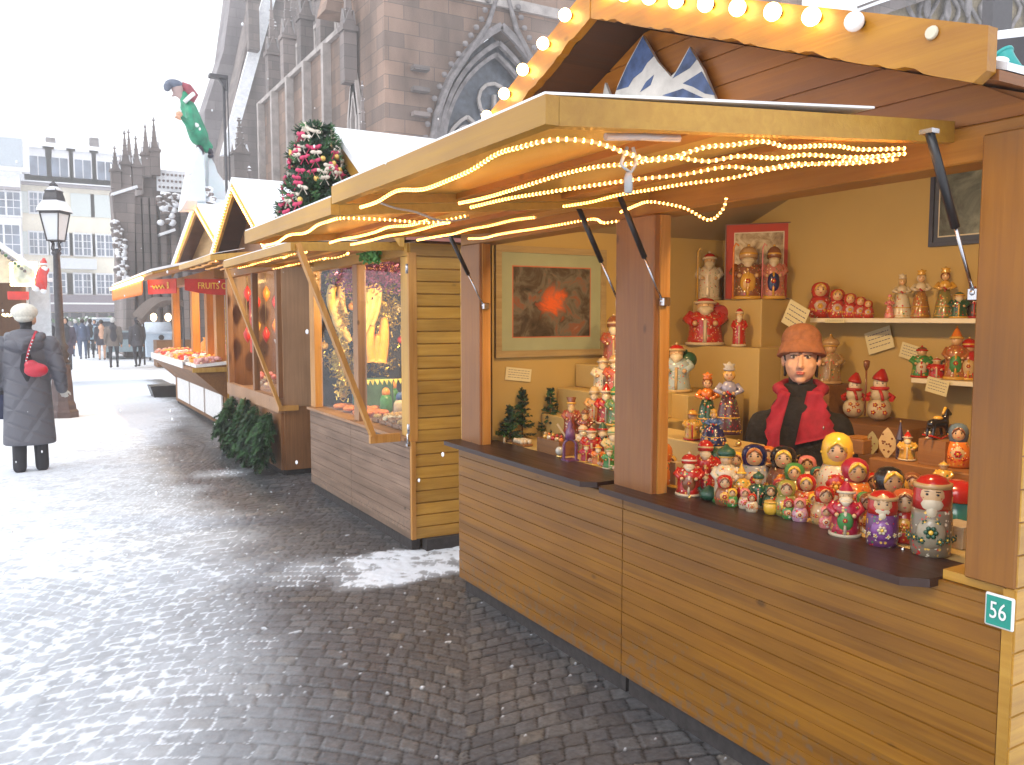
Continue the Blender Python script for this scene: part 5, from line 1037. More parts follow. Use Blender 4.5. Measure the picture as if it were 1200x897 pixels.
# ================================================================= PUPPET, FAR STALLS, VEHICLES
skin = plain('skin', (.60, .34, .22), .5, var=.08, vs=20)
pg = plain('green_satin_coat', (.02, .22, .12), .4, var=.5, vs=7); pr_ = plain('dusty_red_scarf', (.30, .07, .09), .7, var=.3); pc = plain('blue_grey_cap', (.13, .15, .20), .7, var=.3)
Yq = 12.35
def pp(px, py, dy=0): return onY(px, py, Yq + dy)
T = thing('puppet', pp(240, 180), 'puppet in a green coat and red scarf leaning forward on the white peaks', 'puppet')
def bd(mb):
    cap(mb, pp(221, 128), pp(233, 160), .115, .135); cap(mb, pp(216, 112), pp(222, 130), .07, .11); cap(mb, pp(228, 150), pp(242, 176), .12, .05); cap(mb, pp(222, 128, -.1), pp(224, 150, -.16), .06, .055); cap(mb, pp(224, 150, -.16), pp(212, 136, -.22), .05, .035)
    cap(mb, pp(232, 160), pp(246, 172), .08, .05); cap(mb, pp(226, 150, .1), pp(234, 166, .1), .07, .05)
organic(bd, 'coat', pg, T, .022, 5)
def hd_(mb): mb.ball(pp(208, 104), (.085, .08, .09), 12); cap(mb, pp(206, 110), pp(202, 113), .03, .015); cap(mb, pp(208, 108), pp(216, 116), .06, .05)
organic(hd_, 'head', plain('weathered_puppet_face', (.42, .30, .28), .6), T, .014, 3)
m1 = MB(); m1.ball(pp(204, 99), (.12, .10, .065), 12); m1.ball(pp(196, 102), (.05, .09, .06), 10); m1.build('cap', pc, T)
m1 = MB(); m1.tube([pp(212, 100), pp(219, 104), pp(225, 112), pp(221, 119), pp(214, 118)], [.05, .075, .085, .08, .05], 10); m1.build('scarf', pr_, T)
m1 = MB(); m1.tube([pp(216, 120, -.1), pp(222, 114, -.13), pp(227, 110, -.1)], .03, 8); m1.build('white_collar', white_p, T)
m1 = MB(); m1.ball(pp(210, 134, -.24), (.045, .04, .04), 8); [m1.tube([pp(210, 134, -.26), pp(205 + k * 1.6, 138 + k * .8, -.28)], [.014, .009], 6) for k in range(5)]; m1.build('hand', skin, T)
m1 = MB(); m1.ball(pp(229, 147, -.12), (.05, .05, .035), 10); m1.build('pale_patch', white_p, T)
for dx in (0, 8):
    m1 = MB(); m1.tube([pp(232 + dx * .6, 164), pp(236 + dx, 174), pp(235 + dx * 1.6, 181)], [.055, .045, .035], 8); m1.ball(pp(234 + dx * 1.6, 183, -.05), (.04, .09, .03), 8); m1.build('leg', plain('dark_trousers', (.05, .045, .06), .7), T)
# market chalet at the left edge
cx0 = onY(-30, 340, 20).x; cx1 = onY(30, 340, 20).x
T = thing('market_chalet', ((cx0 + cx1) / 2, 20, 0), 'snow roofed chalet at the left edge with yellow lights and a red valance', 'chalet')
m1 = MB(); m1.box((cx0, 20, 0), (cx1, 22, .85)); m1.build('front_panel', W_box, T)
m1 = MB(); m1.box((cx0, 21.9, .85), (cx1, 22, 2.3)); m1.box((cx0, 20.0, .85), (cx0 + .06, 22, 2.3)); m1.build('back_wall', W_brown, T)
m1 = MB(); m1.box((cx1 - .08, 20, .86), (cx1, 20.1, 2.3)); m1.build('post', W_brown, T)
gx = onY(-14, 300, 20).x; gz = onY(-14, 282, 20).z; ez = onY(30, 318, 20).z
m1 = MB(); m1.prism([(gx, 19.6, gz), (cx1 + .15, 19.6, ez), (cx1 + .15, 19.6, ez + .12), (gx, 19.6, gz + .14)], (0, 2.8, 0)); m1.prism([(gx, 19.6, gz), (cx0 - .5, 19.6, ez), (cx0 - .5, 19.6, ez + .12), (gx, 19.6, gz + .14)], (0, 2.8, 0)); m1.build('roof', snow, T)
m1 = MB(); m1.prism([(gx, 19.9, gz - .02), (cx1, 19.9, ez), (cx1, 19.9, 2.2), (cx0, 19.9, 2.2), (cx0, 19.9, ez)], (0, .06, 0)); m1.build('gable_wall', plain('cream_gable', (.62, .56, .46), .8), T)
m1 = MB(); [m1.ball((gx + (cx1 - gx) * i / 12, 19.56, gz + (ez - gz) * i / 12 - .02), .035, 6, random.randint(0, 1), 4) for i in range(13)]; m1.build('garland', [needle, sandd], T)
m1 = MB(); p0 = onY(14, 334, 19.7); p1 = onY(42, 309, 19.7); m1.box((p0.x, 19.7, p0.z), (p1.x, 19.76, p1.z)); sg_ = m1.build('lit_sign', plain('blue_grey_sign', (.32, .40, .42), .5, var=.4, vs=8), T)
ylw = emit('yellow_sign_bulb', (1, .78, .36), 6)
m1 = MB(); 
for i in range(30):
    s = i / 30 * 4; k = int(s); f_ = s - k; c = [(p0.x + (p1.x - p0.x) * f_, p0.z), (p1.x, p0.z + (p1.z - p0.z) * f_), (p1.x - (p1.x - p0.x) * f_, p1.z), (p0.x, p1.z - (p1.z - p0.z) * f_)][k]; m1.ball((c[0], 19.66, c[1]), (.034, .03, .034), 8, 0, 5)
m1.build('sign_bulbs', ylw, sg_)
m1 = MB(); q0 = onY(9, 352, 19.8); q1 = onY(33, 342, 19.8); 
for k in range(9): x = q0.x + (q1.x - q0.x) * k / 9; m1.prism([(x, 19.8, q1.z), (x + .05, 19.8, q1.z), (x + .05, 19.8, q0.z + .03), (x + .025, 19.8, q0.z), (x, 19.8, q0.z + .03)], (0, .02, 0))
m1.build('valance', redm, T)
m1 = MB(); [m1.ball(onY(4 + i * 2.4, 369 + (i % 2), 19.9), .028, 6, 0, 4) for i in range(10)]; m1.build('counter_lights', ylw, T)
# climbing santa figure
Ys = 19.5
def ps(px, py, dy=0): return onY(px, py, Ys + dy)
T = thing('santa_figure', ps(50, 340), 'red Santa figure climbing beside the lit sign of the left chalet', 'figure')
def sf(mb): cap(mb, ps(49, 318), ps(48, 330), .09, .12); cap(mb, ps(53, 322), ps(57, 316), .04, .03); cap(mb, ps(46, 332), ps(42, 338), .07, .05); cap(mb, ps(52, 332), ps(51, 342), .06, .05)
organic(sf, 'suit', redm, T, .022, 3)
m1 = MB(); m1.ball(ps(51, 312), .065, 10); m1.build('head', skin, T); m1 = MB(); m1.lathe([(.075, -.01), (.06, .05), (.02, .13)], ps(51, 310), 10, (.1, 0, 1)); m1.build('hat', redm, T)
m1 = MB(); m1.ball(ps(52, 315, -.05), (.06, .03, .05), 8); m1.lathe([(.08, -.015), (.08, .02)], ps(51, 310), 10); m1.ball(ps(42, 338), .07, 8); m1.ball(ps(51, 341), .06, 8); m1.build('white_trim', white_p, T)
# pole carrying sign (left chalet neighbour)
p = onY(36, 330, 20.3); T = thing('chalet_pillar', (p.x, 20.3, 0), 'pale square pillar between the left chalet and the Santa figure', 'pillar'); m1 = MB(); m1.box((p.x - .05, 20.25, 0), (p.x + .35, 20.65, 2.25), bev=.02); m1.build('shaft', plain('pale_pillar', (.50, .52, .54), .7), T); m1 = MB(); m1.box((p.x - .1, 20.2, 2.252), (p.x + .4, 20.7, 2.33)); m1.build('snow_cap', snow, T)
# dark tent awning with lamps
a_ = onY(166, 374, 26); b_ = onY(215, 360, 26); zt_ = onY(190, 352, 26).z
T = thing('tent_stall', (b_.x, 26, 0), 'small stall under a sagging brown awning with two lit lamps, beyond the sweet stall', 'stall')
m1 = MB(); P_ = []; brn = plain('brown_canvas', (.11, .08, .065), .9, var=.3)
for i in range(13):
    s = i / 12; P_.append((a_.x + (b_.x - a_.x) * s, 26, a_.z + (zt_ - a_.z) * math.sin(min(1, s * 1.6) * PI / 2)))
for i in range(12): m1.add([P_[i], P_[i + 1], (P_[i + 1][0], 28.5, P_[i + 1][2] + .15), (P_[i][0], 28.5, P_[i][2] + .15), (P_[i][0], 26, P_[i][2] - .16 - .05 * math.sin(i * 2.2)), (P_[i + 1][0], 26, P_[i + 1][2] - .16 - .05 * math.sin(i * 2.2 + 2.2)), (P_[i + 1][0], 28.5, P_[i + 1][2] + .12), (P_[i][0], 28.5, P_[i][2] + .12)], [(0, 1, 2, 3), (0, 4, 5, 1), (4, 7, 6, 5), (2, 6, 7, 3)])
m1.build('awning', brn, T)
m1 = MB(); m1.tube([(b_.x, 26.1, 0), (b_.x, 26.1, zt_)], .03, 6); m1.build('pole', iron, T); m1 = MB(); m1.tube([(a_.x + .3, 28.4, 0), (a_.x + .3, 28.4, a_.z + .2)], .03, 6); m1.build('pole', iron, T)
m1 = MB(); m1.box((a_.x + .5, 27, 0), (b_.x + .4, 27.8, .8)); m1.build('table', W_box, T)
for px in (180, 197): m1 = MB(); m1.ball(onY(px, 372, 26.8), (.09, .09, .12), 10); lo = m1.build('lamp_globe', emit('tent_lamp', (1, .74, .40), 7), T); m2 = MB(); c = onY(px, 372, 26.8); m2.tube([c, c + Vector((0, 0, .4))], .01, 5); m2.build('cord', iron, lo)
# wheeled container
Yb = 31; a_ = onY(171, 417, Yb); b_ = onY(201, 387, Yb)
T = thing('recycling_container', ((a_.x + b_.x) / 2, Yb, 0), 'pale blue wheeled recycling container with dark round slots on its front', 'container')
m1 = MB(); m1.prism([(a_.x + .05, Yb, .12), (b_.x - .05, Yb, .12), (b_.x, Yb, .95), (a_.x, Yb, .95)], (0, .8, 0)); m1.build('body', plain('pale_blue_plastic', (.46, .56, .66), .5, var=.06), T)
m1 = MB(); m1.tube([(a_.x - .02, Yb + .4, .98), (b_.x + .02, Yb + .4, .98)], [.36, .36], 14); m1.box((a_.x - .03, Yb - .04, .93), (b_.x + .03, Yb + .84, 1.0)); m1.build('lid', plain('pale_blue_plastic2', (.55, .62, .70), .5, var=.06), T)
for x, z, r in ((.45, .80, .09), (.28, .58, .045), (.5, .56, .045)): m1 = MB(); m1.lathe([(r, 0), (r, .03), (r * .8, .035)], (a_.x + (b_.x - a_.x) * (x + .15), Yb - .001, z), 14, (0, -1, 0)); m1.build('slot', black, T)
for x in (a_.x + .15, b_.x - .15): m1 = MB(); m1.lathe([(.08, -.03), (.08, .03)], (x, Yb + .15, .08), 12, (1, 0, 0)); m1.build('wheel', black, T)
# parked van behind the walkers
Yv = 42; a_ = onY(103, 405, Yv); b_ = onY(143, 374, Yv); W = b_.x - a_.x; vp = plain('pale_blue_van_paint', (.50, .58, .66), .3, var=.04, coat=.5)
T = thing('parked_van', ((a_.x + b_.x) / 2, Yv, 0), 'pale blue van parked behind the walkers with a snowy roof', 'van')
z1 = b_.z; m1 = MB(); m1.prism([(a_.x, Yv, .3), (b_.x, Yv, .3), (b_.x, Yv, z1 * .62), (b_.x - .15, Yv, z1 * .96), (b_.x - .3, Yv, z1), (a_.x + .5, Yv, z1), (a_.x + .25, Yv, z1 * .94), (a_.x, Yv, z1 * .6)], (0, 4, 0)); m1.build('body', vp, T)
m1 = MB(); m1.prism([(a_.x + .22, Yv - .01, z1 * .60), (b_.x - .22, Yv - .01, z1 * .60), (b_.x - .32, Yv - .01, z1 * .92), (a_.x + .42, Yv - .01, z1 * .92)], (0, .008, 0)); m1.build('windscreen', leadg, T)
for x in (a_.x + .2, b_.x - .2): m1 = MB(); m1.ball((x, Yv, z1 * .42), (.12, .03, .10), 10); m1.build('headlight', white_p, T)
for x in (a_.x + .25, b_.x - .25):
    for y in (Yv + .7, Yv + 3.2): m1 = MB(); m1.lathe([(.32, -.1), (.32, .1)], (x, y, .32), 14, (1, 0, 0)); m1.build('wheel', black, T)
m1 = MB(); m1.box((a_.x + .4, Yv + .2, z1 + .002), (b_.x - .3, Yv + 3.8, z1 + .06), bev=.02); m1.build('snow_cover', snow, T)
Yc = 33; a_ = onY(141, 412, Yc); b_ = onY(158, 390, Yc); T = thing('parked_car', ((a_.x + b_.x) / 2, Yc, 0), 'grey blue car partly seen between the two dark coated walkers', 'car')
m1 = MB(); m1.prism([(a_.x - .5, Yc, .25), (b_.x + .4, Yc, .25), (b_.x + .4, Yc, .65), (b_.x + .15, Yc, .70), (b_.x - .1, Yc, 1.0), (a_.x - .25, Yc, 1.0), (a_.x - .45, Yc, .68), (a_.x - .5, Yc, .6)], (0, 3, 0)); m1.build('body', plain('grey_blue_paint', (.25, .33, .36), .3, coat=.5), T)
m1 = MB(); m1.prism([(a_.x - .35, Yc - .01, .70), (b_.x + .05, Yc - .01, .70), (b_.x - .13, Yc - .01, .95), (a_.x - .22, Yc - .01, .95)], (0, .008, 0)); m1.build('windscreen', leadg, T)
for x in (a_.x - .35, b_.x + .25): m1 = MB(); m1.lathe([(.25, -.08), (.25, .08)], (x, Yc + .5, .25), 12, (1, 0, 0)); m1.build('wheel', black, T)
# green pipe horn and cables by the near eave
T = thing('bent_pipe', onX(1190, 75, 2.1), 'bent turquoise plastic pipe with an open mouth at the right edge beyond the bargeboard', 'pipe'); teal = plain('turquoise_plastic', (.03, .32, .30), .35, var=.1)
q = [onX(1176, 62, 2.15), onX(1182, 72, 2.15), onX(1192, 83, 2.17), onX(1204, 86, 2.2), onX(1215, 88, 2.2)]
m1 = MB(); m1.tube(q, [.020, .018, .015, .015, .015], 14, cap=False); m1.tube([q[0], q[0] + (q[1] - q[0]) * .9], [.0165, .012], 14, cap=True, mi=1); m1.build('pipe_body', [teal, black], T)
m1 = MB(); d_ = (q[0] - q[1]).normalized(); m1.lathe([(.017, 0), (.023, 0), (.023, .007), (.017, .007)], q[0] - d_ * .005, 16, d_); m1.build('rim', teal, T)
m1 = MB(); m1.tube([onX(1203, 100, 2.2), onX(1196, 115, 2.2), onX(1199, 130, 2.2), onX(1210, 140, 2.2)], .016, 10); m1.build('lower_bend', plain('pale_green_plastic', (.12, .45, .25), .4), T)
m1 = MB(); m1.ball(onX(1168, 74, 2.12), (.02, .03, .014), 10); m1.build('white_clip', white_p, T)
m1 = MB(); m1.tube([onX(1164, 42, 2.4), onX(1180, 40, 2.4), onX(1215, 36, 2.4)], .012, 6); solo(m1, 'snowy_cable', snow, onX(1164, 42, 2.4), 'snow covered cable crossing behind the right end of the roof', 'cable')
# dark gutter of the neighbouring chalet behind the near eave
m1 = MB(); a_ = onX(1164, 46, 2.6); m1.prism([onX(1150, 44, 2.6), onX(1215, 40, 2.6), onX(1215, 110, 2.6), onX(1150, 100, 2.6)], (.5, 0, 0)); solo(m1, 'dark_gutter', plain('dark_painted_metal', (.05, .045, .05), .6), a_, 'dark metal gutter box behind the turquoise pipe at the right edge', 'gutter')
m1 = MB(); Yg = 9.0; P0 = onY(1166, -40, Yg); P1 = onY(1181, 60, Yg); m1.box((P0.x, Yg, P1.z), (onY(1184, 60, Yg).x, Yg + .2, P0.z + .3)); solo(m1, 'dark_downpipe', plain('dark_painted_metal', (.05, .045, .05), .6), P1, 'dark vertical pillar rising behind the roof at the right edge', 'pillar')
# carved stone screen of the cathedral visible above the near roof
T2 = thing('carved_stone_screen', onY(1100, 20, 16), 'carved flowing stone tracery above the right end of the stall roof', 'stone screen')
m1 = MB(); m1.prism([onY(1010, 22, 16.3), onY(1240, 60, 16.3), onY(1240, -60, 16.3), onY(1120, -40, 16.3)], (0, .3, 0)); m1.build('screen_panel', plain('ochre_stone_panel', (.20, .155, .09), .9, var=.3), T2)
m1 = MB(); m1.bar(onY(1015, 14, 15.9), onY(1140, -28, 15.9), .5, .45); m1.build('coping', sand2, T2)
m1 = MB(); m1.bar(onY(1016, 8, 15.8), onY(1140, -34, 15.8), .6, .08); m1.build('snow_ledge', snow, T2)
m1 = MB()
for i in range(14):
    px = 1070 + i * 12; 
    m1.tube([onY(px + 6 * math.sin(k * 1.1 + i), 45 - k * 9, 16.22) for k in range(9)], .07, 6)
for i in range(7): c = onY(1085 + i * 24, 8 + 5 * (i % 2), 16.18); m1.lathe([(.28, 0), (.36, .03), (.28, .08)], c, 12, (0, -1, 0), sx=.5)
m1.build('carved_tracery', sandd, T2)

# ================================================================= PEOPLE
def frame(P, F):
    F = Vector((F[0], F[1], 0)).normalized(); R = Vector((F.y, -F.x, 0)); P = Vector(P)
    return lambda r, f, z: P + R * r + F * f + Vector((0, 0, z)), R, F
def walker(P, F, H, label, coat, trs, hair, hatc=None, hem=.45, w=1.0, group='people walking in the square', bag=None, stride=.10):
    T = thing('person', P, label, 'person', group); g, R, F = frame(P, F); s = H / 1.7
    G = lambda r, f, z: g(r * s * w, f * s, z * s)
    def body(mb):
        for k in (-1, 1):
            cap(mb, G(.09 * k, 0, .84), G(.10 * k, .02 + .02 * k, .45), .085 * s, .06 * s, 8); cap(mb, G(.10 * k, .02 + .02 * k, .45), G(.10 * k, stride * k, .07), .058 * s, .04 * s, 8)
        cap(mb, G(0, 0, .9), G(0, 0, 1.32), .14 * s, .15 * s, 10); cap(mb, G(0, 0, 1.36), G(0, .01, 1.52), .055 * s, .05 * s, 8)
        mb.ball(G(0, .02, 1.58), (.075 * s, .085 * s, .11 * s), 10)
    organic(body, 'body', trs, T, .024, 2)
    def ct(mb):
        mb.lathe([(.21 * s, hem * s), (.19 * s, .8 * s), (.165 * s, 1.05 * s), (.19 * s, 1.28 * s), (.15 * s, 1.38 * s), (.07 * s, 1.45 * s)], G(0, 0, 0), 12, sx=1.0, sy=.72, rot=0, ax=(0, 0, 1)) if abs(F.x) < .7 else mb.lathe([(.21 * s, hem * s), (.19 * s, .8 * s), (.165 * s, 1.05 * s), (.19 * s, 1.28 * s), (.15 * s, 1.38 * s), (.07 * s, 1.45 * s)], G(0, 0, 0), 12, sx=.72, sy=1.0)
        for k in (-1, 1): cap(mb, G(.20 * k, 0, 1.33), G(.25 * k, .03 * k, 1.02), .07 * s, .058 * s, 8); cap(mb, G(.25 * k, .03 * k, 1.02), G(.24 * k, .10 + .04 * k, .80), .056 * s, .045 * s, 8)
    organic(ct, 'coat', coat, T, .022, 3)
    m_ = MB(); m_.ball(G(0, .0, 1.60), (.085 * s, .09 * s, .10 * s), 10); m_.build('hair' if not hatc else 'hat', hatc or hair, T)
    m_ = MB(); m_.ball(G(0, .055, 1.575), (.06 * s, .05 * s, .085 * s), 10); m_.ball(G(0, .11, 1.57), (.014 * s, .02 * s, .02 * s), 6); m_.build('face', skin, T)
    for k in (-1, 1):
        m_ = MB(); m_.ball(G(.10 * k, stride * k + .06, .04), (.045 * s, .045 * s, .04 * s), 8); m_.ball(G(.10 * k, stride * k + .10, .03), (.04 * s, .07 * s, .03 * s), 8); m_.build('shoe', black, T)
    for k in (-1, 1): m_ = MB(); c = G(.24 * k, .11 + .04 * k, .75); m_.ball(c, (.03 * s, .035 * s, .05 * s), 8); [m_.tube([c, c + Vector((0, 0, -.07 * s)) + R * (q - 1.5) * .013 * s], .009 * s, 5) for q in range(4)]; m_.build('hand', skin, T)
    if bag: m_ = MB(); m_.ball(G(.30, .0, .8), (.05 * s, .12 * s, .13 * s), 8); m_.tube([G(.28, .05, .92), G(.22, 0, 1.1), G(.28, -.05, .92)], .01, 5); m_.build('bag', bag, T)
    return T
cl = lambda n, c: plain(n, c, .8, var=.15, vs=10)
dk = cl('dark_grey_trousers', (.045, .045, .055)); jn = cl('blue_jeans', (.07, .10, .17))
gh = cl('white_hair', (.55, .54, .52)); dh = cl('dark_hair', (.04, .03, .025))
def at(px, py): q = onZ(px, py, 0); return (q.x, q.y, 0)
walker(at(134, 431), (.1, 1), 1.50, 'white haired man in a grey brown coat walking away with dark trousers', cl('grey_brown_coat', (.16, .135, .12)), dk, gh, hem=.72)
walker(at(162, 430), (-.2, 1), 1.50, 'figure in a dark grey coat and black hat walking away beside the pale container', cl('charcoal_coat', (.07, .07, .085)), dk, dh, cl('black_hat', (.02, .02, .03)), hem=.70, stride=.16)
walker(at(120, 422), (0, 1), 1.42, 'woman in a short black coat with bare legs, left of the white haired man', cl('black_short_coat', (.035, .035, .05)), skin, dh, hem=.62)
walker(at(107, 420), (0, 1), 1.45, 'person in a light blue jacket with dark trousers', cl('light_blue_jacket', (.42, .55, .64)), dk, dh, hem=.80)
walker(at(98, 421), (0, 1), 1.45, 'person in a navy jacket and jeans left of the light blue jacket', cl('navy_jacket', (.07, .09, .15)), jn, dh, hem=.80)
walker(at(90, 418), (.3, 1), 1.42, 'person in a pale cream jacket just right of the lamp post', cl('cream_jacket', (.58, .56, .50)), jn, gh, hem=.80)
walker(at(112, 415), (-.2, -1), 1.40, 'person in a blue grey jacket half hidden behind the light blue jacket', cl('blue_grey_jacket', (.20, .26, .34)), jn, dh, hem=.80)
walker(at(60, 436), (0, -1), 1.52, 'dark dressed person with a pale scarf facing us left of the lamp post', cl('black_coat', (.03, .028, .032)), dk, dh, hem=.6)
walker(at(79, 434), (-.2, -1), 1.50, 'dark purple dressed person half hidden behind the lamp base', cl('dark_purple_coat', (.075, .06, .09)), dk, dh, hem=.5)
m_ = MB(); q = at(60, 436); m_.tube([(q[0] - .06, q[1] - .16, 1.22), (q[0] - .02, q[1] - .17, 1.05), (q[0] - .06, q[1] - .18, .9)], .025, 6)
# woman in the long quilted coat
P0 = (-.045, 9.25, 0); T = thing('person', P0, 'woman from behind in a long grey quilted coat and pale beret beside the lamp', 'person')
g, R, Fw = frame(P0, (.12, 1))
coatg, t, b = nt('grey_quilted_coat'); mp = coords(t, (1, 1, 1)); L = t.links.new
sp = t.nodes.new('ShaderNodeSeparateXYZ'); L(mp.outputs[0], sp.inputs[0])
def ln(a_, b_, sc):
    q1 = N(t, 'ShaderNodeMath', operation='MULTIPLY_ADD'); L(sp.outputs['X'], q1.inputs[0]); q1.inputs[1].default_value = a_; 
    q2 = N(t, 'ShaderNodeMath', operation='MULTIPLY'); L(sp.outputs['Z'], q2.inputs[0]); q2.inputs[1].default_value = b_; L(q2.outputs[0], q1.inputs[2])
    q3 = N(t, 'ShaderNodeMath', operation='PINGPONG'); L(q1.outputs[0], q3.inputs[0]); q3.inputs[1].default_value = sc
    q4 = N(t, 'ShaderNodeMapRange'); L(q3.outputs[0], q4.inputs['Value']); q4.inputs['From Max'].default_value = sc * .35; return q4.outputs[0]
u1 = ln(.45, 1, .07); u2 = ln(1.2, -.8, .16); mn = N(t, 'ShaderNodeMath', operation='MINIMUM'); L(u1, mn.inputs[0]); L(u2, mn.inputs[1])
bp = N(t, 'ShaderNodeBump'); bp.inputs['Strength'].default_value = .75; bp.inputs['Distance'].default_value = .012; L(mn.outputs[0], bp.inputs['Height']); L(bp.outputs[0], b.inputs['Normal'])
b.inputs['Base Color'].default_value = (.105, .105, .125, 1); b.inputs['Roughness'].default_value = .55
def legs(mb):
    for k in (-1, 1):
        cap(mb, g(.085 * k, 0, .80), g(.088 * k, .0, .42), .085, .07, 10); cap(mb, g(.088 * k, 0, .42), g(.092 * k, .03 * k, .05), .068, .062, 10)
    cap(mb, g(0, 0, .8), g(0, 0, 1.25), .13, .14); cap(mb, g(0, 0, 1.28), g(.01, .01, 1.44), .05, .05); mb.ball(g(.01, .02, 1.50), (.075, .085, .105), 12)
organic(legs, 'body', cl('black_trousers', (.022, .022, .028)), T, .015, 3)
def coatf(mb):
    mb.lathe([(.222, .27), (.228, .30), (.212, .60), (.20, .85), (.19, 1.0), (.20, 1.16), (.185, 1.25), (.13, 1.32), (.08, 1.36)], g(0, 0, 0), 20, sx=1.0, sy=.66)
    cap(mb, g(-.20, 0, 1.24), g(-.27, -.02, .98), .085, .075); cap(mb, g(-.27, -.02, .98), g(-.27, .10, .74), .075, .06)
    cap(mb, g(.20, 0, 1.24), g(.275, -.03, 1.0), .085, .072); cap(mb, g(.275, -.03, 1.0), g(.285, .07, .80), .072, .056)
    mb.ball(g(.0, -.10, 1.25), (.17, .10, .085), 14); mb.ball(g(0, -.06, 1.33), (.15, .10, .06), 14)
organic(coatf, 'coat', coatg, T, .014, 4)
def hoodf(mb):
    mb.tube([g(-.15, .0, 1.33), g(-.12, -.10, 1.30), g(0, -.155, 1.24), g(.12, -.10, 1.30), g(.15, .0, 1.33)], [.035, .055, .07, .055, .035], 10)
organic(hoodf, 'hood', coatg, T, .014, 3)
m_ = MB(); m_.ball(g(.0, .0, 1.55), (.115, .12, .085), 20, 0, 12); m_.ball(g(.0, -.01, 1.50), (.088, .095, .055), 16); m_.build('beret', plain('cream_wool', (.66, .64, .56), .95, var=.12, vs=60, bump=.6), T)
m_ = MB(); m_.ball(g(.065, .03, 1.475), (.03, .06, .05), 10); m_.build('cheek', skin, T)
redl = plain('red_leather', (.50, .012, .035), .28, var=.12, coat=.3)
bag = thing('shoulder_bag', g(.09, -.17, 1.0), 'small red leather shoulder bag hanging on the back of the grey coat', 'bag')
def bgf(mb): mb.ball(g(.10, -.19, 1.0), (.105, .045, .07), 14); mb.ball(g(.06, -.19, 1.05), (.06, .04, .05), 12)
organic(bgf, 'bag_body', redl, bag, .01, 3)
m_ = MB(); m_.tube([g(.02, -.18, 1.08), g(.05, -.20, 1.2), g(.085, -.175, 1.30), g(.10, -.10, 1.36), g(.12, 0, 1.345)], [.010, .011, .012, .012, .012], 8); m_.build('strap', redl, bag)
m_ = MB()
for i in range(7): m_.ball(g(.025 + .01 * i, -.205 - .001 * i, 1.09 + .032 * i), (.010, .005, .008), 6)
m_.build('strap_ring', steel, bag)
hb = thing('handbag', g(-.29, .10, .66), 'dark navy bag held low in the left hand of the woman in grey', 'bag')
def hbf(mb): mb.box(tuple(g(-.36, 0, .52)), tuple(g(-.20, .16, .76)))
organic(hbf, 'bag_body', cl('navy_cloth', (.03, .035, .08)), hb, .014, 3); m_ = MB(); m_.tube([g(-.34, .08, .74), g(-.30, .09, .86), g(-.24, .09, .74)], .008, 6); m_.build('strap', cl('navy_cloth', (.03, .035, .08)), hb)
def glove(c, d, parent, R, mat, s=1.0, side=1):
    """mitten-free hand: palm, four bent fingers, thumb"""
    c = Vector(c); d = Vector(d).normalized(); n = R.cross(d).normalized()
    def f(mb):
        mb.ball(c + d * .035 * s, (.036 * s, .018 * s, .045 * s), 10, 0, 8, (R, n, d))
        for i, l in enumerate((.052, .062, .058, .045)):
            a = c + d * .065 * s + R * ((i - 1.5) * .017 * s); m = a + d * l * .55 * s + n * .006 * s * side; e_ = m + d * l * .4 * s + n * .022 * s * side
            cap(mb, a - d * .02 * s, m, .0095 * s, .0085 * s, 7); cap(mb, m, e_, .0085 * s, .007 * s, 7)
        a = c + d * .02 * s + R * .03 * s * side; m = a + d * .03 * s + R * .022 * s * side; cap(mb, a, m, .012 * s, .010 * s, 7); cap(mb, m, m + d * .028 * s + n * .008 * s, .010 * s, .008 * s, 7)
    return organic(f, 'hand', mat, parent, .0045 * s if s > .8 else .005, 2)
glv = plain('white_wool_glove', (.62, .60, .56), .9, var=.1)
glove(g(.285, .085, .79), (.25, .5, -.8), T, R, glv, 1.0, 1); glove(g(-.27, .11, .73), (-.1, .3, -.9), T, R, glv, 1.0, -1)
for k in (-1, 1):
    m_ = MB(); m_.ball(g(.092 * k, .03 * k + .01, .05), (.05, .06, .05), 10); m_.ball(g(.092 * k, .03 * k + .08, .035), (.045, .085, .035), 10); m_.build('shoe', black, T)

# ---- the stallholder
PV = (2.785, 2.385, -.145); T = thing('person', (PV[0], PV[1], .10), 'saleswoman in a brown felt cloche hat, dark coat and crimson shawl, standing among the figurines', 'person')
fx = Vector((-PV[0] * 1.0, -PV[1] * .95, 0)); g, R, Fv = frame(PV, fx)      # facing the customer side, towards the viewer
cloth = plain('black_bouclet_coat', (.011, .009, .008), .9, var=.5, vs=40, bump=.6); knit = plain('black_knit', (.012, .011, .012), .95, var=.3, vs=60, bump=.5)
def vb(mb):
    for k in (-1, 1): cap(mb, g(.09 * k, 0, .80), g(.09 * k, 0, .27), .085, .055)
    cap(mb, g(0, 0, .85), g(0, 0, 1.22), .14, .13); cap(mb, g(0, 0, 1.28), g(0, .01, 1.40), .052, .050)
organic(vb, 'body', knit, T, .012, 3)
CPR = [(.40, 1.10), (.70, 1.03), (.90, .98), (1.08, 1.0), (1.19, .95), (1.25, .70), (1.29, .42)]
SXW, SYD = .185, .135
def vc(mb):
    mb.lathe([(k, z) for z, k in CPR], g(0, 0, 0), 20, sx=SXW, sy=SYD, xd=R)
    for k in (-1, 1): cap(mb, g(.145 * k, 0, 1.185), g(.205 * k, .0, .93), .066, .058); cap(mb, g(.205 * k, 0, .93), g(.11 * k, .13, .83), .056, .046)
organic(vc, 'coat', cloth, T, .012, 3)
for k in (-1, 1): glove(g(.11 * k, .15, .83), Vector(R * (-.8 * k) + Fv * .5 + Vector((0, 0, -.15))), T, R.cross(Vector((0, 0, 1))) * 0 + Vector((0, 0, 1)), skin, .85, k)
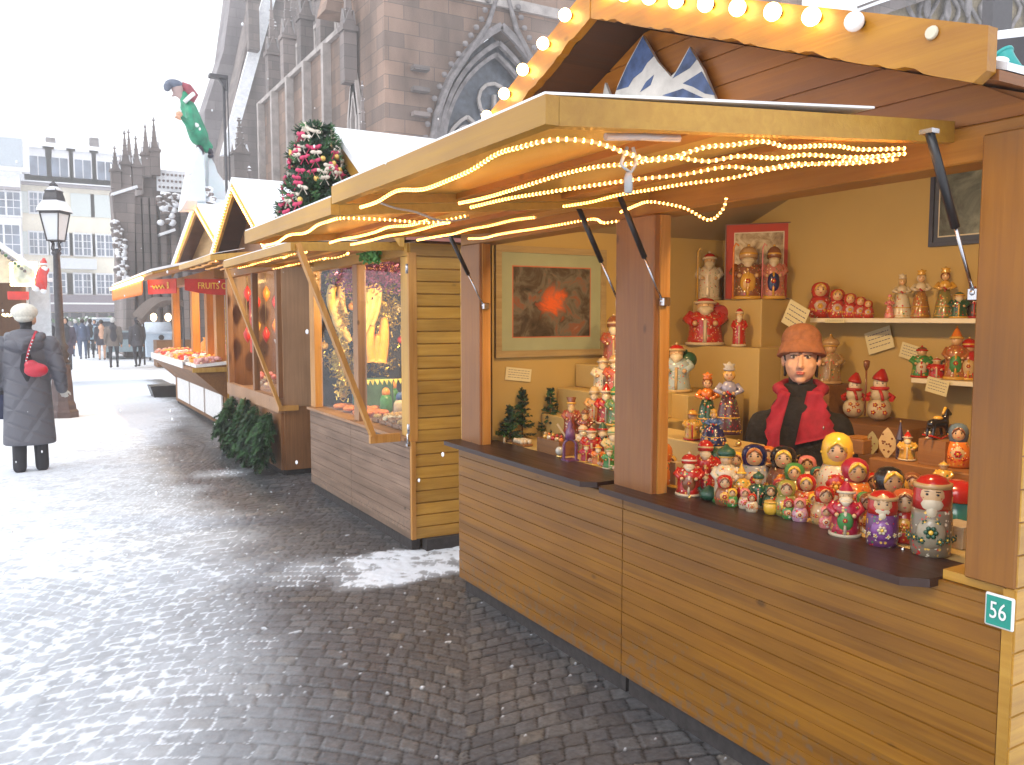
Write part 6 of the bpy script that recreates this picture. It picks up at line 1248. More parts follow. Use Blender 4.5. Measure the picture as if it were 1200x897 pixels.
m_ = MB(); m_.lathe([(.068, -.01), (.074, .02), (.068, .045), (.066, .075), (.060, .082)], g(0, .008, 1.285), 20); m_.build('turtleneck', knit, T)
HC = g(0, .02, 1.475); tl = .10          # head centre
def hg(r, f, z): return HC + R * r + Fv * f + Vector((0, 0, z))
def vh(mb):
    ax = (R, Fv, Vector((0, 0, 1)))
    mb.ball(hg(0, -.012, .022), (.070, .076, .074), 20, 0, 14, ax); mb.ball(hg(0, .018, -.03), (.061, .062, .072), 18, 0, 12, ax)
    mb.ball(hg(0, .052, -.085), (.022, .02, .018), 12, 0, 8, ax)                        # chin
    cap(mb, hg(0, .076, .008), hg(0, .096, -.028), .0075, .011, 10)                      # nose
    for k in (-1, 1):
        mb.ball(hg(.009 * k, .088, -.034), .0075, 8); mb.ball(hg(.034 * k, .052, -.03), (.02, .018, .018), 10, 0, 8, ax); cap(mb, hg(.012 * k, .076, .024), hg(.040 * k, .064, .022), .008, .006, 8)
        mb.ball(hg(.070 * k, -.005, -.01), (.010, .018, .028), 10, 0, 8, ax)             # ears
    mb.ball(hg(0, .072, -.056), (.020, .012, .008), 10, 0, 6, ax); cap(mb, hg(0, -.01, -.06), hg(0, -.01, -.14), .045, .048)
sk = plain('warm_skin', (.60, .36, .25), .45, var=.06, vs=30)
organic(vh, 'head', sk, T, .0042, 3)
ax = (R, Fv, Vector((0, 0, 1)))
for k in (-1, 1): m_ = MB(); m_.ball(hg(.027 * k, .0625, .008), (.0125, .008, .0065), 12, 0, 8, ax); m_.build('eye_white', plain('eye_white', (.70, .66, .60), .2), T)
m_ = MB()
for k in (-1, 1): m_.ball(hg(.027 * k, .0715, .008), (.0056, .004, .0056), 10, 0, 8, ax); m_.tube([hg(.014 * k, .0715, .0125), hg(.027 * k, .0745, .0165), hg(.040 * k, .068, .0125)], .0015, 5); m_.tube([hg(.012 * k, .083, .030), hg(.027 * k, .080, .0345), hg(.043 * k, .070, .029)], .0018, 5)
m_.build('eyes', plain('dark_eye', (.03, .02, .015), .2), T)
m_ = MB(); m_.ball(hg(0, .0825, -.0535), (.019, .006, .0035), 12, 0, 6, ax); m_.ball(hg(0, .0815, -.060), (.016, .007, .0045), 12, 0, 6, ax); m_.build('lips', plain('lips', (.50, .14, .12), .4), T)
def hairf(mb):
    mb.ball(hg(0, -.025, .025), (.073, .076, .070), 16, 0, 10, ax)
    for k in (-1, 1): cap(mb, hg(.060 * k, .016, .040), hg(.062 * k, -.012, -.075), .012, .008, 8)
organic(hairf, 'hair', plain('black_hair', (.018, .013, .011), .5, var=.3, vs=60), T, .007, 2)
m_ = MB(); felt = plain('brown_felt', (.27, .105, .045), .85, var=.18, vs=50, bump=.4); hax = Vector((0, 0, 1)) - Fv * .22 + R * .02; prof = [(.096, -.026), (.099, -.022), (.089, .006), (.081, .026), (.079, .030)]
for i in range(11): z = .032 + i * .0070; r = .079 * math.sqrt(1 - (i / 11.0) ** 2.6); prof += [(r + .0022, z), (r - .0012, z + .004)]
prof += [(.012, .112), (.002, .113)]
m_.lathe(prof, hg(0, -.006, .034), 36, hax); m_.build('hat', felt, T)
shm = plain('crimson_felt_shawl', (.30, .012, .035), .85, var=.2, vs=30, bump=.3)
def ribbon(rows, th, name, mat, parent, z=.0):
    """thick draped strip; rows = list of (left point, right point)"""
    n = 6; vs = []
    fr = []
    for a, b2 in rows:
        a = Vector(a); b2 = Vector(b2)
        for j in range(n + 1): s = j / n; p = a.lerp(b2, s) + Fv * (.006 * math.sin(s * 9 + a.z * 40)); fr.append(p)
    nr = len(rows); bk = [p - Fv * th for p in fr]; k = n + 1; fs = []
    N_ = len(fr)
    for i in range(nr - 1):
        for j in range(n): a = i * k + j; fs += [(a, a + 1, a + k + 1, a + k), (N_ + a, N_ + a + k, N_ + a + k + 1, N_ + a + 1)]
    for i in range(nr - 1):
        for j in (0, n): a = i * k + j; fs.append((a, a + k, N_ + a + k, N_ + a))
    for j in range(n):
        for i in (0, nr - 1): a = i * k + j; fs.append((a, N_ + a, N_ + a + 1, a + 1))
    mb = MB(); mb.add(fr + bk, fs, 0, True); return mb.build(name, mat, parent)
def fz(r, z):
    zs_ = [q[0] for q in CPR]; k = float(np.interp(z, zs_, [q[1] for q in CPR])); return SYD * k * math.sqrt(max(.15, 1 - (r / (SXW * k)) ** 2)) + .012
def sp_(r, z, e=0): return g(r, max(.085, fz(r, z)) + e, z)
shw = thing('shawl', g(.06, .15, 1.1), 'crimson felt shawl with a scalloped edge draped round the neck of the saleswoman', 'shawl')
rows = []
for i in range(14):
    s = i / 13; z = 1.345 - .185 * s; c = -.056 - .010 * s; w_ = .028 + .050 * s; wob = .006 * math.sin(i * 2.1)
    rows.append((sp_(c - w_ - wob, z + .01 * s, .020), sp_(c + w_, z - .03 * s, .020)))
ribbon(rows, .010, 'long_fall', shm, shw)
rows = []
for i in range(16):
    s = i / 15; z = 1.345 - .26 * s; c = .056 + .050 * math.sin(min(1, s * 1.3) * 1.4) - .04 * max(0, s - .6); w_ = .020 + .010 * math.sin(s * PI)
    rows.append((sp_(c - w_, z - .01, .018), sp_(c + w_ + .005 * math.sin(i * 2), z, .018)))
ribbon(rows, .010, 'side_fall', shm, shw)
m_ = MB(); m_.tube([g(-.065, .085, 1.335), g(-.088, 0, 1.345), g(-.06, -.075, 1.355), g(0, -.10, 1.36), g(.06, -.075, 1.355), g(.088, 0, 1.345), g(.065, .085, 1.335)], [.022, .026, .028, .028, .028, .026, .022], 10); m_.build('neck_fold', shm, shw)
m_ = MB(); m_.ball(sp_(-.095, 1.20, .012), (.005, .004, .010), 8, 0, 6); m_.build('brooch', steel, shw)
m_ = MB(); m_.tube([sp_(.065, 1.10, .004), sp_(.04, 1.085, .004), sp_(.01, 1.08, .004), sp_(-.01, 1.09, .004)], .003, 6); m_.build('necklace', brass, T)
# ================================================================= DISPLAY FURNITURE INSIDE STALL 1
dbox(3.52, 3.765, 3.30, 3.855, .11, 1.60); dbox(3.35, 3.515, 3.15, 3.855, .11, 1.335); dbox(3.52, 3.765, 3.15, 3.295, .11, 1.335)
dbox(2.90, 3.30, 3.20, 3.855, .11, 1.10); dbox(2.35, 2.56, 2.36, 2.95, .842, .985)
dbox(2.42, 2.95, 3.22, 3.84, .842, .97); dbox(2.52, 2.94, 3.32, 3.838, .972, 1.11); dbox(2.64, 2.93, 3.42, 3.836, 1.112, 1.24)
dbox(3.40, 3.765, 2.30, 2.72, .11, .995, mt=W_box); dbox(2.56, 2.95, 1.19, 2.03, .11, .93); dbox(2.65, 2.94, 1.25, 1.95, .932, .985, mt=W_box)
for (x0, y0, y1, z) in ((3.56, 1.90, 3.0, 1.495), (3.58, 1.90, 2.42, 1.215)):
    b_ = MB(); b_.box((x0, y0, z - .022), (3.768, y1, z), bev=.002); b_.build('wall_shelf', shelfm, S1)
# ================================================================= FIGURINES
LM = {}
def lac(c, r=.22):
    k = tuple(round(x, 3) for x in c)
    if k not in LM: LM[k] = plain('lacquer_%d' % len(LM), c, r, var=.10, vs=35, coat=.35)
    return LM[k]
RED, CRIM, GRN, DGRN, NAVY, BLK, WHT, CRM, GLD, YEL, PINK, ORG, BRN, PUR, TAN, SIL, TEAL, BLUE = (.40, .016, .010), (.33, .010, .035), (.05, .22, .05), (.012, .07, .035), (.012, .018, .09), (.012, .011, .012), (.56, .48, .34), (.50, .36, .17), (.58, .33, .05), (.78, .48, .05), (.62, .20, .20), (.60, .17, .02), (.20, .07, .025), (.13, .035, .13), (.45, .28, .12), (.42, .40, .36), (.03, .18, .16), (.08, .15, .35)
FLESH = (.56, .35, .17)
PM = {}
def painted(c, spots=((.55, .02, .02), (.66, .42, .08), (.70, .64, .50), (.05, .20, .06)), sc=95):
    """lacquered ground with small hand painted flowers and dots of several colours"""
    k = tuple(round(x, 3) for x in c)
    if k in PM: return PM[k]
    m, t, b = nt('painted_%d' % len(PM)); L = t.links.new; tc = t.nodes.new('ShaderNodeTexCoord')
    v = N(t, 'ShaderNodeTexVoronoi'); v.inputs['Scale'].default_value = sc; L(tc.outputs['Object'], v.inputs['Vector'])
    s_ = t.nodes.new('ShaderNodeSeparateXYZ'); L(v.outputs['Color'], s_.inputs[0]); r = t.nodes.new('ShaderNodeValToRGB'); r.color_ramp.interpolation = 'CONSTANT'; e = r.color_ramp.elements; e[0].position = 0; e[0].color = c4(spots[0]); e[1].position = .75; e[1].color = c4(spots[3])
    for p, q in ((.28, spots[1]), (.52, spots[2])): x = e.new(p); x.color = c4(q)
    L(s_.outputs['X'], r.inputs[0]); mr = N(t, 'ShaderNodeMapRange'); mr.inputs['From Min'].default_value = .36; mr.inputs['From Max'].default_value = .42; mr.inputs['To Min'].default_value = 1; mr.inputs['To Max'].default_value = 0; L(v.outputs['Distance'], mr.inputs['Value'])
    n = N(t, 'ShaderNodeTexNoise'); n.inputs['Scale'].default_value = 45; L(tc.outputs['Object'], n.inputs['Vector']); g_ = N(t, 'ShaderNodeMath', operation='GREATER_THAN'); L(n.outputs[0], g_.inputs[0]); g_.inputs[1].default_value = .50
    mm = N(t, 'ShaderNodeMath', operation='MULTIPLY'); L(mr.outputs[0], mm.inputs[0]); L(g_.outputs[0], mm.inputs[1])
    mx_ = N(t, 'ShaderNodeMix', data_type='RGBA'); L(mm.outputs[0], mx_.inputs['Factor']); mx_.inputs['A'].default_value = c4(c); L(r.outputs[0], mx_.inputs['B']); L(mx_.outputs['Result'], b.inputs['Base Color'])
    b.inputs['Roughness'].default_value = .28; b.inputs['Coat Weight'].default_value = .35; PM[k] = m; return m
def basis(P, turn=0):
    F = (Vector((0, 0, 0)) - Vector((P[0], P[1], 0))).normalized(); c, s = math.cos(turn), math.sin(turn); F = Vector((F.x * c - F.y * s, F.x * s + F.y * c, 0)); return F, Vector((0, 0, 1)).cross(F)
UP = Vector((0, 0, 1))
def petals(mb, c, n, r, mi, F, R):
    mb.ball(c, (r * .6, r * .35, r * .6), 6, 1, 4, (R, F, UP))
    for k in range(n): a = k * 2 * PI / n; mb.ball(c + R * (r * math.cos(a)) + UP * (r * math.sin(a)), (r * .55, r * .3, r * .55), 6, mi, 4, (R, F, UP))
def face_parts(T, c, r, F, R, skinm=FLESH, hair=None, nose=False):
    f = MB(); f.ball(c, (r * .78, r * .5, r * .88), 14, 0, 10, (R, F, UP)); fo = f.build('face', lac(skinm, .3), T)
    e = MB()
    for k in (-1, 1): e.ball(c + R * (k * r * .32) + F * (r * .45) + UP * (r * .12), (r * .10, r * .06, r * .085), 6, 0, 4, (R, F, UP)); e.bar(c + R * (k * r * .20) + F * (r * .46) + UP * (r * .32), c + R * (k * r * .48) + F * (r * .38) + UP * (r * .30), r * .05, r * .05)
    e.build('eyes', lac(BLK), fo)
    e = MB(); e.ball(c + F * (r * .44) - UP * (r * .34), (r * .16, r * .06, r * .07), 6, 0, 4, (R, F, UP))
    for k in (-1, 1): e.ball(c + R * (k * r * .44) + F * (r * .32) - UP * (r * .12), (r * .14, r * .05, r * .11), 6, 0, 4, (R, F, UP))
    e.build('lips', lac((.62, .10, .07)), fo)
    if hair:
        h_ = MB(); 
        for k in (-1, 1): h_.tube([c + F * (r * .40) + UP * (r * .80), c + R * (k * r * .48) + F * (r * .38) + UP * (r * .48), c + R * (k * r * .70) + F * (r * .22) - UP * (r * .05)], [r * .13, r * .15, r * .07], 6)
        h_.build('hair', lac(hair, .35), T)
    return fo
def matryoshka(P, h, label, scarf=RED, dress=RED, apron=WHT, flower=GLD, hair=BRN, grp='painted nesting dolls', turn=0, w=1.0, beard=False):
    T = thing('nesting_doll', P, label, 'nesting doll', grp); F, R = basis(P, turn); P = Vector(P)
    pr = [(.255, 0), (.275, .015), (.30, .06), (.325, .18), (.325, .30), (.30, .42), (.25, .53), (.215, .585)]
    if beard: pr = [(.245, 0), (.262, .015), (.275, .10), (.282, .25), (.278, .40), (.27, .52), (.262, .585)]
    m_ = MB(); m_.lathe([(r * h * w, z * h) for r, z in pr], P, 22); m_.build('body', painted(dress), T)
    pr2 = [(.216, .586), (.222, .62), (.245, .70), (.252, .78), (.235, .87), (.18, .95), (.09, .99), (.01, 1.0)]
    if beard: pr2 = [(.2615, .586), (.262, .70), (.258, .80), (.24, .89), (.17, .965), (.08, .995), (.01, 1.0)]
    m_ = MB(); m_.lathe([(r * h * w, z * h) for r, z in pr2], P, 22); m_.build('scarf', lac(scarf), T)
    face_parts(T, P + UP * (.765 * h) + F * (.168 * h * w), .215 * h * w, F, R, hair=None if beard else hair)
    if beard:
        m_ = MB(); m_.ball(P + UP * (.66 * h) + F * (.17 * h * w), (.16 * h * w, .10 * h, .13 * h), 14, 0, 8, (R, F, UP)); m_.ball(P + UP * (.57 * h) + F * (.20 * h * w), (.09 * h * w, .08 * h, .10 * h), 12, 0, 8, (R, F, UP)); m_.build('beard', lac(WHT, .4), T)
        m_ = MB(); m_.lathe([(.262 * h * w, .845 * h), (.262 * h * w, .90 * h), (.20 * h * w, .91 * h)], P, 20); m_.build('hat_band', lac(TAN), T)
    m_ = MB(); m_.ball(P + UP * (.30 * h) + F * (.20 * h * w), (.20 * h * w, .135 * h * w, .22 * h), 14, 0, 10, (R, F, UP)); ap = m_.build('apron', lac(apron), T)
    m_ = MB(); petals(m_, P + UP * (.33 * h) + F * (.335 * h * w), 6, .055 * h, 0, F, R)
    for k in (-1, 1): petals(m_, P + UP * (.22 * h) + F * (.305 * h * w) + R * (.10 * k * h), 5, .032 * h, 0, F, R); petals(m_, P + UP * (.44 * h) + F * (.28 * h * w) + R * (.07 * k * h), 5, .025 * h, 0, F, R)
    m_.build('painted_flowers', [lac(flower), lac(YEL)], ap)
    m_ = MB()
    for k in range(9):
        a = (k - 4) * .36 + (0 if k != 4 else 0); 
        if abs(a) > .6: d_ = F * math.cos(a) + R * math.sin(a); petals(m_, P + d_ * (.322 * h * w) + UP * (.24 * h), 5, .03 * h, 0, d_, d_.cross(UP))
    for k in range(7):
        a = (k - 3) * .7
        if abs(a) > .9: d_ = F * math.cos(a) + R * math.sin(a); m_.ball(P + d_ * (.243 * h * w) + UP * (.74 * h), (.02 * h,) * 3, 6, 1, 4)
    m_.build('painted_dots', [lac(flower), lac(YEL)], T); return T
def santa(P, h, label, robe=RED, trim=WHT, hat='cone', hatc=None, beardc=WHT, sack=None, staff=None, name='santa_figurine', cat='figurine', grp='carved Santa figurines', turn=0, w=1.0, apron=None, arms=True, skinm=FLESH):
    T = thing(name, P, label, cat, grp); F, R = basis(P, turn); P = Vector(P); hatc = hatc or robe; q = lambda r, f, z: P + R * (r * h * w) + F * (f * h * w) + UP * (z * h)
    m_ = MB(); m_.lathe([(r * h * w, z * h) for r, z in ((.20, 0), (.215, .02), (.20, .15), (.185, .32), (.20, .45), (.195, .55), (.13, .63), (.07, .66))], P, 18, sx=1, sy=1); m_.build('robe', painted(robe), T)
    m_ = MB(); m_.lathe([(.20 * h * w, .0), (.228 * h * w, .01 * h), (.226 * h * w, .055 * h), (.205 * h * w, .065 * h)], P, 18); m_.tube([q(0, .205, .06), q(0, .205, .2), q(0, .19, .32), q(0, .205, .48)], .022 * h * w, 6); m_.build('fur_trim', lac(trim, .5), T)
    c = q(0, .03, .735)
    m_ = MB(); m_.ball(c, (.10 * h * w,) * 3, 14, 0, 10); m_.build('head', lac(skinm, .35), T)
    face_parts(T, c + F * (.045 * h * w), .095 * h * w, F, R, skinm)
    if beardc:
        m_ = MB(); m_.ball(q(0, .12, .665), (.095 * h * w, .06 * h * w, .075 * h), 12, 0, 8, (R, F, UP)); m_.lathe([(.085 * h * w, 0), (.05 * h * w, -.08 * h), (.012 * h * w, -.15 * h)], q(0, .14, .66), 10, (0, 0, 1)); 
        for k in (-1, 1): m_.ball(q(.035 * k, .145, .708), (.035 * h * w, .02 * h * w, .014 * h), 8, 0, 6, (R, F, UP))
        m_.build('beard', lac(beardc, .5), T)
    z0 = .775; c0 = q(0, .02, z0)
    if hat == 'cone': prof = [(.115, 0), (.105, .03), (.075, .10), (.035, .18), (.012, .215)]
    elif hat == 'hood': prof = [(.125, -.06), (.13, .0), (.12, .07), (.08, .13), (.02, .16)]
    elif hat == 'crown': prof = [(.10, 0), (.11, .02), (.095, .06), (.13, .15), (.125, .16), (.05, .13)]
    elif hat == 'dome': prof = [(.10, 0), (.15, .03), (.165, .08), (.13, .14), (.06, .175), (.02, .225)]
    elif hat == 'brim': prof = [(.19, .01), (.19, .025), (.105, .03), (.10, .12), (.08, .14), (.01, .145)]
    else: prof = [(.108, 0), (.11, .03), (.09, .08), (.04, .11), (.01, .12)]
    m_ = MB(); m_.lathe([(r * h * w, z * h) for r, z in prof], c0, 16, UP - F * .12); m_.build('hat', lac(hatc, .35), T)
    m_ = MB(); m_.lathe([(.118 * h * w, -.012 * h), (.13 * h * w, 0), (.128 * h * w, .03 * h), (.112 * h * w, .035 * h)], c0, 16, UP - F * .12); m_.ball(c0 + (UP - F * .12) * (prof[-1][1] * h + .012 * h), .024 * h * w, 8, 0, 6); m_.build('hat_trim', lac(trim if hat not in ('crown', 'dome') else GLD, .5), T)
    if arms:
        m_ = MB()
        for k in (-1, 1): m_.tube([q(.15 * k, .02, .60), q(.215 * k, .05, .48), q(.13 * k, .19, .42)], [.05 * h * w, .05 * h * w, .045 * h * w], 8)
        m_.build('sleeves', lac(robe, .3), T)
        [MB().ball(q(.115 * k, .21, .415), .032 * h * w, 8, 0, 6).build('hand', lac(skinm, .4), T) for k in (-1, 1)]
    if sack: m_ = MB(); m_.ball(q(.17, -.06, .60), (.13 * h * w, .12 * h * w, .16 * h), 12, 0, 8); m_.ball(q(.12, -.02, .77), (.04 * h * w, .04 * h * w, .04 * h), 8); m_.build('sack', lac(sack, .5), T)
    if staff: m_ = MB(); m_.tube([q(-.20, .22, .02), q(-.20, .22, .9), q(-.17, .22, .97), q(-.13, .22, .93)], .014 * h * w, 6); m_.build('staff', lac(staff, .4), T)
    if apron: m_ = MB(); m_.ball(q(0, .165, .30), (.11 * h * w, .06 * h * w, .20 * h), 12, 0, 8, (R, F, UP)); ap = m_.build('painted_front', lac(apron), T); m_ = MB(); petals(m_, q(0, .228, .32), 6, .03 * h, 0, F, R); petals(m_, q(0, .215, .2), 5, .02 * h, 0, F, R); m_.build('painted_flowers', [lac(RED), lac(YEL)], ap)
    return T
def lady(P, h, label, gown=PUR, top=WHT, crown=GLD, hairc=BRN, name='lady_figurine', grp='tall dressed figurines', w=1.0, turn=0, slim=1.0):
    T = thing(name, P, label, 'figurine', grp); F, R = basis(P, turn); P = Vector(P); q = lambda r, f, z: P + R * (r * h * w) + F * (f * h * w) + UP * (z * h)
    m_ = MB(); m_.lathe([(r * h * w * slim, z * h) for r, z in ((.19, 0), (.195, .02), (.165, .2), (.125, .42), (.085, .55))], P, 18); gb = m_.build('gown', painted(gown), T)
    m_ = MB(); [m_.lathe([(r * h * w * slim, z * h), (r * h * w * slim + .006 * h, (z + .01) * h), (r * h * w * slim, (z + .02) * h)], P, 16) for r, z in ((.188, .04), (.162, .22))]; m_.build('gold_bands', lac(GLD), gb)
    m_ = MB(); m_.lathe([(r * h * w, z * h) for r, z in ((.085, .551), (.105, .60), (.11, .66), (.07, .715), (.035, .735))], P, 14)
    for k in (-1, 1): m_.tube([q(.10 * k, 0, .68), q(.17 * k, .04, .60), q(.08 * k, .13, .57)], [.045 * h * w, .04 * h * w, .028 * h * w], 8)
    m_.build('bodice', lac(top), T)
    [MB().ball(q(.06 * k, .14, .57), .024 * h * w, 8, 0, 6).build('hand', lac(FLESH), T) for k in (-1, 1)]; m_ = MB(); m_.tube([q(-.03, .15, .60), q(.03, .15, .55)], .018 * h * w, 6); m_.build('bouquet', lac(RED), T)
    m_ = MB(); m_.ball(q(0, -.012, .815), (.088 * h * w, .09 * h * w, .088 * h), 14, 0, 8); m_.build('hair', lac(hairc, .4), T)
    face_parts(T, q(0, .035, .805), .085 * h * w, F, R)
    m_ = MB(); m_.lathe([(.07 * h * w, .875 * h), (.085 * h * w, .90 * h), (.06 * h * w, .93 * h), (.09 * h * w, .97 * h), (.03 * h * w, .975 * h), (.012 * h, 1.0 * h)], P, 12); m_.build('headdress', lac(crown), T)
    return T
def snowman(P, h, label, hatc=RED, scarf=RED, body=WHT, broom=False, grp='snowman figurines'):
    T = thing('snowman_figurine', P, label, 'figurine', grp); F, R = basis(P); P = Vector(P)
    m_ = MB(); m_.ball(P + UP * .22 * h, (.23 * h, .22 * h, .22 * h), 16, 0, 10); m_.ball(P + UP * .50 * h, (.17 * h, .16 * h, .16 * h), 14, 0, 8); m_.build('body', lac(body, .5), T)
    face_parts(T, P + UP * .70 * h + F * .03 * h, .15 * h, F, R, (.7, .62, .5)); m_ = MB(); m_.ball(P + UP * .71 * h - F * .02 * h, (.13 * h, .12 * h, .13 * h), 12); m_.build('head', lac(body, .5), T)
    m_ = MB(); m_.lathe([(.145 * h, 0), (.14 * h, .05 * h), (.09 * h, .14 * h), (.03 * h, .22 * h)], P + UP * .77 * h, 14, UP + R * .2); m_.build('hat', lac(hatc, .4), T)
    m_ = MB(); m_.lathe([(.13 * h, 0), (.17 * h, .02 * h), (.165 * h, .06 * h), (.12 * h, .07 * h)], P + UP * .585 * h, 14); m_.tube([P + UP * .6 * h + F * .15 * h, P + UP * .5 * h + F * .19 * h + R * .04 * h, P + UP * .40 * h + F * .20 * h + R * .06 * h], .03 * h, 6); m_.build('scarf', lac(scarf, .5), T)
    m_ = MB(); [m_.tube([P + UP * .52 * h + R * .14 * k * h, P + UP * .45 * h + R * .24 * k * h, P + UP * .42 * h + R * .20 * k * h + F * .14 * h], .045 * h, 7) for k in (-1, 1)]; m_.build('arms', lac(scarf, .5), T)
    m_ = MB(); [petals(m_, P + UP * z * h + F * .215 * h + R * x * h, 5, .03 * h, 0, F, R) for x, z in ((0, .25), (.1, .18), (-.1, .18), (.07, .32), (-.07, .32))]; m_.build('painted_flowers', [lac(RED), lac(YEL)], T)
    if broom: m_ = MB(); b0 = P + R * -.24 * h + F * .12 * h; m_.tube([b0 + UP * .1 * h, b0 + UP * 1.08 * h], .018 * h, 6); m_.lathe([(.015 * h, 0), (.05 * h, .08 * h), (.06 * h, .18 * h), (.03 * h, .2 * h)], b0 + UP * .95 * h, 8); m_.build('broom', lac(BRN, .6), T)
    return T
# placing: (photo x of the middle, X of the surface, surface height) -> point standing on the surface
def spot(px, X, z): return (X, onX(px, 400, X).y, z)
def onbase(px, py, z): q = onZ(px, py, z); return (q.x, q.y, z)
def hp(P, npx): return npx / FPX * depth(P)
ZC = .8405
# -- counter, front row and behind (photo x, photo y of the base, height in photo pixels)
def C(px, py, n): P = onbase(px, py, ZC); return P, hp(P, n)
P, h = C(775, 568, 50); matryoshka(P, h, 'plain orange red doll turned away beside the middle post', ORG, ORG, ORG, RED, ORG, turn=2.9)
P, h = C(792, 571, 30); T = thing('candle_box', P, 'pale square candle box beside the plain orange doll', 'box'); m_ = MB(); m_.box((P[0] - .018, P[1] - .018, P[2]), (P[0] + .018, P[1] + .018, P[2] + h), bev=.002); m_.build('box_body', lac(CRM, .5), T); m_ = MB(); m_.lathe([(.035, 0), (.035, .006), (.02, .012)], (P[0], P[1], P[2]), 14); m_.build('base_plate', lac(GLD), T)
P, h = C(807, 580, 52); santa(P, h, 'red Santa with a big white beard at the left end of the counter row', RED, WHT, 'hood', apron=BRN, w=1.35)
P, h = C(826, 571, 60); santa(P, h, 'taller Santa with a dark green sack behind the left counter Santa', RED, CRM, 'hood', RED, sack=DGRN, w=1.2)
P, h = C(826, 579, 30); santa(P, h, 'tiny gnome with a pointed crimson hat in front of the tall Santa with the sack', CRIM, WHT, 'cone', w=1.2, arms=False, grp='small gnomes')
P, h = C(831, 586, 17); T = thing('teapot_ornament', P, 'little dark green glazed teapot at the front edge of the counter', 'ornament'); m_ = MB(); m_.lathe([(.3 * h, 0), (.62 * h, .15 * h), (.7 * h, .45 * h), (.4 * h, .8 * h), (.1 * h, 1.0 * h)], P, 14); m_.build('pot', lac(DGRN), T); m_ = MB(); m_.tube([Vector(P) + UP * .3 * h + Vector((0, .6 * h, 0)), Vector(P) + UP * .7 * h + Vector((0, 1.0 * h, 0))], .12 * h, 6); m_.build('spout', lac(DGRN), T)
P, h = C(850, 588, 68); santa(P, h, 'white soldier figurine with a dark green onion hat on the counter', WHT, GRN, 'dome', DGRN, beardc=None, apron=RED, grp='small onion hatted figurines', name='soldier_figurine')
P, h = C(849, 592, 36); matryoshka(P, h, 'little red and gold doll in front of the white soldier', RED, BRN, GLD, RED)
P, h = C(883, 578, 58); matryoshka(P, h, 'large doll with a dotted navy blue scarf and grey blouse', NAVY, (.30, .32, .36), WHT, RED, (.40, .12, .02))
P, h = C(868, 590, 46); santa(P, h, 'golden cone shaped angel with a tiny star hat', GLD, YEL, 'cone', GLD, beardc=None, arms=True, apron=RED, grp='small onion hatted figurines', name='angel_figurine')
P, h = C(888, 594, 42); santa(P, h, 'silver coated figurine with a glossy dark green onion hat on the counter', DGRN, SIL, 'dome', DGRN, beardc=None, grp='small onion hatted figurines', name='soldier_figurine')
P, h = C(873, 596, 24); matryoshka(P, h, 'very small pink and white doll below the golden angel', PINK, WHT, PINK, RED)
P, h = C(917, 582, 60); matryoshka(P, h, 'large blonde doll with a black flowered scarf and orange apron', BLK, (.14, .05, .02), ORG, YEL, YEL)
P, h = C(930, 588, 46); matryoshka(P, h, 'doll with a green kerchief beside the blonde doll in black', GRN, (.35, .28, .06), YEL, RED, YEL)
P, h = C(903, 598, 30); matryoshka(P, h, 'small dark green doll with pink roses behind the yellow pot', DGRN, DGRN, PINK, PINK)
P, h = C(921, 604, 42); matryoshka(P, h, 'olive and yellow doll with a black belt in the counter front row', (.30, .28, .05), (.25, .24, .06), YEL, RED)
P, h = C(903, 603, 15); T = thing('yellow_pot', P, 'tiny bright yellow pot at the front edge of the counter', 'pot'); m_ = MB(); m_.lathe([(.38 * h, 0), (.55 * h, .3 * h), (.55 * h, .8 * h), (.45 * h, 1.0 * h), (.38 * h, .9 * h)], P, 14); m_.build('pot_body', lac(YEL), T); m_ = MB(); m_.lathe([(.46 * h, .95 * h), (.56 * h, 1.0 * h), (.46 * h, 1.08 * h)], P, 14); m_.build('rim', lac(GLD), T)
P, h = C(944, 600, 45); matryoshka(P, h, 'glossy red doll with an orange skirt left of the tall yellow doll', RED, ORG, RED, YEL, YEL)
P, h = C(937, 611, 28); matryoshka(P, h, 'little pink and lilac doll in front of the glossy red doll', PINK, (.45, .25, .35), WHT, RED)
P, h = C(979, 596, 90); matryoshka(P, h, 'tall doll with a bright yellow scarf towering over the counter row', YEL, WHT, RED, ORG, YEL, w=.78)
P, h = C(1000, 600, 64); matryoshka(P, h, 'large blonde doll with a crimson scarf right of the tall yellow doll', CRIM, ORG, ORG, CRIM, YEL, turn=.25)
P, h = C(965, 614, 45); matryoshka(P, h, 'red scarfed doll with a floral beige dress in the front row', RED, TAN, CRM, RED, BRN, turn=.2)
P, h = C(990, 627, 65); santa(P, h, 'gnome Santa with a tall pointed crimson hat and white beard in the front row', CRIM, WHT, 'cone', CRIM, apron=GRN, w=1.25)
P, h = C(968, 619, 26); matryoshka(P, h, 'tiny pink doll at the feet of the pointed crimson gnome', PINK, PINK, WHT, RED)
P, h = C(1018, 622, 45); matryoshka(P, h, 'small brown scarfed doll with an orange dress behind the purple Santa doll', BRN, ORG, YEL, RED)
P, h = C(1040, 614, 68); matryoshka(P, h, 'blonde doll with a black flowered scarf leaning right of centre', BLK, ORG, YEL, RED, YEL, turn=.35)
P, h = C(1033, 638, 64); matryoshka(P, h, 'Santa nesting doll with a red cap and purple patterned coat', RED, PUR, (.2, .06, .25), WHT, beard=True)
P, h = C(1059, 634, 62); matryoshka(P, h, 'orange red floral doll between the purple and the largest Santa dolls', (.45, .10, .03), RED, GLD, ORG, BRN)
P, h = C(1090, 649, 94); matryoshka(P, h, 'largest Santa nesting doll with a red cap and tan band, right counter end', RED, (.20, .16, .11), (.30, .26, .18), DGRN, beard=True, w=.86)
